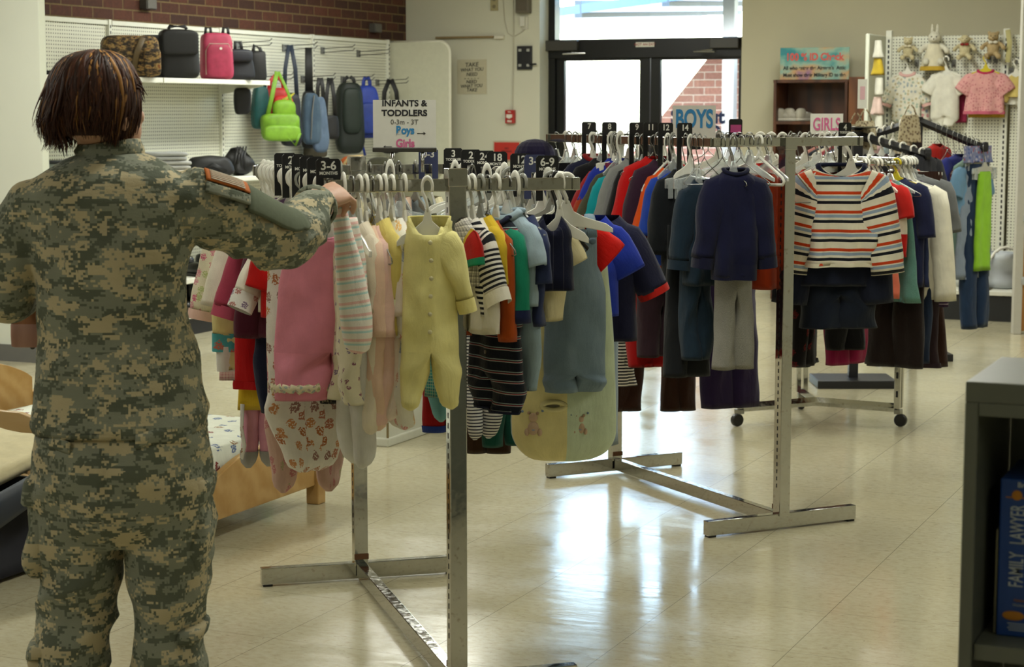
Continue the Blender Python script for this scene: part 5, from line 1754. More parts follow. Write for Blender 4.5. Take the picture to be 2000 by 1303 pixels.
A5(.76, 310, 500, 'shirt', 'sage green shirt behind the light blue shirt', 'shirt', cl('#6e8578'), w=.16, wh=.18, t=.035)
A5(.82, 318, 420, 'shirt', 'light blue short sleeved shirt on the black arm', 'shirt', cl('#5c7d98'), w=.17, wh=.18, L=.4, t=.04, sleeve=(.12, .065, .06, .4, .3))
A5(.87, 325, 545, 'shirt', 'pale grey blue shirt with turned hem', 'shirt', cl('#747e8c'), w=.14, wh=.2, t=.035)
A5(.9, 320, 470, 'jeans', 'dark blue jeans at the tip of the black arm', 'jeans', cl('#16243a', 'denim', ['#243a58']), 'clip', .12, kind='pants', wh=.13, legs=(645, .07, .06, False, .6), t=.04)
A5(1.0, 335, 530, 'trousers', 'lime green trouser leg in front of the jeans', 'trousers', cl('#7fae2c'), 'clip', .06, kind='pants', wh=.1, t=.03)
A5(.9, 285, 318, 'floral_blouse', 'blue and red floral scrap clipped at the arm tip', 'blouse', cl('#6a7090', 'dots', ['#8a3a40', '#a09aa8', '#3a4a80'], .025), 'clip', .16, kind='pants', wh=.16, t=.03)
for i, (f, c1) in enumerate(((.2, '#14161c'), (.35, '#232022'), (.5, '#3a2a2c'), (.65, '#101014'), (.8, '#4a4038'), (.92, '#17181f'))):
    armg(B4, 1.385, T4a, f, 300, 420 + 12 * i, 'shirt', 'dark shirt hanging from the near black waterfall arm', 'shirt', cl(c1), 'white', .14, grp='dark shirts on the near waterfall arm', t=.03, sleeve=(.12, .055, .05, .4, .2))
for i, (f, c1) in enumerate(((.15, '#a8a49a'), (.3, '#3a4a5c'), (.45, '#8a3a40'), (.6, '#c0b8a4'), (.75, '#20242c'), (.9, '#a06a60'))):
    armg(B4, 1.385, T4b, f, 285, 430, 'shirt', 'girls shirt hanging from the hidden left waterfall arm', 'shirt', cl(c1), 'clear', .13, grp='girls shirts on the left waterfall arm', t=.03)
for i, (f, c1) in enumerate(((.2, '#b8ae94'), (.4, '#c9c0b0'), (.6, '#8a98a0'), (.8, '#a88a88'), (.95, '#2c3038'))):
    armg(B5, 1.46, T5b, f, 275, 420, 'shirt', 'pale girls top hanging from the far left waterfall arm', 'shirt', cl(c1), 'white', .13, grp='pale tops on the far waterfall arm', t=.03)
FLOR = cl('#a89c80', 'dots', ['#5f4a38', '#7a6a50', '#4a3a30'], .022)
for px, y, dep, lab in ((1672, 232, 10.4, 'beige floral halter top left of the black post'), (1690, 225, 10.35, 'beige floral sun top on the post of the near waterfall rack'), (1778, 215, 11.2, 'beige floral sun dress looped over the far waterfall rack')):
    P = gd(px, y, dep)
    g = garment('halter_top', lab, 'top', P, YAW, FLOR, 'floral sun tops', kind='pants', w=.045, wh=.07, L=.16, t=.03, z0=-.03)
    for sx in (-1, 1):
        obj('strap', MB().tube([(sx * .035, 0, -.03), (sx * .02, -.01, .01), (sx * .006, 0, .03)], .007, 6, flat=.4), FLOR, g)
# small sign on the near waterfall rack
P = Vector((B4.x, B4.y, 0))
a, b = gp(1668, 162, P, nrm), gp(1683, 212, P, nrm)
g = thing('card_holder', 'small narrow card standing on a metal plate over the black post', 'sign', (B4.x, B4.y, 1.39), YAW)
obj('plate', MB().lathe([(.012, 0), (.11, .018), (.11, .022), (.012, .006)], 20), STEEL, g)
boxobj('card', (.02, 0, (a.z + b.z) / 2 - 1.39 + .01), (.05, .004, a.z - b.z + .02), plain('card_white', '#cfcdc2', .5), g, 0)
obj('lettering', MB().box((.02, -.003, (a.z + b.z) / 2 - 1.39 + .015), (.026, .001, .07)), plain('pink_wash', '#c9a0a4', .6), g)
# ================================================================== bags and oddments on the left wall shelves
def softbox(w, d, h, e1=.35, e2=.4, n=28, m=16, bulge=0.0, seed=1, amp=.006):
    def warp(p):
        f = p.z / (h / 2)
        k = 1 + bulge * (-f)
        return Vector((p.x * k, p.y * k, p.z)) + Vector((1, 1, .4)) * amp * noise.noise(p * 9 + Vector((seed, 0, 0))) + Vector((0, 1, 0)) * amp * noise.noise(p * 22 + Vector((0, seed, 0)))
    return MB().sq((0, 0, h / 2), (w / 2, d / 2, h / 2), e1, e2, n, m, warp=warp)


def nylon(h, name='nylon'):
    return plain(name + h, h, .6, k=1.2, var=.25, scale=25, bump=.25)


def at_shelf(px0, px1, y0, y1, X):
    """centre-bottom, width and height of something seen in the photo at plane X"""
    p = gx((px0 + px1) / 2, y1, X)
    dep = (p - CAM).dot(FW)
    return p, (px1 - px0) * dep / F_PX, (y1 - y0) * dep / F_PX


BRZ = YAW + .35


def bag(name, label, cat, px0, px1, y0, y1, X, mat, d=.16, z=None, rz=BRZ, group=None, e1=.3, e2=.35, bulge=.05, seed=1, amp=.008):
    p, w, h = at_shelf(px0, px1, y0, y1, X)
    g = thing(name, label, cat, (p.x, p.y, p.z if z is None else z), rz, group)
    wd = max(.05, (w - d * .18))
    obj('body', softbox(wd, d, h, e1, e2, bulge=bulge, seed=seed, amp=amp), mat, g, smooth=True)
    return g, wd, h, d


def strap(g, pts, mat, w=.016, name='strap'):
    return obj(name, MB().tube(pts, w, 8, flat=.16, side=(1, 0, 0)), mat, g, smooth=True)


BLK_N, NAVY_N = nylon('#0c0c0e'), nylon('#10131f')
ZT = 1.711


def hunt_mat():
    t = NT('woodland_print')
    c = t.scaled(t.coord(), (22, 22, 38))
    a = t.noise(c, 1, 4, .6)
    b = t.noise(c, 2.3, 3)
    col = t.ramp(a.outputs[0], [(.38, lin('#241a0e')), (.46, lin('#5a4526')), (.54, lin('#8f7444')), (.62, lin('#6e3f18'))], True)
    t.base(t.mix(t.ramp(b.outputs[0], [(.56, (0, 0, 0, 1)), (.6, (1, 1, 1, 1))]), col, lin('#1c140b')))
    t.set(Roughness=.8)
    return t.m


g, w, h, d = bag('duffel_bag', 'woodland camouflage duffel bag on the top shelf', 'bag', 193, 316, 67, 148, -7.3, hunt_mat(), .2, ZT)
OLV = nylon('#4f3f22')
strap(g, [(-.0, -d / 2 - .01, .02), (.03, -d / 2 - .012, h * .6), (.07, -d / 2 - .005, h * .95)], OLV, .02)
obj('front_pocket', MB().sq((w * .34, -d / 2 - .0, h * .36), (w * .15, .035, h * .32), .35, .4), hunt_mat(), g, smooth=True)
obj('zip', MB().tube([(-w * .4, -d / 2 * .6, h * .93), (0, -d / 2 * .75, h * .97), (w * .42, -d / 2 * .55, h * .93)], .005), OLV, g)
g, w, h, d = bag('garment_bag', 'large black laptop bag between camouflage and pink bags', 'bag', 305, 392, 54, 149, -7.3, BLK_N, .2, ZT)
obj('flap', MB().sq((.0, -d / 2 - .004, h * .72), (w * .46, .02, h * .24), .3, .3), nylon('#121214'), g, smooth=True)
strap(g, [(-.06, 0, h), (-.05, 0, h + .02), (.05, 0, h + .02), (.06, 0, h)], BLK_N, .014, 'handle')
bag('tote_bag', 'low black bag behind the black laptop bag', 'bag', 268, 330, 56, 140, -7.42, BLK_N, .12, ZT, seed=4)
g, w, h, d = bag('pink_bag', 'pink carry bag with a curved front pocket and black handles', 'bag', 389, 458, 60, 150, -7.3, nylon('#a02f4e'), .16, ZT)
obj('front_pocket', MB().sq((.0, -d / 2 - .005, h * .4), (w * .42, .022, h * .36), .45, .5), nylon('#9a2b49'), g, smooth=True)
for sx in (-1, 1):
    strap(g, [(sx * w * .28 - .02, -.03, h - .01), (sx * w * .28 - .015, -.03, h + .035), (sx * w * .28 + .015, -.03, h + .035), (sx * w * .28 + .02, -.03, h - .01)], BLK_N, .011, 'handle')
obj('badge', MB().lathe([(.009, 0), (.009, .004)], 14, Matrix.Translation((.01, -d / 2 - .028, h * .66)) @ Matrix.Rotation(PI / 2, 4, 'X')), WHITE_PLASTIC, g)
obj('zip', MB().tube([(-w * .42, -d / 2 - .008, h * .1), (-w * .42, -d / 2 - .012, h * .6), (-w * .3, -d / 2 - .016, h * .76), (w * .3, -d / 2 - .016, h * .76), (w * .42, -d / 2 - .012, h * .6)], .004), plain('zip_pale', '#a5867a', .4), g)
g, w, h, d = bag('backpack', 'small dark navy backpack at the right end of top shelf', 'bag', 428, 497, 92, 152, -7.26, nylon('#15171f'), .15, ZT, seed=3, bulge=.12)
obj('flap', MB().sq((.01, -d / 2, h * .78), (w * .4, .04, h * .2), .5, .5), nylon('#1b1d27'), g, smooth=True)
strap(g, [(-.01, 0, h - .01), (-.008, 0, h + .05), (.03, 0, h + .05), (.04, 0, h - .01)], BLK_N, .012, 'handle')
g, w, h, d = bag('backpack', 'black rucksack behind the navy backpack, strap standing up', 'bag', 484, 522, 96, 154, -7.34, nylon('#131214'), .15, ZT, seed=6)
strap(g, [(-.03, 0, h - .01), (-.02, 0, h + .04), (.02, 0, h + .02), (.04, 0, h - .04)], BLK_N, .014, 'handle')
for lab, px in (('black sandal on the top shelf at far left', 80), ('black sandal by the left wall, toe pointing right', 100)):
    p = gx(px, 139, -7.26)
    g = thing('sandal', lab, 'shoe', (p.x, p.y, ZT), YAW + .2)
    obj('sole', MB().sq((0, 0, .012), (.11, .045, .014), .5, .8), plain('sole_black', '#17181a', .6), g, smooth=True)
    obj('upper', MB().tube([(-.05, -.042, .02), (-.045, -.03, .075), (-.045, .03, .075), (-.05, .042, .02)], .02, 8, flat=.3, side=(1, 0, 0)), plain('strap_grey', '#2c302e', .6), g, smooth=True)
    obj('heel_strap', MB().tube([(-.06, -.04, .02), (-.1, -.03, .1), (-.1, .03, .1), (-.06, .04, .02)], .012, 8, flat=.3), plain('strap_grey', '#2c302e', .6), g, smooth=True)


def peg_hook(px, y, label, ln=.3):
    p = gx(px, y, XB)
    g = thing('peg_hook', label, 'hook', (XB, p.y, p.z), 0, 'pegboard hooks')
    boxobj('back_plate', (.006, 0, -.015), (.008, .055, .055), GREY_METAL, g, .001)
    for dz, dy in ((0, 0), (-.03, .0)):
        obj('prong', MB().tube([(.01, dy, dz), (ln - .02, dy, dz + .012), (ln, dy, dz + .03)], .0032, 6), plain('hook_steel', '#3a3a38', .35, .7), g, smooth=True)
    return g


HKL = 'wire double hook on the left pegboard, '
for px, y, lab in ((463, 84, 'above the black rucksack'), (554, 90, 'holding the navy strap'), (629, 95, 'empty, in the third bay'), (699, 101, 'empty, beside the end panel'), (506, 150, 'above the lime green bag'), (590, 151, 'holding the denim bags'), (668, 152, 'holding the dark printed backpack'), (736, 158, 'behind the infants sign')):
    peg_hook(px, y, HKL + lab)


def hung(name, label, px0, px1, y0, y1, ytop, mat, d=.13, X=-7.4, strapc=None, sx=.25, cat='bag', group=None, e1=.45, e2=.5, bulge=.12, seed=1, rz=BRZ, amp=.01, sw=.016):
    """a bag hanging by its strap from a hook; ytop = photo row of the strap top"""
    p, w, h = at_shelf(px0, px1, y0, y1, X)
    g = thing(name, label, cat, p, rz, group)
    obj('body', softbox(w * .95, d, h, e1, e2, bulge=bulge, seed=seed, amp=amp), mat, g, smooth=True)
    zt = gx((px0 + px1) / 2, ytop, X).z - p.z
    if strapc:
        for s_ in (-1, 1):
            strap(g, [(s_ * w * sx, 0, h * .9), (s_ * w * sx * .8, -.0, lerp(h, zt, .5)), (s_ * .008, 0, zt)], strapc, sw)
    return g, w * .95, h, d


TEAL_N, RED_N, LIME = nylon('#0d4a4a'), nylon('#a01f1c'), nylon('#6a9420')
hung('backpack', 'teal and black backpack behind the red one', 493, 527, 168, 252, 150, TEAL_N, .14, -7.47, BLK_N, seed=2)
g, w, h, d = hung('backpack', 'red backpack with yellow piping behind the lime bag', 510, 572, 172, 250, 148, RED_N, .14, -7.42, RED_N, seed=3)
obj('front_pocket', MB().sq((.03, -d / 2 - .01, h * .5), (w * .34, .04, h * .3), .5, .6), nylon('#c0281f'), g, smooth=True)
for k in range(3):
    obj('piping', MB().tube([(-.06 + .02 * k, -d / 2 - .04, h * (.2 + .04 * k)), (-.02 + .02 * k, -d / 2 - .055, h * (.62 + .05 * k)), (.09 + .01 * k, -d / 2 - .045, h * (.78 + .04 * k))], .004), plain('piping_yellow', '#b8b030', .5), g, smooth=True)
g, w, h, d = hung('shoulder_bag', 'lime green shoulder bag with a long strap', 508, 588, 222, 276, 140, LIME, .12, -7.3, None, seed=5, bulge=-.05)
zt = gx(545, 140, -7.3).z - g.location.z
strap(g, [(-w * .4, -.02, h * .6), (-w * .22, -.01, h + .12), (-.02, 0, zt)], LIME, .017)
strap(g, [(w * .42, 0, h * .8), (w * .22, 0, h + .15), (-.01, 0, zt)], LIME, .012)
obj('flap', MB().sq((.0, -d / 2, h * .3), (w * .48, .03, h * .28), .5, .5), nylon('#719c26'), g, smooth=True)
obj('mesh_pocket', MB().sq((.03, .0, h + .03), (w * .3, .04, h * .35), .7, .7), nylon('#6f9a1c'), g, smooth=True)
strap(g, [(w * .1, -d / 2 - .02, h * .2), (w * .3, -d / 2 - .05, -.03), (w * .45, -d / 2 - .02, h * .3)], LIME, .012)
hung('shoulder_bag', 'dark navy shoulder bag on a wide strap hung highest', 548, 590, 182, 286, 88, NAVY_N, .12, -7.42, nylon('#182436'), .3, seed=6)
hung('shoulder_bag', 'black satchel hanging behind the denim bag', 588, 622, 178, 290, 93, BLK_N, .1, -7.46, BLK_N, .1, seed=8, sw=.02)
DEN_N = cl('#38495a', 'denim', ['#5a6a7a'])
g, w, h, d = hung('denim_bag', 'grey blue denim bag with a zip, hanging open', 590, 628, 182, 282, 150, DEN_N, .1, -7.38, None, seed=9)
obj('zip', MB().tube([(-.02, -d / 2 - .01, .04), (-.01, -d / 2 - .014, h * .6), (.01, -d / 2 - .004, h * .95)], .005), GREY_METAL, g)
g = hung('denim_jacket', 'faded denim garment hanging beside the denim bag', 612, 642, 190, 298, 152, cl('#4a5a70', 'denim', ['#75859a']), .07, -7.33, BLK_N, .2, seed=10, e1=.6, bulge=.3)
hung('waist_bag', 'black waist bag on a crossed strap with buckles', 630, 662, 225, 272, 152, BLK_N, .08, -7.36, BLK_N, .3, seed=11)
hung('canvas_bag', 'olive canvas bag low behind the denim garment', 592, 640, 270, 308, 240, nylon('#4a4434'), .08, -7.5, None, seed=12)
g, w, h, d = hung('backpack', 'black green printed backpack beside the blue one', 655, 712, 162, 300, 150, plain('print_dark', '#0f1a14', .6, k=1.1, var=.3), .16, -7.42, BLK_N, .2, seed=13, bulge=.1)
for k in range(6):
    obj('gold_print', MB().sq((.02 * ((k * 7) % 3 - 1), -d / 2 - .014, h * (.4 + .09 * k)), (.008, .004, .01)), plain('gold_print', '#8a7430', .5), g, smooth=True)
obj('front_pocket', MB().sq((0, -d / 2, h * .6), (w * .36, .03, h * .32), .5, .7), plain('print_dark2', '#12211a', .6, k=1.1, var=.3), g, smooth=True)
g, w, h, d = hung('backpack', 'bright blue backpack left of the infants sign', 692, 742, 168, 270, 150, nylon('#1c3590'), .15, -7.38, nylon('#1b3288'), .15, seed=14, bulge=.1)
obj('front_pocket', MB().sq((0, -d / 2 - .004, h * .38), (w * .4, .03, h * .3), .5, .5), nylon('#17307f'), g, smooth=True)
strap(g, [(-.03, 0, .03), (-.04, -.01, -.06), (-.02, -.01, -.14)], nylon('#1b3288'), .01)
hung('shoulder_bag', 'black bag whose straps show over the infants sign', 742, 785, 205, 300, 155, BLK_N, .1, -7.42, BLK_N, .35, seed=15, sw=.02)
g = hung('winter_gloves', 'pair of dark gloves hanging under the top shelf', 457, 490, 172, 224, 165, nylon('#0f1018'), .07, -7.4, None, seed=16, cat='gloves', bulge=-.1)
# on the middle shelf
ZM = 1.04


def lump(name, label, cat, px0, px1, y0, y1, mat, d=.2, X=-7.25, seed=1, e1=.8, e2=.9, amp=.02, z=ZM, rz=BRZ, group=None, bulge=.15):
    p, w, h = at_shelf(px0, px1, y0, y1, X)
    g = thing(name, label, cat, (p.x, p.y, z), rz, group)
    obj('body', softbox(w * .93, d, h, e1, e2, 32, 18, bulge, seed, amp), mat, g, smooth=True)
    return g, w, h, d


for k, (x0, x1, y0, y1, c) in enumerate(((266, 378, 310, 331, '#c9c7bd'), (270, 374, 296, 316, '#9a9b98'), (276, 366, 284, 304, '#8d8f8d'))):
    p, w, h = at_shelf(x0, x1, y0, y1, -7.22)
    g = thing('folded_sweatshirt', ['white folded sweatshirt at the bottom of the shelf stack', 'light grey folded sweatshirt in the middle of the stack', 'mid grey folded sweatshirt on top of the stack'][k], 'folded clothes', (p.x, p.y, ZM + [0, .07, .128][k]), BRZ, 'folded sweatshirts')
    for q in range(2):
        obj('fold', MB().sq((.006 * (q - .5), 0, [.07, .058, .056][k] * (.25 + .5 * q)), (w * .47, .13, [.07, .058, .056][k] * .26), .35, .45, 28, 8, warp=lambda v: v + Vector((0, 0, .006 * noise.noise(v * 8)))), cl(c), g, smooth=True)
g, w, h, d = lump('black_duffel', 'black soft bag slumped on the middle shelf', 'bag', 362, 456, 290, 331, BLK_N, .2, seed=2, amp=.014, e1=.5, e2=.6)
strap(g, [(-.08, -.1, .05), (0, -.12, .09), (.1, -.1, .04)], nylon('#141416'), .015)
g, w, h, d = lump('black_jacket', 'crumpled black jacket heaped on the middle shelf', 'jacket', 432, 494, 276, 331, nylon('#09090b'), .2, seed=3, amp=.035, bulge=.3)
for k in range(4):
    strap(g, [(-.05 + .03 * k, -.09, .03), (-.03 + .02 * k, -.11, h * .6), (.0 + .02 * k, -.04, h * 1.02)], BLK_N, .006)
lump('knit_hat', 'green and blue striped knit hat on the middle shelf', 'hat', 495, 537, 296, 318, cl('#3f6a58', 'stripe', [(0, '#4d7a5c'), (.4, '#2c4a66'), (.7, '#93a060')], .03), .14, -7.2, 5, amp=.008)
lump('knit_scarf', 'dark striped scarf folded under the green hat', 'scarf', 492, 540, 314, 326, cl('#201c20', 'vstripe', [(0, '#1a181c'), (.6, '#5a3020'), (.75, '#3a3a4a')], .04), .16, -7.17, 6, amp=.006)
lump('baseball_cap', 'dark purple cap beside the striped scarf', 'cap', 534, 584, 307, 325, cl('#1c1730'), .16, -7.2, 7, amp=.008)
lump('knit_hat', 'lilac wool hat left of the yellow tub', 'hat', 582, 608, 309, 324, cl('#6f6488'), .1, -7.2, 8, amp=.006)
p, w, h = at_shelf(600, 624, 304, 322, -7.18)
g = thing('tub', 'small mustard yellow tub on the middle shelf', 'tub', (p.x, p.y, ZM), 0)
YTUB = plain('yellow_tub', '#c98a10', .45)
obj('body', MB().lathe([(.036, 0), (.04, .004), (.042, .06)], 20), YTUB, g, smooth=True)
obj('lid', MB().lathe([(.046, .058), (.046, .07), (.04, .073)], 20), plain('yellow_lid', '#d49a1c', .45), g, smooth=True)
p, w, h = at_shelf(588, 630, 300, 320, -7.32)
g = thing('blue_visor', 'blue plastic visor behind the yellow tub', 'visor', (p.x, p.y, ZM), BRZ)
obj('brim', MB().sq((0, 0, .045), (w * .5, .07, .03), .7, .9), plain('blue_visor', '#16398a', .4), g, smooth=True)
g, w, h, d = lump('sun_visor', 'orange lined camouflage sun visor standing open', 'visor', 662, 712, 293, 319, plain('orange_lining', '#a04a16', .6), .1, -7.2, 9, amp=.004)
obj('brim', MB().tube([(-w * .5, -.05, .01), (-w * .2, -.08, h * .9), (w * .3, -.08, h * 1.0), (w * .52, -.05, .01)], .012, 8), plain('visor_edge', '#b8a070', .6), g, smooth=True)
lump('baseball_cap', 'brown camouflage cap left of the orange visor', 'cap', 633, 672, 302, 320, hunt_mat(), .14, -7.2, 10, amp=.006)
g, w, h, d = lump('baseball_cap', 'olive grey cap with its peak pointing right', 'cap', 716, 764, 298, 318, cl('#3c3b2e'), .15, -7.2, 11, amp=.005)
obj('peak', MB().sq((w * .5, -.02, .02), (.07, .06, .008), .6, .9), cl('#3c3b2e'), g, smooth=True)
p, w, h = at_shelf(74, 112, 300, 334, -7.2)
g = thing('storage_tub', 'translucent plastic tub at the far left of middle shelf', 'tub', (p.x, p.y, ZM), BRZ)
TUBM = plain('tub_clear', '#8e9896', .2)
obj('body', MB().loft([[(x * .17 * k, y * .12 * k, z) for x, y in ((-1, -1), (1, -1), (1, 1), (-1, 1))] for k, z in ((.88, 0), (1, .14), (.97, .14), (.86, .01))], True, True), TUBM, g, bevel=.008)
boxobj('lid', (0, 0, .15), (.37, .26, .018), plain('tub_lid', '#1c2024', .4), g, .004)
# footwear on the low shelves
for k, (px, y, zz, lab, tall) in enumerate(((376, 530, .385, 'shiny black dress shoe on the lower shelf by the soldier', 0), (404, 527, .385, 'shiny black dress shoe on the lower shelf, right of its pair', 0), (378, 640, .145, 'tall black boot standing on the bottom deck', 1), (404, 632, .145, 'tall black boot behind the rose sleeve', 1), (352, 640, .145, 'tall black boot hidden nearest the soldier', 1))):
    p = gx(px, y, -7.2)
    g = thing('boot' if tall else 'dress_shoe', lab, 'boot' if tall else 'shoe', (p.x, p.y, zz), -.5)
    LEA = plain('black_leather', '#0a0a0b', .25)
    obj('sole', MB().sq((0, 0, .01), (.14, .05, .012), .5, .8), BLACK_PLASTIC, g, smooth=True)
    obj('upper', MB().sq((.02, 0, .045), (.115, .045, .045), .8, .9).sq((-.07, 0, .07), (.055, .042, .06), .7, .9), LEA, g, smooth=True)
    if tall:
        obj('shaft', MB().loft([ell(-.06 + .01 * math.sin(i), 0, .06 + .036 * i, .055 + .002 * i, .05, 16) for i in range(6)], False, False), LEA, g, smooth=True)
    obj('laces', MB().tube([(-.02, -.02, .09), (.0, .02, .088), (.015, -.02, .084), (.03, .02, .08)], .004), plain('lace', '#2a2a2c', .6), g)

# ================================================================== baby clothes and soft toys on the right pegboard
YP = 14.42


def wallg(px, y0, y1, hw, name, label, cat, mat, hk='white', dy=0.0, **k):
    Y = YP - dy
    P0 = gy(px, y0 - 28, Y)
    dep = (P0 - CAM).dot(FW)
    s = dep / F_PX
    zn = gy(px, y0, Y).z
    k['z0'] = zn - P0.z
    k['L'] = zn - gy(px, y1, Y).z
    k['w'] = hw * s * 1.06
    if k.get('sleeve'):
        q = list(k['sleeve'])
        q[0], q[1], q[2] = q[0] * s, q[1] * s, q[2] * s
        k['sleeve'] = tuple(q)
    if k.get('legs'):
        q = list(k['legs'])
        q[0] = gy(px, y1, Y).z - gy(px, q[0], Y).z
        q[1], q[2] = q[1] * s, q[2] * s
        k['legs'] = tuple(q)
    if 'wh' in k:
        k['wh'] *= s * 1.06
    g = garment(name, label, cat, P0, .08, mat, 'baby clothes on the back pegboard', **k)
    if hk:
        put_hanger(hk, P0, .08, carry(hk, label), 'hangers carrying clothes', sc=.9)
    hkk = thing('peg_hook', 'wire hook on the back pegboard holding the %s' % ' '.join(label.split(',')[0].split()[:7]), 'hook', (P0.x, YB2 - .01, P0.z - .004), 0, 'back pegboard hooks')
    boxobj('back_plate', (0, 0, 0), (.03, .006, .05), GREY_METAL, hkk, .001)
    obj('prong', MB().tube([(0, 0, 0), (0, -.14 - dy, 0), (0, -.15 - dy, .015)], .003, 6), STEEL, hkk, smooth=True)
    return g


DOTS = cl('#cdc9ba', 'dots', ['#7f8f9a', '#a89a70', '#8aa090', '#cdc9ba'], .03)
wallg(1773, 142, 240, 26, 'sleepsuit', 'white spotted sleepsuit with pink collar under the cream teddy', 'sleepsuit', DOTS, sleeve=(42, 16, 12, .55, .35), cuff=(cl('#c9a09a'), .02), collar=(cl('#c9a09a'), .012), wh=26, t=.03)
wallg(1790, 150, 245, 26, 'baby_bodysuit', 'printed baby suit behind the spotted sleepsuit', 'bodysuit', cl('#c3beb0', 'dots', ['#5a6a90', '#b0606a', '#c3beb0'], .04), None, -.05, t=.03, sleeve=(30, 15, 13, .6, .4))
wallg(1848, 140, 225, 25, 'baby_bodysuit', 'white baby bodysuit hanging third along the pegboard', 'bodysuit', cl('#cbc8bb'), sleeve=(26, 14, 13, .7, .5), legs=(248, 15, 10, True, -.8), t=.03, dy=.03)
wallg(1862, 150, 240, 26, 'baby_blouse', 'deep pink top behind the white bodysuit', 'top', cl('#8e2a48'), None, -.06, t=.03, sleeve=(28, 14, 13, .6, .5))
wallg(1926, 137, 222, 32, 'baby_blouse', 'pale pink wrap top with a frilled hem on yellow hanger', 'top', cl('#c48f8c', 'dots', ['#a8606a', '#c48f8c'], .02), 'yellow', sleeve=(26, 18, 17, .75, .6), hem=(cl('#b0586a'), .02), collar=(cl('#a02848'), .01), t=.035, wh=37, dy=.04)
wallg(1930, 142, 230, 34, 'baby_dress', 'mustard edged dress behind the pale pink top', 'dress', cl('#a8872c'), None, -.02, t=.03, wh=33)
wallg(1944, 143, 190, 30, 'baby_blouse', 'crimson sleeved top showing right of the pink wrap top', 'top', cl('#a01c44'), None, -.05, t=.03, sleeve=(22, 16, 14, .8, .7))
wallg(1985, 145, 190, 18, 'baby_blouse', 'pale yellow top cut by the right edge', 'top', cl('#b8a460'), 'white', sleeve=(34, 14, 13, .5, .3), t=.03)
wallg(1974, 165, 205, 16, 'baby_blouse', 'white sleeved top under the yellow top at right edge', 'top', cl('#c4c2b6'), None, -.03, sleeve=(22, 12, 10, .6, .4), t=.03)


def plush(kind, px, y0, y1, label, mat, mat2):
    """soft toy sitting against the pegboard; one sewn body, face and trims as parts"""
    P0 = gy(px, y1, YP)
    P1 = gy(px, y0, YP)
    Ht = P1.z - P0.z
    g = thing('plush_' + kind, label, 'soft toy', P0, .1, 'soft toys on the back pegboard')
    k = Ht / .27
    m = MB()
    m.sq((0, 0, .095 * k), (.052 * k, .042 * k, .065 * k))
    hz = .19 * k
    m.sq((0, -.01 * k, hz), (.046 * k, .042 * k, .042 * k))
    m.sq((0, -.045 * k, hz - .012 * k), (.022 * k, .02 * k, .017 * k))
    for sx in (-1, 1):
        if kind == 'rabbit':
            m.sq((sx * .018 * k, 0, hz + .06 * k), (.012 * k, .008 * k, .042 * k))
        elif kind == 'lamb':
            m.sq((sx * .05 * k, 0, hz + .004 * k), (.024 * k, .01 * k, .012 * k))
        else:
            m.sq((sx * .036 * k, 0, hz + .036 * k), (.016 * k, .009 * k, .016 * k))
        m.tube([(sx * .04 * k, 0, .14 * k), (sx * .075 * k, -.02 * k, .12 * k), (sx * .09 * k, -.035 * k, .1 * k)], [.02 * k, .018 * k, .02 * k], 10)
        m.sq((sx * .091 * k, -.036 * k, .098 * k), (.02 * k,) * 3)
        m.tube([(sx * .025 * k, -.01 * k, .05 * k), (sx * .045 * k, -.04 * k, .03 * k), (sx * .05 * k, -.06 * k, .026 * k)], [.024 * k, .022 * k, .024 * k], 10)
        m.sq((sx * .05 * k, -.066 * k, .026 * k), (.024 * k, .016 * k, .026 * k))
    obj('body', remeshed(m, .006 * k, 4), mat, g, smooth=True)
    for sx in (-1, 1):
        obj('eye', MB().sq((sx * .017 * k, -.05 * k, hz + .008 * k), (.0045 * k,) * 3, n=8, m=6), BLACK_PLASTIC, g, smooth=True)
    obj('nose', MB().sq((0, -.066 * k, hz - .008 * k), (.006 * k, .004 * k, .004 * k), n=8, m=6), plain('nose_brown', '#4a2e24', .5), g, smooth=True)
    if kind == 'rabbit':
        obj('dress', MB().loft([ell(0, 0, z * k, a * k, b * k, 20) for z, a, b in ((.15, .045, .04), (.1, .058, .05), (.03, .085, .06), (-.02, .095, .065))]), mat2, g, smooth=True)
        obj('dress_trim', MB().loft([ell(0, 0, z * k, a * k, b * k, 20) for z, a, b in ((-.005, .095, .066), (-.035, .1, .07))]), cl('#a88a30'), g, smooth=True)
    else:
        for sx in (-1, 1):
            obj('bow', MB().sq((sx * .02 * k, -.048 * k, .145 * k), (.02 * k, .006 * k, .012 * k), .8, .8, 10, 8), mat2, g, smooth=True)
    return g


PL = plain('plush_cream', '#b9ae8a', .95, k=1.2, var=.3, scale=160, bump=.5)
PL2 = plain('plush_white', '#c3bfae', .95, k=1.2, var=.25, scale=160, bump=.5)
PL3 = plain('plush_tan', '#a8926a', .95, k=1.2, var=.3, scale=160, bump=.5)
plush('bear', 1773, 66, 118, 'cream plush bear, leftmost toy above the spotted sleepsuit', PL, cl('#bdb59c'))
plush('rabbit', 1824, 52, 128, 'white plush rabbit in a long dress with gold trim', PL2, cl('#c0b9a2'))
plush('lamb', 1884, 60, 118, 'cream plush lamb holding a red flower', PL, cl('#7a2420'))
plush('bear', 1939, 54, 116, 'tan plush bear with a pale bow, rightmost toy', PL3, cl('#c4bfae'))
p = gy(1966, 90, YP)
tag(obj('ribbon_strip', MB().tube([(p.x, p.y + .03, p.z + .12), (p.x + .02, p.y, p.z + .02), (p.x + .01, p.y, p.z - .12)], .018, 8, flat=.2, side=(1, 0, 0)), cl('#a8a070')), 'pale ribbon strip hanging beside the tan plush bear', 'ribbon')
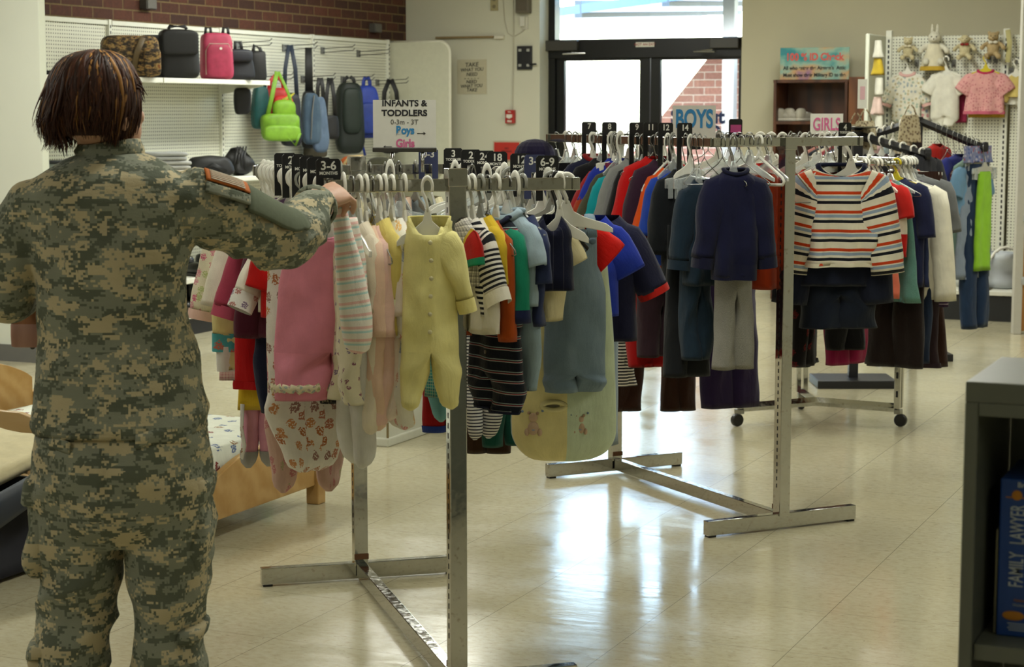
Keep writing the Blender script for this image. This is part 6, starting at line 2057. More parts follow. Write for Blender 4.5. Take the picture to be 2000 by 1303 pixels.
# string of tiny things down the end panel
px_ = [(1715, 95, '#c4c2b6', 'white'), (1714, 128, '#b39a30', 'yellow'), (1717, 168, '#c4c2b6', 'white'), (1714, 205, '#c9b0a8', 'pink edged'), (1716, 240, '#c4c2b6', 'white')]
for i, (px, y, c, nm) in enumerate(px_):
    P = gy(px, y, 13.95)
    g = garment('baby_hat', '%s baby cap clipped %s down the end panel' % (nm, ['first', 'second', 'third', 'fourth', 'fifth'][i]), 'cap', (P.x, P.y, P.z), -.9, cl(c), 'baby caps down the end panel', kind='pants', w=.04, wh=.055, L=.13, z0=.06, t=.03, m=8, n=20)
# sneakers on the bookcase
SNK = plain('sneaker_white', '#a8a294', .6)
zs = gy(1580, 240, 14.65).z + .0125
for i, (px, lab, rz) in enumerate(((1530, 'white sneaker, leftmost on the bookcase shelf', .5), (1549, 'white sneaker beside the leftmost one on the shelf', -.2), (1568, 'pale sneaker at the right end of bookcase shelf', 1.2))):
    p = gy(px, 233, 14.7)
    g = thing('sneaker', lab, 'shoe', (p.x, 14.74, zs), rz, 'sneakers on the bookcase')
    obj('sole', MB().sq((0, 0, .012), (.1, .038, .013), .5, .8), plain('sole_pale', '#c2bdae', .6), g, smooth=True)
    obj('upper', MB().sq((.02, 0, .04), (.08, .034, .032), .8, .9).sq((-.045, 0, .055), (.05, .033, .048), .7, .9), SNK, g, smooth=True)
    obj('laces', MB().tube([(-.01, -.02, .075), (.0, .02, .074), (.015, -.02, .07), (.03, .02, .066)], .004), WHITE_PLASTIC, g)
# infant seats on the back deck
for i, (px, lab, c) in enumerate(((1893, 'white and black infant seat on the back shelf deck', '#b8bab6'), (1955, 'white moulded baby seat behind the jeans', '#b0b6bc'))):
    p = gy(px, 590, 13.95)
    g = thing('infant_seat', lab, 'baby seat', (p.x, 13.98, .2155), .3 + i * .3)
    obj('shell', MB().loft([ell(0, (.1 - .02 * k) * (k > 1), .01 + .05 * k, .10 + .018 * k - .004 * k * k, .10 + .012 * k, 22, tilt=.0) for k in range(6)], True, False), plain('seat_shell' + c, c, .35), g, smooth=True, solid=.008)
    obj('pad', MB().sq((0, .02, .15), (.09, .08, .1), .8, .8), plain('seat_pad', '#17181a', .8), g, smooth=True)
    obj('handle', MB().tube([(-.14, 0, .1)] + [(-.15 * math.cos(PI * q / 10), -.05, .1 + .2 * math.sin(PI * q / 10)) for q in range(11)] + [(.14, 0, .1)], .011, 8), WHITE_PLASTIC, g, smooth=True)

# ================================================================== children's bed, playpen, white cabinet
PINE = wood('pine', '#c6a066', '#b58c4e', .4, (1.2, 9, 9), 1.0)
PINE2 = wood('pine_pale', '#c4a678', '#b5945f', .4, (1.2, 9, 9), 1.0)
BX1, BX0, BY1, BY0 = -3.585, -4.9, 6.235, 5.42
g = thing('toddler_bed', 'pine childs bed with curved end boards behind the soldier', 'bed', ((BX0 + BX1) / 2, (BY0 + BY1) / 2, 0))
bl, bw = BX1 - BX0, BY1 - BY0
for sx, ht in ((1, .205), (-1, .36)):
    for sy in (-1, 1):
        boxobj('leg', (sx * bl / 2, sy * bw / 2, ht / 2), (.055, .055, ht), PINE, g, .004)


def endboard(x, z0, z1, zc, nm):
    n_ = 24
    poly = [(-bw / 2 + .03, z0)] + [(-bw / 2 + .03 + (bw - .06) * i / n_, z1 + (zc - z1) * math.sin(PI * i / n_) ** .8) for i in range(n_ + 1)] + [(bw / 2 - .03, z0)]
    M = Matrix.Translation((x, 0, 0)) @ Matrix.Rotation(PI / 2, 4, 'Z')
    return obj(nm, MB().prism(poly, -.014, .014, M), PINE, g, bevel=.004)


endboard(bl / 2, .075, .185, .29, 'footboard')
endboard(-bl / 2, .2, .42, .52, 'headboard')
for sy in (-1, 1):
    boxobj('side_rail', (0, sy * (bw / 2 - .0), .15), (bl - .06, .024, .1), PINE2, g, .003)
gr_ = obj('guard_rail', MB().prism([(-bl / 2 + .03, .335), (.06, .335), (.06, .36), (0, .405), (-.08, .425), (-bl / 2 + .03, .435)], -bw / 2 - .012, -bw / 2 + .012), PINE2, g, bevel=.004)
for i in range(7):
    boxobj('slat', (-bl / 2 + .1 + i * .105, -bw / 2, .265), (.045, .018, .15), PINE2, gr_, .003)
SHEET = cl('#c9ccbe', 'dots', ['#7a3a34', '#4a5a3a', '#5a6a8a', '#8a6a4a'], .09, rad=.19)
tag(obj('mattress', boxuv(MB().sq(((BX0 + BX1) / 2 + .01, (BY0 + BY1) / 2, .245), (bl / 2 - .035, bw / 2 - .03, .085), .22, .12, 40, 10, warp=lambda v: v + Vector((0, 0, .006 * noise.noise(v * 5))))), SHEET, smooth=True), 'small mattress in a white sheet printed with toy blocks', 'mattress')
# playpen at the lower left
P0, P1 = gz(-60, 1160), gz(112, 1118)
PX, PY0, PY1 = (P0.x + P1.x) / 2, P0.y - .25, P1.y + .05
g = thing('playpen', 'navy fabric baby playpen with padded rail, cut by the left edge', 'playpen', (PX - .5, (PY0 + PY1) / 2, 0))
pl_, W2 = PY1 - PY0, 1.0
NVF = plain('navy_fabric', '#0b0c18', .8, k=1.3, var=.2)
NVR = plain('navy_padding', '#1c2532', .55, k=1.2, var=.12)
zl, zr_ = .22, .31
rows = []
for k in range(9):
    f = k / 8
    rows.append([(W2 / 2 - .03 - .05 * math.sin(PI * f) - .02 * math.sin(i * 1.3) * f, -pl_ / 2 + pl_ * i / 14, lerp(.015, lerp(zl, zr_, (i / 14)) - .02, f)) for i in range(15)])
obj('side_panel', MB().loft(rows, closed=False), NVF, g, smooth=True, solid=.012)
obj('side_panel', MB().loft([[(-p[0], p[1], p[2]) for p in r] for r in rows], closed=False), NVF, g, smooth=True, solid=.012)
for sy in (-1, 1):
    boxobj('end_panel', (0, sy * (pl_ / 2 - .01), .135), (W2 - .1, .014, .23), NVF, g, .004)
    obj('top_rail', MB().tube([(-W2 / 2, sy * pl_ / 2, .26), (0, sy * pl_ / 2, .27), (W2 / 2, sy * pl_ / 2, .26)], .035, 10), NVR, g, smooth=True)
for sx in (-1, 1):
    obj('top_rail', MB().tube([(sx * W2 / 2, -pl_ / 2, zl - .04), (sx * (W2 / 2 + .01), -pl_ * .1, zl + .01), (sx * W2 / 2, pl_ / 2, zr_)], [.06, .06, .045], 12, flat=.4, side=(0, 0, 1)), NVR, g, smooth=True)
    for sy in (-1, 1):
        obj('foot', MB().sq((sx * (W2 / 2 - .04), sy * (pl_ / 2 - .04), .02), (.04, .04, .02), .5, .8), BLACK_PLASTIC, g, smooth=True)
BEI = cl('#bfb592')
nn = 16
bx0 = MB()
rows = [[(-.46 + .9 * i / nn, -pl_ / 2 + .03 + (pl_ + .16) * j / nn, .30 + .03 * math.sin(PI * j / nn) + .012 * math.sin(i * .9 + j * .4) + .1 * (j / nn) - .05 * max(0, i / nn - .8) * 5) for i in range(nn + 1)] for j in range(nn + 1)]
q = obj('playpen_mat', bx0.loft(rows, closed=False), BEI, smooth=True, solid=.03)
q.location = g.location
tag(q, 'beige padded mat lying across the top of navy playpen', 'mat')
obj('edge_tube', MB().tube([(-.3, -pl_ / 2 + .05, .275), (.3, -pl_ / 2 + .06, .27)], .012, 8), BLACK_METAL, g, smooth=True)
# white low cabinet behind the near rack
c0 = gz(757, 873)
g = thing('low_cabinet', 'white low cabinet with a skirting ledge behind the infant rack', 'cabinet', (c0.x, c0.y, 0))
WC = plain('white_laminate', '#c9c9b9', .5)
boxobj('carcass', (-.3, .36, .36), (.6, .72, .72), WC, g, .003)
boxobj('plinth', (-.3, .36, .02), (.62, .74, .04), WC, g, .006)
boxobj('seam_strip', (0.001, .0, .36), (.008, .008, .7), plain('seam_brown', '#7a6a44', .6), g, 0)
boxobj('top', (-.3, .36, .73), (.64, .76, .025), WC, g, .004)
c1 = gz(880, 850)
g = thing('floor_bin', 'white flat box on the floor behind the near post', 'box', (c1.x + .1, c1.y + .25, 0))
boxobj('body', (0, 0, .09), (.6, .4, .18), WC, g, .01)
boxobj('lid', (0, 0, .19), (.62, .42, .025), WC, g, .008)

# ================================================================== grey metal bookshelf at the right, with a software box
K0 = gd(1886, 745, 2.72)
g = thing('metal_bookshelf', 'grey metal bookshelf cut by the right edge', 'bookshelf', (K0.x, K0.y, 0))
GM = plain('grey_enamel', '#62655a', .38, k=.95, var=.05)
GM2 = plain('grey_enamel_top', '#62655a', .38, k=.95, var=.05)
SW, SD, ST = .75, .30, K0.z
boxobj('top', (SW / 2, SD / 2, ST - .015), (SW, SD, .03), GM, g, .002)
for x in (.0095, SW - .0095):
    boxobj('side_panel', (x, SD / 2, (ST - .03) / 2), (.019, SD - .002, ST - .03), GM, g, .0015)
boxobj('top_flange', (SW / 2, .006, ST - .0395), (SW - .04, .012, .019), GM, g, .001)
boxobj('back_panel', (SW / 2, SD - .006, ST / 2), (SW - .04, .008, ST - .04), GM, g, 0)
zsh = gp(1960, 1268, (0, K0.y, 0), (0, 1, 0)).z
for z in (zsh, zsh - .33):
    s_ = boxobj('shelf', (SW / 2, SD / 2, z - .012), (SW - .04, SD - .02, .024), GM, g, .002)
B0 = gp(1945, 1242, (0, K0.y + .07, 0), (0, 1, 0))
bw_ = .085
bh_ = gp(1945, 934, (0, K0.y + .07, 0), (0, 1, 0)).z - zsh
g = thing('software_box', 'blue software carton lettered FAMILY LAWYER on the grey bookshelf', 'box', (B0.x + bw_ / 2, K0.y + .07, zsh + .0005))
BLUEB = plain('carton_blue', '#15428f', .4, k=1.0, var=.08)
boxobj('carton', (0, .085, bh_ / 2), (bw_, .17, bh_), BLUEB, g, .002)
PALE = plain('pale_ink', '#b9c2cc', .5)
GOLD = plain('gold_ink', '#b8791c', .5)
tx = text('lettering', 'FAMILY', .030, PALE, g, (-.015, -.001, bh_ * .43), (PI / 2, -PI / 2, 0), bold=.0001, sx=.54)
tx = text('lettering', 'LAWYER', .030, PALE, g, (-.015, -.001, bh_ * .715), (PI / 2, -PI / 2, 0), bold=.0001, sx=.5)
text('lettering', 'Broderbund', .0105, PALE, g, (.008, -.001, bh_ * .965), bold=.0002)
text('lettering', 'Home & Business', .005, GOLD, g, (0, -.001, bh_ * .235))
text('lettering', 'Windows  Macintosh', .0045, PALE, g, (0, -.001, bh_ * .205))
obj('seal', MB().lathe([(.0, -.0005), (.0075, -.0005), (.0075, .001), (.004, .0015)], 16, Matrix.Translation((-.018, -.0005, bh_ * .9)) @ Matrix.Rotation(PI / 2, 4, 'X')), GOLD, g)
obj('seal_line', MB().box((0, -.0008, bh_ * .885), (bw_ * .8, .0008, .0014)), GOLD, g)
obj('emblem', MB().sq((-.018, -.001, bh_ * .135), (.016, .001, .007), .9, .9), GOLD, g)
for k in range(4):
    obj('fine_print', MB().box((0, -.0006, bh_ * (.085 - .014 * k)), (bw_ * (.62 - .05 * (k % 2)), .0006, .0011)), PALE, g)
tag(obj('booklet', MB().box((B0.x - .004, K0.y + .16, zsh + .001 + bh_ * .33), (.003, .16, bh_ * .66)), plain('paper_edge', '#a8a48e', .8)), 'thin pale booklet standing left of the blue carton', 'booklet')
# ================================================================== the person in camouflage uniform, seen from behind
PR = gd(240, 1303, 4.1)
PR = Vector((PR.x, PR.y, 0))
FWD = Vector((-math.sin(YAW), math.cos(YAW), 0))


def lp(px, py, y=0.0):
    """photo pixel on a plane y metres beyond the person -> the person's own frame"""
    p = gp(px, py, PR + FWD * y, FWD) - PR
    return Vector((p.dot(RT), y, p.z))


person = thing('person', 'person with short streaked brown hair in camouflage uniform, back turned, reaching to the rack', 'person', PR, YAW)


def camo_mat(name='digital_camouflage', seed=0.0):
    t = NT(name)
    co = t.coord()
    cell = .0050
    dv = t.n('VectorMath', operation='SCALE')
    t.l(co, dv.inputs[0])
    dv.inputs['Scale'].default_value = 1 / cell
    fl = t.n('VectorMath', operation='FLOOR')
    t.l(dv.outputs[0], fl.inputs[0])
    v = t.n('VectorMath', operation='SCALE')
    t.l(fl.outputs[0], v.inputs[0])
    v.inputs['Scale'].default_value = cell

    def nz(sx, sz, off, det, rough):
        m = t.n('Mapping')
        t.l(v.outputs[0], m.inputs[0])
        m.inputs['Scale'].default_value = (sx, sx, sz)
        m.inputs['Location'].default_value = (off, off * .7, off * 1.3)
        return t.noise(m.outputs[0], 1, det, rough).outputs[0]
    a = nz(15, 30, 3.1 + seed, 6, .74)
    b = nz(16, 33, 17.7 + seed, 6, .74)
    TAN, MID, DRK = lin('#bdb08f', 1.0), lin('#888b7b', 1.0), lin('#616658', 1.0)
    c = t.mix(t.math('GREATER_THAN', b, .505), MID, DRK)
    c = t.mix(t.math('GREATER_THAN', a, .53), c, TAN)
    fd = t.noise(co, 9, 3)
    c = t.mix(1.0, c, t.ramp(fd.outputs[0], [(.3, (.84, .84, .84, 1)), (.7, (1, 1, 1, 1))]), 'MULTIPLY')
    t.base(c)
    t.set(Roughness=.9)
    t.p.inputs['Specular IOR Level'].default_value = .2
    wv = t.noise(co, 420, 1)
    cr = t.noise(t.scaled(co, (20, 20, 42)), 1, 4, .55)
    t.bump(t.math('ADD', t.math('MULTIPLY', wv.outputs[0], .1), cr.outputs[0]), .6, .008)
    return t.m


CAMO = camo_mat()
SKIN = NT('skin')
_n = SKIN.noise(SKIN.coord(), 40, 4)
SKIN.base(SKIN.ramp(_n.outputs[0], [(.3, lin('#bd9076')), (.7, lin('#c9a189'))]))
SKIN.set(Roughness=.5)
SKIN.p.inputs['Subsurface Weight'].default_value = .12
SKIN.p.inputs['Subsurface Radius'].default_value = (.01, .004, .002)
SKIN = SKIN.m

# arms as paths (shoulder, elbow, wrist), one sleeve each
RA = [lp(352, 392, .0), lp(420, 415, .05), lp(490, 447, .12), lp(552, 470, .19), lp(580, 452, .27), lp(600, 424, .36), lp(616, 403, .43)]
RAr = [.075, .076, .07, .064, .06, .054, .047]
LA = [lp(70, 410, .0), lp(38, 462, .0), lp(22, 520, .0), lp(14, 578, .03), lp(36, 566, .12), lp(82, 538, .22), lp(118, 522, .3)]
LAr = [.07, .066, .06, .056, .056, .05, .044]


def dense(P, rr, n):
    """smooth curve through the joints"""
    out, ro = [], []
    N = len(P)
    for i in range(n + 1):
        f = i / n * (N - 1)
        k = min(int(f), N - 2)
        t = f - k
        p0, p1, p2, p3 = P[max(k - 1, 0)], P[k], P[k + 1], P[min(k + 2, N - 1)]
        out.append(.5 * ((2 * p1) + (p2 - p0) * t + (2 * p0 - 5 * p1 + 4 * p2 - p3) * t * t + (3 * p1 - p0 - 3 * p2 + p3) * t ** 3))
        ro.append(lerp(rr[k], rr[k + 1], t))
    return out, ro


def rows_loft(rows, n=36, ex=.85):
    """rows: (py, left px, right px, half depth, y centre)"""
    R_ = []
    for py, l, r, b, y in rows:
        pl, pr = lp(l, py, 0), lp(r, py, 0)
        R_.append(ell((pl.x + pr.x) / 2, y, pl.z, (pr.x - pl.x) / 2, b, n, ex))
    return R_


TORSO = [(296, 172, 262, .06, .03), (310, 130, 300, .08, .025), (326, 96, 332, .1, .02), (348, 60, 362, .115, .012), (385, 34, 380, .126, .01), (430, 46, 384, .13, .01), (480, 62, 370, .135, .01), (540, 74, 362, .137, .012), (600, 78, 362, .134, .015), (660, 80, 372, .134, .015), (720, 78, 388, .14, .01), (780, 74, 398, .146, .005), (815, 71, 402, .15, .0), (832, 70, 402, .152, .0)]
HIPS = [(800, 84, 392, .13, .0), (850, 76, 408, .147, -.004), (900, 70, 412, .155, -.008), (960, 68, 412, .15, -.006), (1010, 70, 410, .135, .0), (1050, 74, 406, .11, .01)]
LLEG = [(960, 70, 246, .13, .0), (1030, 68, 242, .118, .005), (1080, 70, 237, .112, .005), (1140, 78, 231, .106, .005), (1200, 81, 222, .1, .0), (1260, 78, 213, .1, -.005), (1303, 75, 207, .098, -.01), (1380, 80, 204, .095, -.01), (1450, 88, 200, .09, -.01), (1500, 92, 196, .085, -.005)]
RLEG = [(960, 236, 411, .13, .0), (1030, 241, 411, .118, .005), (1080, 247, 408, .112, .005), (1140, 256, 402, .106, .005), (1200, 266, 393, .1, .0), (1260, 268, 394, .1, -.005), (1303, 265, 396, .098, -.01), (1380, 268, 392, .095, -.01), (1450, 274, 386, .09, -.01), (1500, 278, 382, .085, -.005)]


def ridged(p, s):
    return 1 - 2 * abs(noise.noise(p * s))


def wrinkle(me, fn):
    nv = [v.normal.copy() for v in me.vertices]
    for v, n in zip(me.vertices, nv):
        v.co += n * fn(v.co)
    me.update()


# --- body: one continuous figure (mostly inside the uniform)
m = MB()


def shrink(rows, k, db):
    return [(py, l + k, r - k, max(.03, b - db), y) for py, l, r, b, y in rows]


m.loft(rows_loft(shrink(TORSO, 14, .016), 28), True, True)
m.loft(rows_loft(shrink(HIPS, 14, .016), 28), True, True)
for L_ in (LLEG, RLEG):
    m.loft(rows_loft(shrink(L_, 20, .024), 24), True, True)
HC = lp(190, 208, .0)
m.tube([lp(205, 330, .02), lp(203, 290, .025), lp(200, 240, .03)], [.07, .056, .055], 18)
HM = Matrix.Translation(HC) @ Matrix.Rotation(-.55, 4, 'Z') @ Matrix.Rotation(.12, 4, 'X')     # head turned to her right; face is +y
hm = MB()
hm.sq((0, -.006, .005), (.07, .082, .088), .95, 1, 24, 16)
hm.sq((0, .034, -.045), (.064, .064, .074), .9, 1, 20, 14)
hm.sq((0, .062, -.095), (.03, .03, .026), .9, 1, 14, 10)
hm.sq((0, .098, -.03), (.014, .016, .024), 1, 1, 12, 10)
hm.sq((0, .088, -.03), (.02, .02, .016), 1, 1, 12, 10)
hm.sq((0, .086, -.066), (.024, .012, .009), 1, 1, 12, 8)
hm.sq((0, .078, .02), (.055, .016, .012), 1, 1, 14, 8)
for sx in (-1, 1):
    hm.sq((sx * .034, .072, -.03), (.024, .02, .02), 1, 1, 12, 8)
    hm.sq((sx * .074, -.005, -.022), (.009, .018, .03), 1, 1, 12, 8)
m.add(hm.v, hm.f, None, HM)
for A_, r_ in ((RA, RAr), (LA, LAr)):
    P_, q_ = dense(A_, [x * .66 for x in r_], 22)
    m.tube(P_, q_, 14)


def hand(m, W, d, up, side, curl, k=1.0):
    """W wrist, d towards the knuckles, up = back of hand, side = towards the thumb"""
    d, up, side = d.normalized(), up.normalized(), side.normalized()
    pc = W + d * .045 * k
    rings = []
    for f, w_, t_ in ((0, .026, .02), (.25, .033, .02), (.55, .039, .018), (.85, .041, .016), (1.0, .038, .013)):
        c = W + d * (.088 * k * f)
        rings.append([c + side * (w_ * k * math.cos(2 * PI * j / 16)) + up * (t_ * k * math.sin(2 * PI * j / 16)) for j in range(16)])
    m.loft(rings, True, True)
    for i, (off, ln, rr) in enumerate(((.031, .078, .0086), (.0105, .086, .0088), (-.0105, .08, .0084), (-.0305, .066, .0078))):
        b = W + d * (.083 - .1 * abs(off) * (off < 0)) * k + side * off * k + up * .003
        pts, dd, p = [b - d * .02], d.copy(), b
        pts.append(p.copy())
        uu = up.copy()
        for q, (fr, ang) in enumerate(((.45, curl[i][0]), (.3, curl[i][1]), (.25, curl[i][2]))):
            dd, uu = dd * math.cos(ang) - uu * math.sin(ang), uu * math.cos(ang) + dd * math.sin(ang)
            p = p + dd * ln * fr * k
            pts.append(p.copy())
        m.tube(pts, [rr * k * 1.05, rr * k * 1.08, rr * k, rr * k * .95, rr * k * .78], 10)
        m.sq(pts[-1], (rr * k * .8,) * 3, 1, 1, 10, 8)
    b = W + d * .02 * k + side * .024 * k - up * .006
    tp = [b, b + side * .022 * k + d * .02 * k - up * .01, b + side * .028 * k + d * .048 * k - up * .026, b + side * .02 * k + d * .066 * k - up * .042]
    m.tube(tp, [.014 * k, .0125 * k, .0105 * k, .0085 * k], 10)
    m.sq(tp[-1], (.0088 * k,) * 3, 1, 1, 10, 8)


WR = lp(617, 394, .43)
hd = (lp(658, 378, .475) - WR)
upv = Vector((.30, -.42, .86))
upv = (upv - hd.normalized() * upv.dot(hd.normalized())).normalized()
sdv = hd.normalized().cross(upv) * -1
hand(m, WR, hd, upv, sdv, [(1.15, 1.0, .5), (1.05, .8, .4), (.95, .7, .35), (.75, .6, .3)], .96)
WL = lp(120, 522, .31)
hdl = Vector((.5, .75, -.1))
upl = Vector((-.2, .1, .95))
upl = (upl - hdl.normalized() * upl.dot(hdl.normalized())).normalized()
hand(m, WL, hdl, upl, hdl.normalized().cross(upl), [(.5, .6, .3), (.55, .6, .3), (.6, .7, .3), (.6, .7, .4)], .92)
for L_, cx in ((LLEG, 144), (RLEG, 330)):
    p = lp(cx, 1500, 0)
    m.sq((p.x, .05, .05), (.04, .12, .045), .6, .8, 16, 10)
body = obj('body', remeshed(m, .0042, 2), SKIN, person, smooth=True)

# --- jacket
m = MB()
m.loft(rows_loft(TORSO, 44), True, True)
P_, q_ = dense(RA, RAr, 30)
m.tube(P_, q_, 24)
P2_, q2_ = dense(LA, LAr, 26)
m.tube(P2_, q2_, 22)
m.sq(lp(356, 390, .005), (.058, .08, .05), .9, 1, 18, 12)
m.sq(lp(66, 402, .005), (.058, .085, .06), .9, 1, 18, 12)
me = remeshed(m, .0085, 5)
elbow = RA[3]


def jw(p):
    w = 0.0
    # arm folds
    dR = min((p - q).length for q in P_[::3])
    if p.x > .17 and p.z > 1.0:
        s_ = (p - RA[0]).length
        w += .012 * ridged(Vector((p.x * 1.2 - p.z * 2.6, p.y, p.z * .8 + p.x * .6)), 7.5) - .004
        w += .005 * noise.noise(p * 22)
    else:
        k = max(0, min(1, (1.32 - p.z) / .35))
        w += (.0035 + .006 * k) * ridged(Vector((p.x * .9 + .35 * p.z, p.y * .8, p.z * 2.0)), 5.0) - .002
        w += .0045 * noise.noise(Vector((p.x * 9, p.y * 9, p.z * 16)))
        # side drapes under the arms
        e = abs(p.x + .005) / .2
        if p.z < 1.25:
            w += .006 * max(0, e - .6) * math.sin(p.z * 34 + p.x * 16)
    return w


wrinkle(me, jw)
jacket = obj('jacket', me, CAMO, person, smooth=True)
# back yoke pleats, seam and hem as stitched ridges
hemr = rows_loft([(826, 69, 403, .154, .0), (836, 68.5, 403.5, .1555, .0)], 44)
obj('hem', MB().loft(hemr + [[p + Vector((0, 0, .004)) for p in rows_loft([(836, 74, 398, .148, 0)], 44)[0]]]), CAMO, jacket, smooth=True)
# collar
cr = []
for k, (py, l, r, b, y) in enumerate(((304, 146, 276, .074, .03), (292, 140, 276, .074, .028), (278, 148, 270, .07, .026), (276, 152, 266, .066, .026), (286, 160, 260, .06, .026), (300, 166, 256, .056, .03))):
    cr += rows_loft([(py, l, r, b, y)], 32)
for r in cr:
    for p in r:
        p.z -= max(0, p.y - .03) * .5
        p.z += .006 * math.sin(p.x * 30)
obj('collar', MB().loft(cr), CAMO, jacket, smooth=True)


def arm_patch(P, rr, s0, s1, a0, a1, ref, lift, n=10, k=10):
    """piece of cloth lying on a sleeve between two stations and two angles"""
    N = len(P) - 1
    rows = []
    for i in range(n + 1):
        f = lerp(s0, s1, i / n) * N
        q = min(int(f), N - 1)
        c = P[q].lerp(P[q + 1], f - q)
        t = (P[min(q + 2, N)] - P[max(q - 1, 0)]).normalized()
        a = (ref - t * t.dot(ref)).normalized()
        b = t.cross(a)
        r_ = lerp(rr[q], rr[q + 1], f - q) + lift
        rows.append([c + a * (r_ * math.cos(lerp(a0, a1, j / k))) + b * (r_ * math.sin(lerp(a0, a1, j / k))) for j in range(k + 1)])
    return rows


UPR = Vector((0, -.55, .84))
GRN = plain('olive_pad', '#5d6450', .95, k=1.0, var=.12, scale=120, bump=.2)
obj('hook_pad', MB().loft(arm_patch(P_, q_, .20, .52, -.15, .85, UPR, .010, 14, 12), closed=False), GRN, jacket, smooth=True, solid=.005)
fp = obj('shoulder_patch', MB().loft(arm_patch(P_, q_, .03, .2, .0, .38, UPR, .014, 12, 8), closed=False), plain('patch_orange', '#b3601c', .8, k=1.1), jacket, smooth=True, solid=.004)
for k in range(6):
    a_ = .04 + k * .054
    obj('stripe', MB().loft(arm_patch(P_, q_, .05, .18, a_, a_ + .026, UPR, .0175, 8, 2), closed=False), plain('patch_white', '#cfc4ae', .8), fp, smooth=True, solid=.001)
obj('pocket_flap', MB().loft(arm_patch(P_, q_, .03, .2, .44, .7, UPR, .012, 10, 6), closed=False), CAMO, jacket, smooth=True, solid=.006)
cf = []
for s_, ex_ in ((.955, .001), (.965, .007), (1.0, .007), (1.0, -.004)):
    f = s_ * 30
    q = min(int(f), 29)
    c = P_[q].lerp(P_[q + 1], f - q)
    t = (P_[30] - P_[27]).normalized()
    a = Vector((0, 0, 1)) - t * t.z
    a.normalize()
    b = t.cross(a)
    r_ = .047 + ex_
    cf.append([c + a * (r_ * math.cos(2 * PI * j / 24)) + b * (r_ * math.sin(2 * PI * j / 24)) for j in range(24)])
obj('cuff', MB().loft(cf), CAMO, jacket, smooth=True)

# --- trousers
m = MB()
m.loft(rows_loft(HIPS, 44, .9), True, True)
m.loft(rows_loft(LLEG, 36, .95), True, True)
m.loft(rows_loft(RLEG, 36, .95), True, True)
me = remeshed(m, .0085, 4)


def tw(p):
    k = max(0, min(1, (.95 - p.z) / .3))
    w = (.003 + .009 * k) * ridged(Vector((p.x * 1.1 + .9 * p.z * math.copysign(1, p.x), p.y, p.z * 1.7)), 5.5) - .002
    w += .004 * noise.noise(Vector((p.x * 10, p.y * 10, p.z * 17)))
    return w


wrinkle(me, tw)
trs = obj('trousers', me, CAMO, person, smooth=True)


def pocket(name, px0, px1, py0, py1, yc, b, seed, flap=True, out=.0):
    a_, c_ = lp(px0, py0, 0), lp(px1, py1, 0)
    w_, h_ = abs(c_.x - a_.x), a_.z - c_.z
    mm = MB().sq(((a_.x + c_.x) / 2, yc, (a_.z + c_.z) / 2), (w_ / 2, b, h_ / 2), .45, .6, 26, 18, warp=lambda p: p * (1 + .12 * noise.noise(p * 14 + Vector((seed, 0, 0)))) + Vector((.008 * math.sin(p.z * 40 + seed), .006 * math.sin(p.z * 31), 0)))
    o = obj(name, mm, CAMO, trs, smooth=True)
    if flap:
        mf = MB().sq(((a_.x + c_.x) / 2, yc, a_.z - h_ * .14), (w_ / 2 + .006, b + .006, h_ * .15), .4, .6, 26, 8, warp=lambda p: p + Vector((.004 * math.sin(p.z * 60), 0, .006 * noise.noise(p * 20 + Vector((seed, 3, 0))))))
        obj('pocket_flap', mf, CAMO, o, smooth=True)
    return o


pocket('cargo_pocket', 58, 118, 925, 1120, .0, .085, 1.0)
pocket('cargo_pocket', 352, 415, 925, 1112, .0, .085, 2.0)
pocket('calf_pocket', 68, 116, 1240, 1350, -.01, .075, 3.0)
pocket('calf_pocket', 352, 402, 1212, 1320, -.01, .075, 4.0)
for (x0, x1, y0, y1, s_) in ((86, 168, 838, 862, 1), (292, 386, 822, 848, 2)):
    rows = []
    for k in range(5):
        row = []
        for i in range(13):
            p = lp(lerp(x0, x1, i / 12), lerp(y0, y1, k / 4) + 5 * math.sin(i * .5 + s_), 0)
            hx = (p.x - lp(240, 850).x) / .184
            row.append(Vector((p.x, -.151 * max(.1, 1 - abs(hx) ** 2.2) ** .5 - .006 - .004 * math.sin(PI * k / 4), p.z)))
        rows.append(row)
    obj('pocket_flap', MB().loft(rows, closed=False), CAMO, trs, smooth=True, solid=.006)
# boots
BOOT = plain('tan_suede', '#8a7350', .9)
for cx in (144, 330):
    p = lp(cx, 1500, 0)
    bt = obj('boot', MB().loft([ell(p.x, 0, z, a, b, 20) for z, a, b in ((.04, .045, .07), (.12, .045, .055), (.2, .05, .055), (.26, .054, .06))], True, False).sq((p.x, .07, .055), (.048, .15, .05), .6, .8, 20, 12), BOOT, person, smooth=True)
    obj('sole', MB().sq((p.x, .07, .014), (.05, .155, .014), .4, .8, 20, 8), plain('boot_sole', '#3f3526', .8), bt, smooth=True)

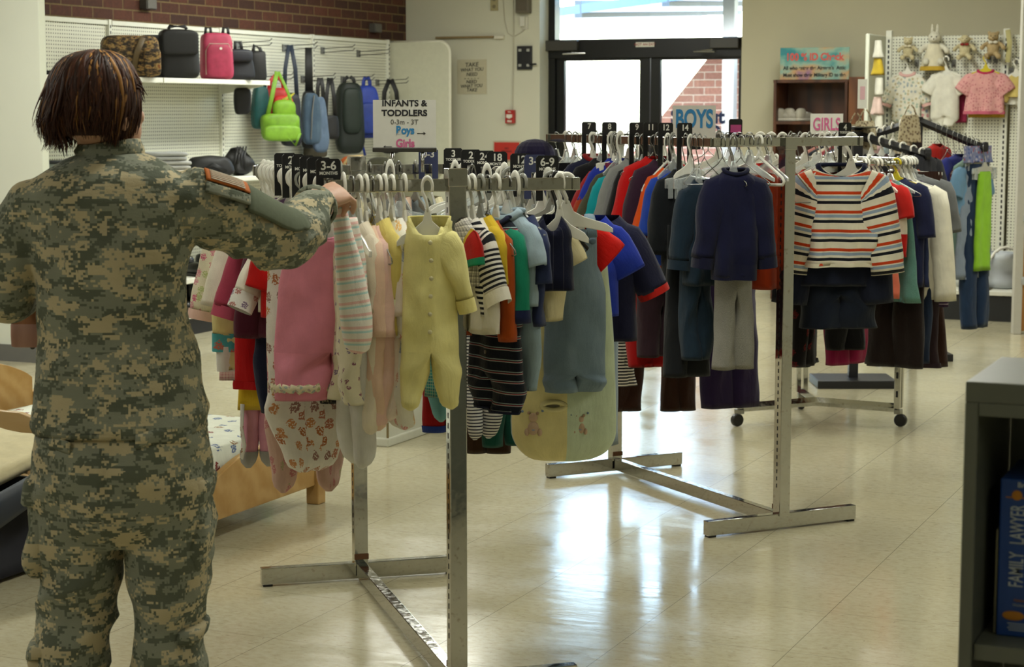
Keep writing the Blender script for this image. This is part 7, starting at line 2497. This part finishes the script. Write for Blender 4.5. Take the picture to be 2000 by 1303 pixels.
# --- hair
HAIR = NT('streaked_hair')
_sep = HAIR.n('SeparateXYZ')
HAIR.l(HAIR.coord('UV'), _sep.inputs[0])
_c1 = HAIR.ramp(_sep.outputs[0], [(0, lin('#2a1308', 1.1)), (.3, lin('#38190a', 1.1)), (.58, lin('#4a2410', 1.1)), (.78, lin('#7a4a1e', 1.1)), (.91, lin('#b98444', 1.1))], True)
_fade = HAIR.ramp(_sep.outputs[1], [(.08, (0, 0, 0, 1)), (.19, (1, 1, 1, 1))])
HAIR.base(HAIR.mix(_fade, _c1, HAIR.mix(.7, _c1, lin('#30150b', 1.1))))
HAIR.set(Roughness=.55)
HAIR.p.inputs['Specular IOR Level'].default_value = .3
HAIR = HAIR.m
HROWS = [(97, 176, 200, .02), (103, 146, 222, .05), (114, 124, 240, .075), (130, 110, 252, .092), (155, 97, 263, .104), (185, 90, 268, .108), (215, 88, 268, .106), (240, 92, 262, .098), (262, 104, 254, .088), (282, 116, 246, .078)]


def hshell(th, t, k=1.0):
    """point on the hair volume: th round the head (0 = right, -pi/2 = towards the room), t crown to nape"""
    f = t * (len(HROWS) - 1)
    q = min(int(f), len(HROWS) - 2)
    u_ = f - q
    py, l, r, b = [lerp(HROWS[q][i], HROWS[q + 1][i], u_) for i in range(4)]
    c = lp((l + r) / 2, py, 0)
    a = (lp(r, py, 0).x - lp(l, py, 0).x) / 2
    return Vector((c.x + a * k * math.cos(th), .012 + b * k * math.sin(th), c.z))


m = MB()
rings = [[hshell(2 * PI * j / 40, i / 22 * .9, .985) for j in range(40)] for i in range(23)]
m.loft(rings, True, False, us=[.1] * 41, v0=.3)
R.seed(21)
# locks fall from the crown; the face side (away, turned right) stays open
for i in range(1500):
    th = R.uniform(-PI, PI)
    face = math.cos(th - .95)           # 1 at the face
    t0 = R.uniform(.0, .34) if R.random() < .7 else R.uniform(.25, .6)
    t1 = R.uniform(.86, 1.06)
    if face > .55:
        t1 = min(t1, R.uniform(.42, .62))
    if -2.3 < th < -.9:                 # nape
        t1 = min(t1, R.uniform(.72, .95))
    if abs(th) > 2.3:                   # left side hangs longer
        t1 = R.uniform(.8, 1.12)
    pts, rs = [], []
    dth = R.gauss(0, .16)
    kk = R.uniform(.98, 1.045)
    fl = R.choice([0, 0, .012, .026, .036]) if abs(th) > 2.0 else R.choice([0, 0, .004, .01])
    w0 = R.uniform(.0016, .0042)
    nseg = 9
    for s_ in range(nseg + 1):
        f = s_ / nseg
        t = lerp(t0, t1, f)
        p = hshell(th + dth * f + .05 * math.sin(f * 7 + i), min(t, 1.0), kk + .012 * math.sin(f * 5 + i * 2.1))
        if t > 1:
            p.z -= (t - 1) * .14
        o_ = Vector((math.cos(th), math.sin(th), 0))
        p += o_ * fl * max(0, f - .6) / .4
        pts.append(p)
        rs.append(w0 * (.5 + .9 * math.sin(PI * min(1, f * .8 + .12))) * (1 - .82 * max(0, f - .55) / .45))
    cv = R.random()
    if not (-.2 < math.sin(th * 1.0 + .4) or t0 < .3):
        cv *= .8
    rg = MB()
    rg.tube(pts, rs, 6, True, .55)
    uvs = []
    vv = [t0 * .22 + (t1 - t0) * .25 * k for k in (0, 1)]
    b0 = len(rg.f)
    tot = nseg * 6
    for fi in range(len(rg.f)):
        seg = min(nseg - 1, fi // 6)
        va, vb = .02 + .26 * lerp(t0, t1, seg / nseg), .02 + .26 * lerp(t0, t1, (seg + 1) / nseg)
        if len(rg.f[fi]) == 4:
            uvs.append([(cv, va), (cv, va), (cv, vb), (cv, vb)])
        else:
            uvs.append([(cv, va)] * len(rg.f[fi]))
    m.add(rg.v, rg.f, uvs)
# flyaway wisps at the right and left edges
for px, py, qx, qy in ((268, 165, 288, 187), (266, 172, 280, 186), (92, 200, 74, 196), (90, 215, 72, 212), (95, 250, 84, 258), (118, 284, 126, 308), (112, 280, 118, 300), (128, 290, 131, 306)):
    a_, c_ = lp(px, py, -.01), lp(qx, qy, -.01)
    mid = a_.lerp(c_, .5) + Vector((0, 0, .006))
    rg = MB().tube([a_, mid, c_], [.004, .003, .0006], 6, True, .6)
    m.add(rg.v, rg.f, [[(.55, .2)] * len(f) for f in rg.f])
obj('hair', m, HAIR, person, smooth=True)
for sx in (-1, 1):
    e = obj('eye', MB().sq((0, 0, 0), (.011, .009, .009), n=12, m=8), plain('eye_white', '#c9c2b8', .3), person, smooth=True)
    e.location = HM @ Vector((sx * .032, .069, .0))
    ir = obj('iris', MB().sq((0, 0, 0), (.005, .003, .005), n=10, m=6), plain('iris_brown', '#2a1a10', .2), e, smooth=True)
    ir.location = Vector((.004, .008, 0))
    br = obj('eyebrow', MB().tube([(-.018, 0, 0), (0, .004, .004), (.018, 0, -.002)], [.002, .0035, .0015], 6), plain('brow', '#2a150b', .7), person, smooth=True)
    br.matrix_local = HM @ Matrix.Translation((sx * .034, .088, .02))
obj('lips', MB().sq((0, 0, 0), (.022, .006, .007), n=12, m=8), plain('lips', '#a0584c', .5), person, smooth=True).matrix_local = HM @ Matrix.Translation((0, .094, -.066))

# bag under the left arm
bp = lp(62, 625, .24)
bgw = thing('handbag', 'tan bag held in front of the left elbow of the soldier', 'bag', PR + RT * (bp.x + .02) + FWD * .24 + Vector((0, 0, lp(60, 676, .24).z)), YAW)
TANB = wood('tan_leather', '#8f5f3c', '#7c4c2c', .5, (14, 14, 3))
PINKB = wood('dusty_leather', '#a47c6c', '#8f6757', .55, (14, 14, 3))
hb_ = lp(60, 570, .24).z - lp(60, 676, .24).z
obj('body', MB().sq((0, 0, hb_ * .5), (.062, .03, hb_ * .5), .12, .3, 24, 10), TANB, bgw, smooth=True)
obj('lower_panel', MB().sq((0, 0, hb_ * .22), (.0635, .0315, hb_ * .22), .12, .3, 24, 8), PINKB, bgw, smooth=True)
obj('stud', MB().sq((-.02, 0, -.003), (.006, .006, .005), n=10, m=6), BLACK_METAL, bgw, smooth=True)
obj('handle', MB().tube([(-.04, 0, hb_), (-.01, 0, hb_ + .06), (.05, 0, hb_ + .07), (.05, 0, hb_)], .007, 8), TANB, bgw, smooth=True)
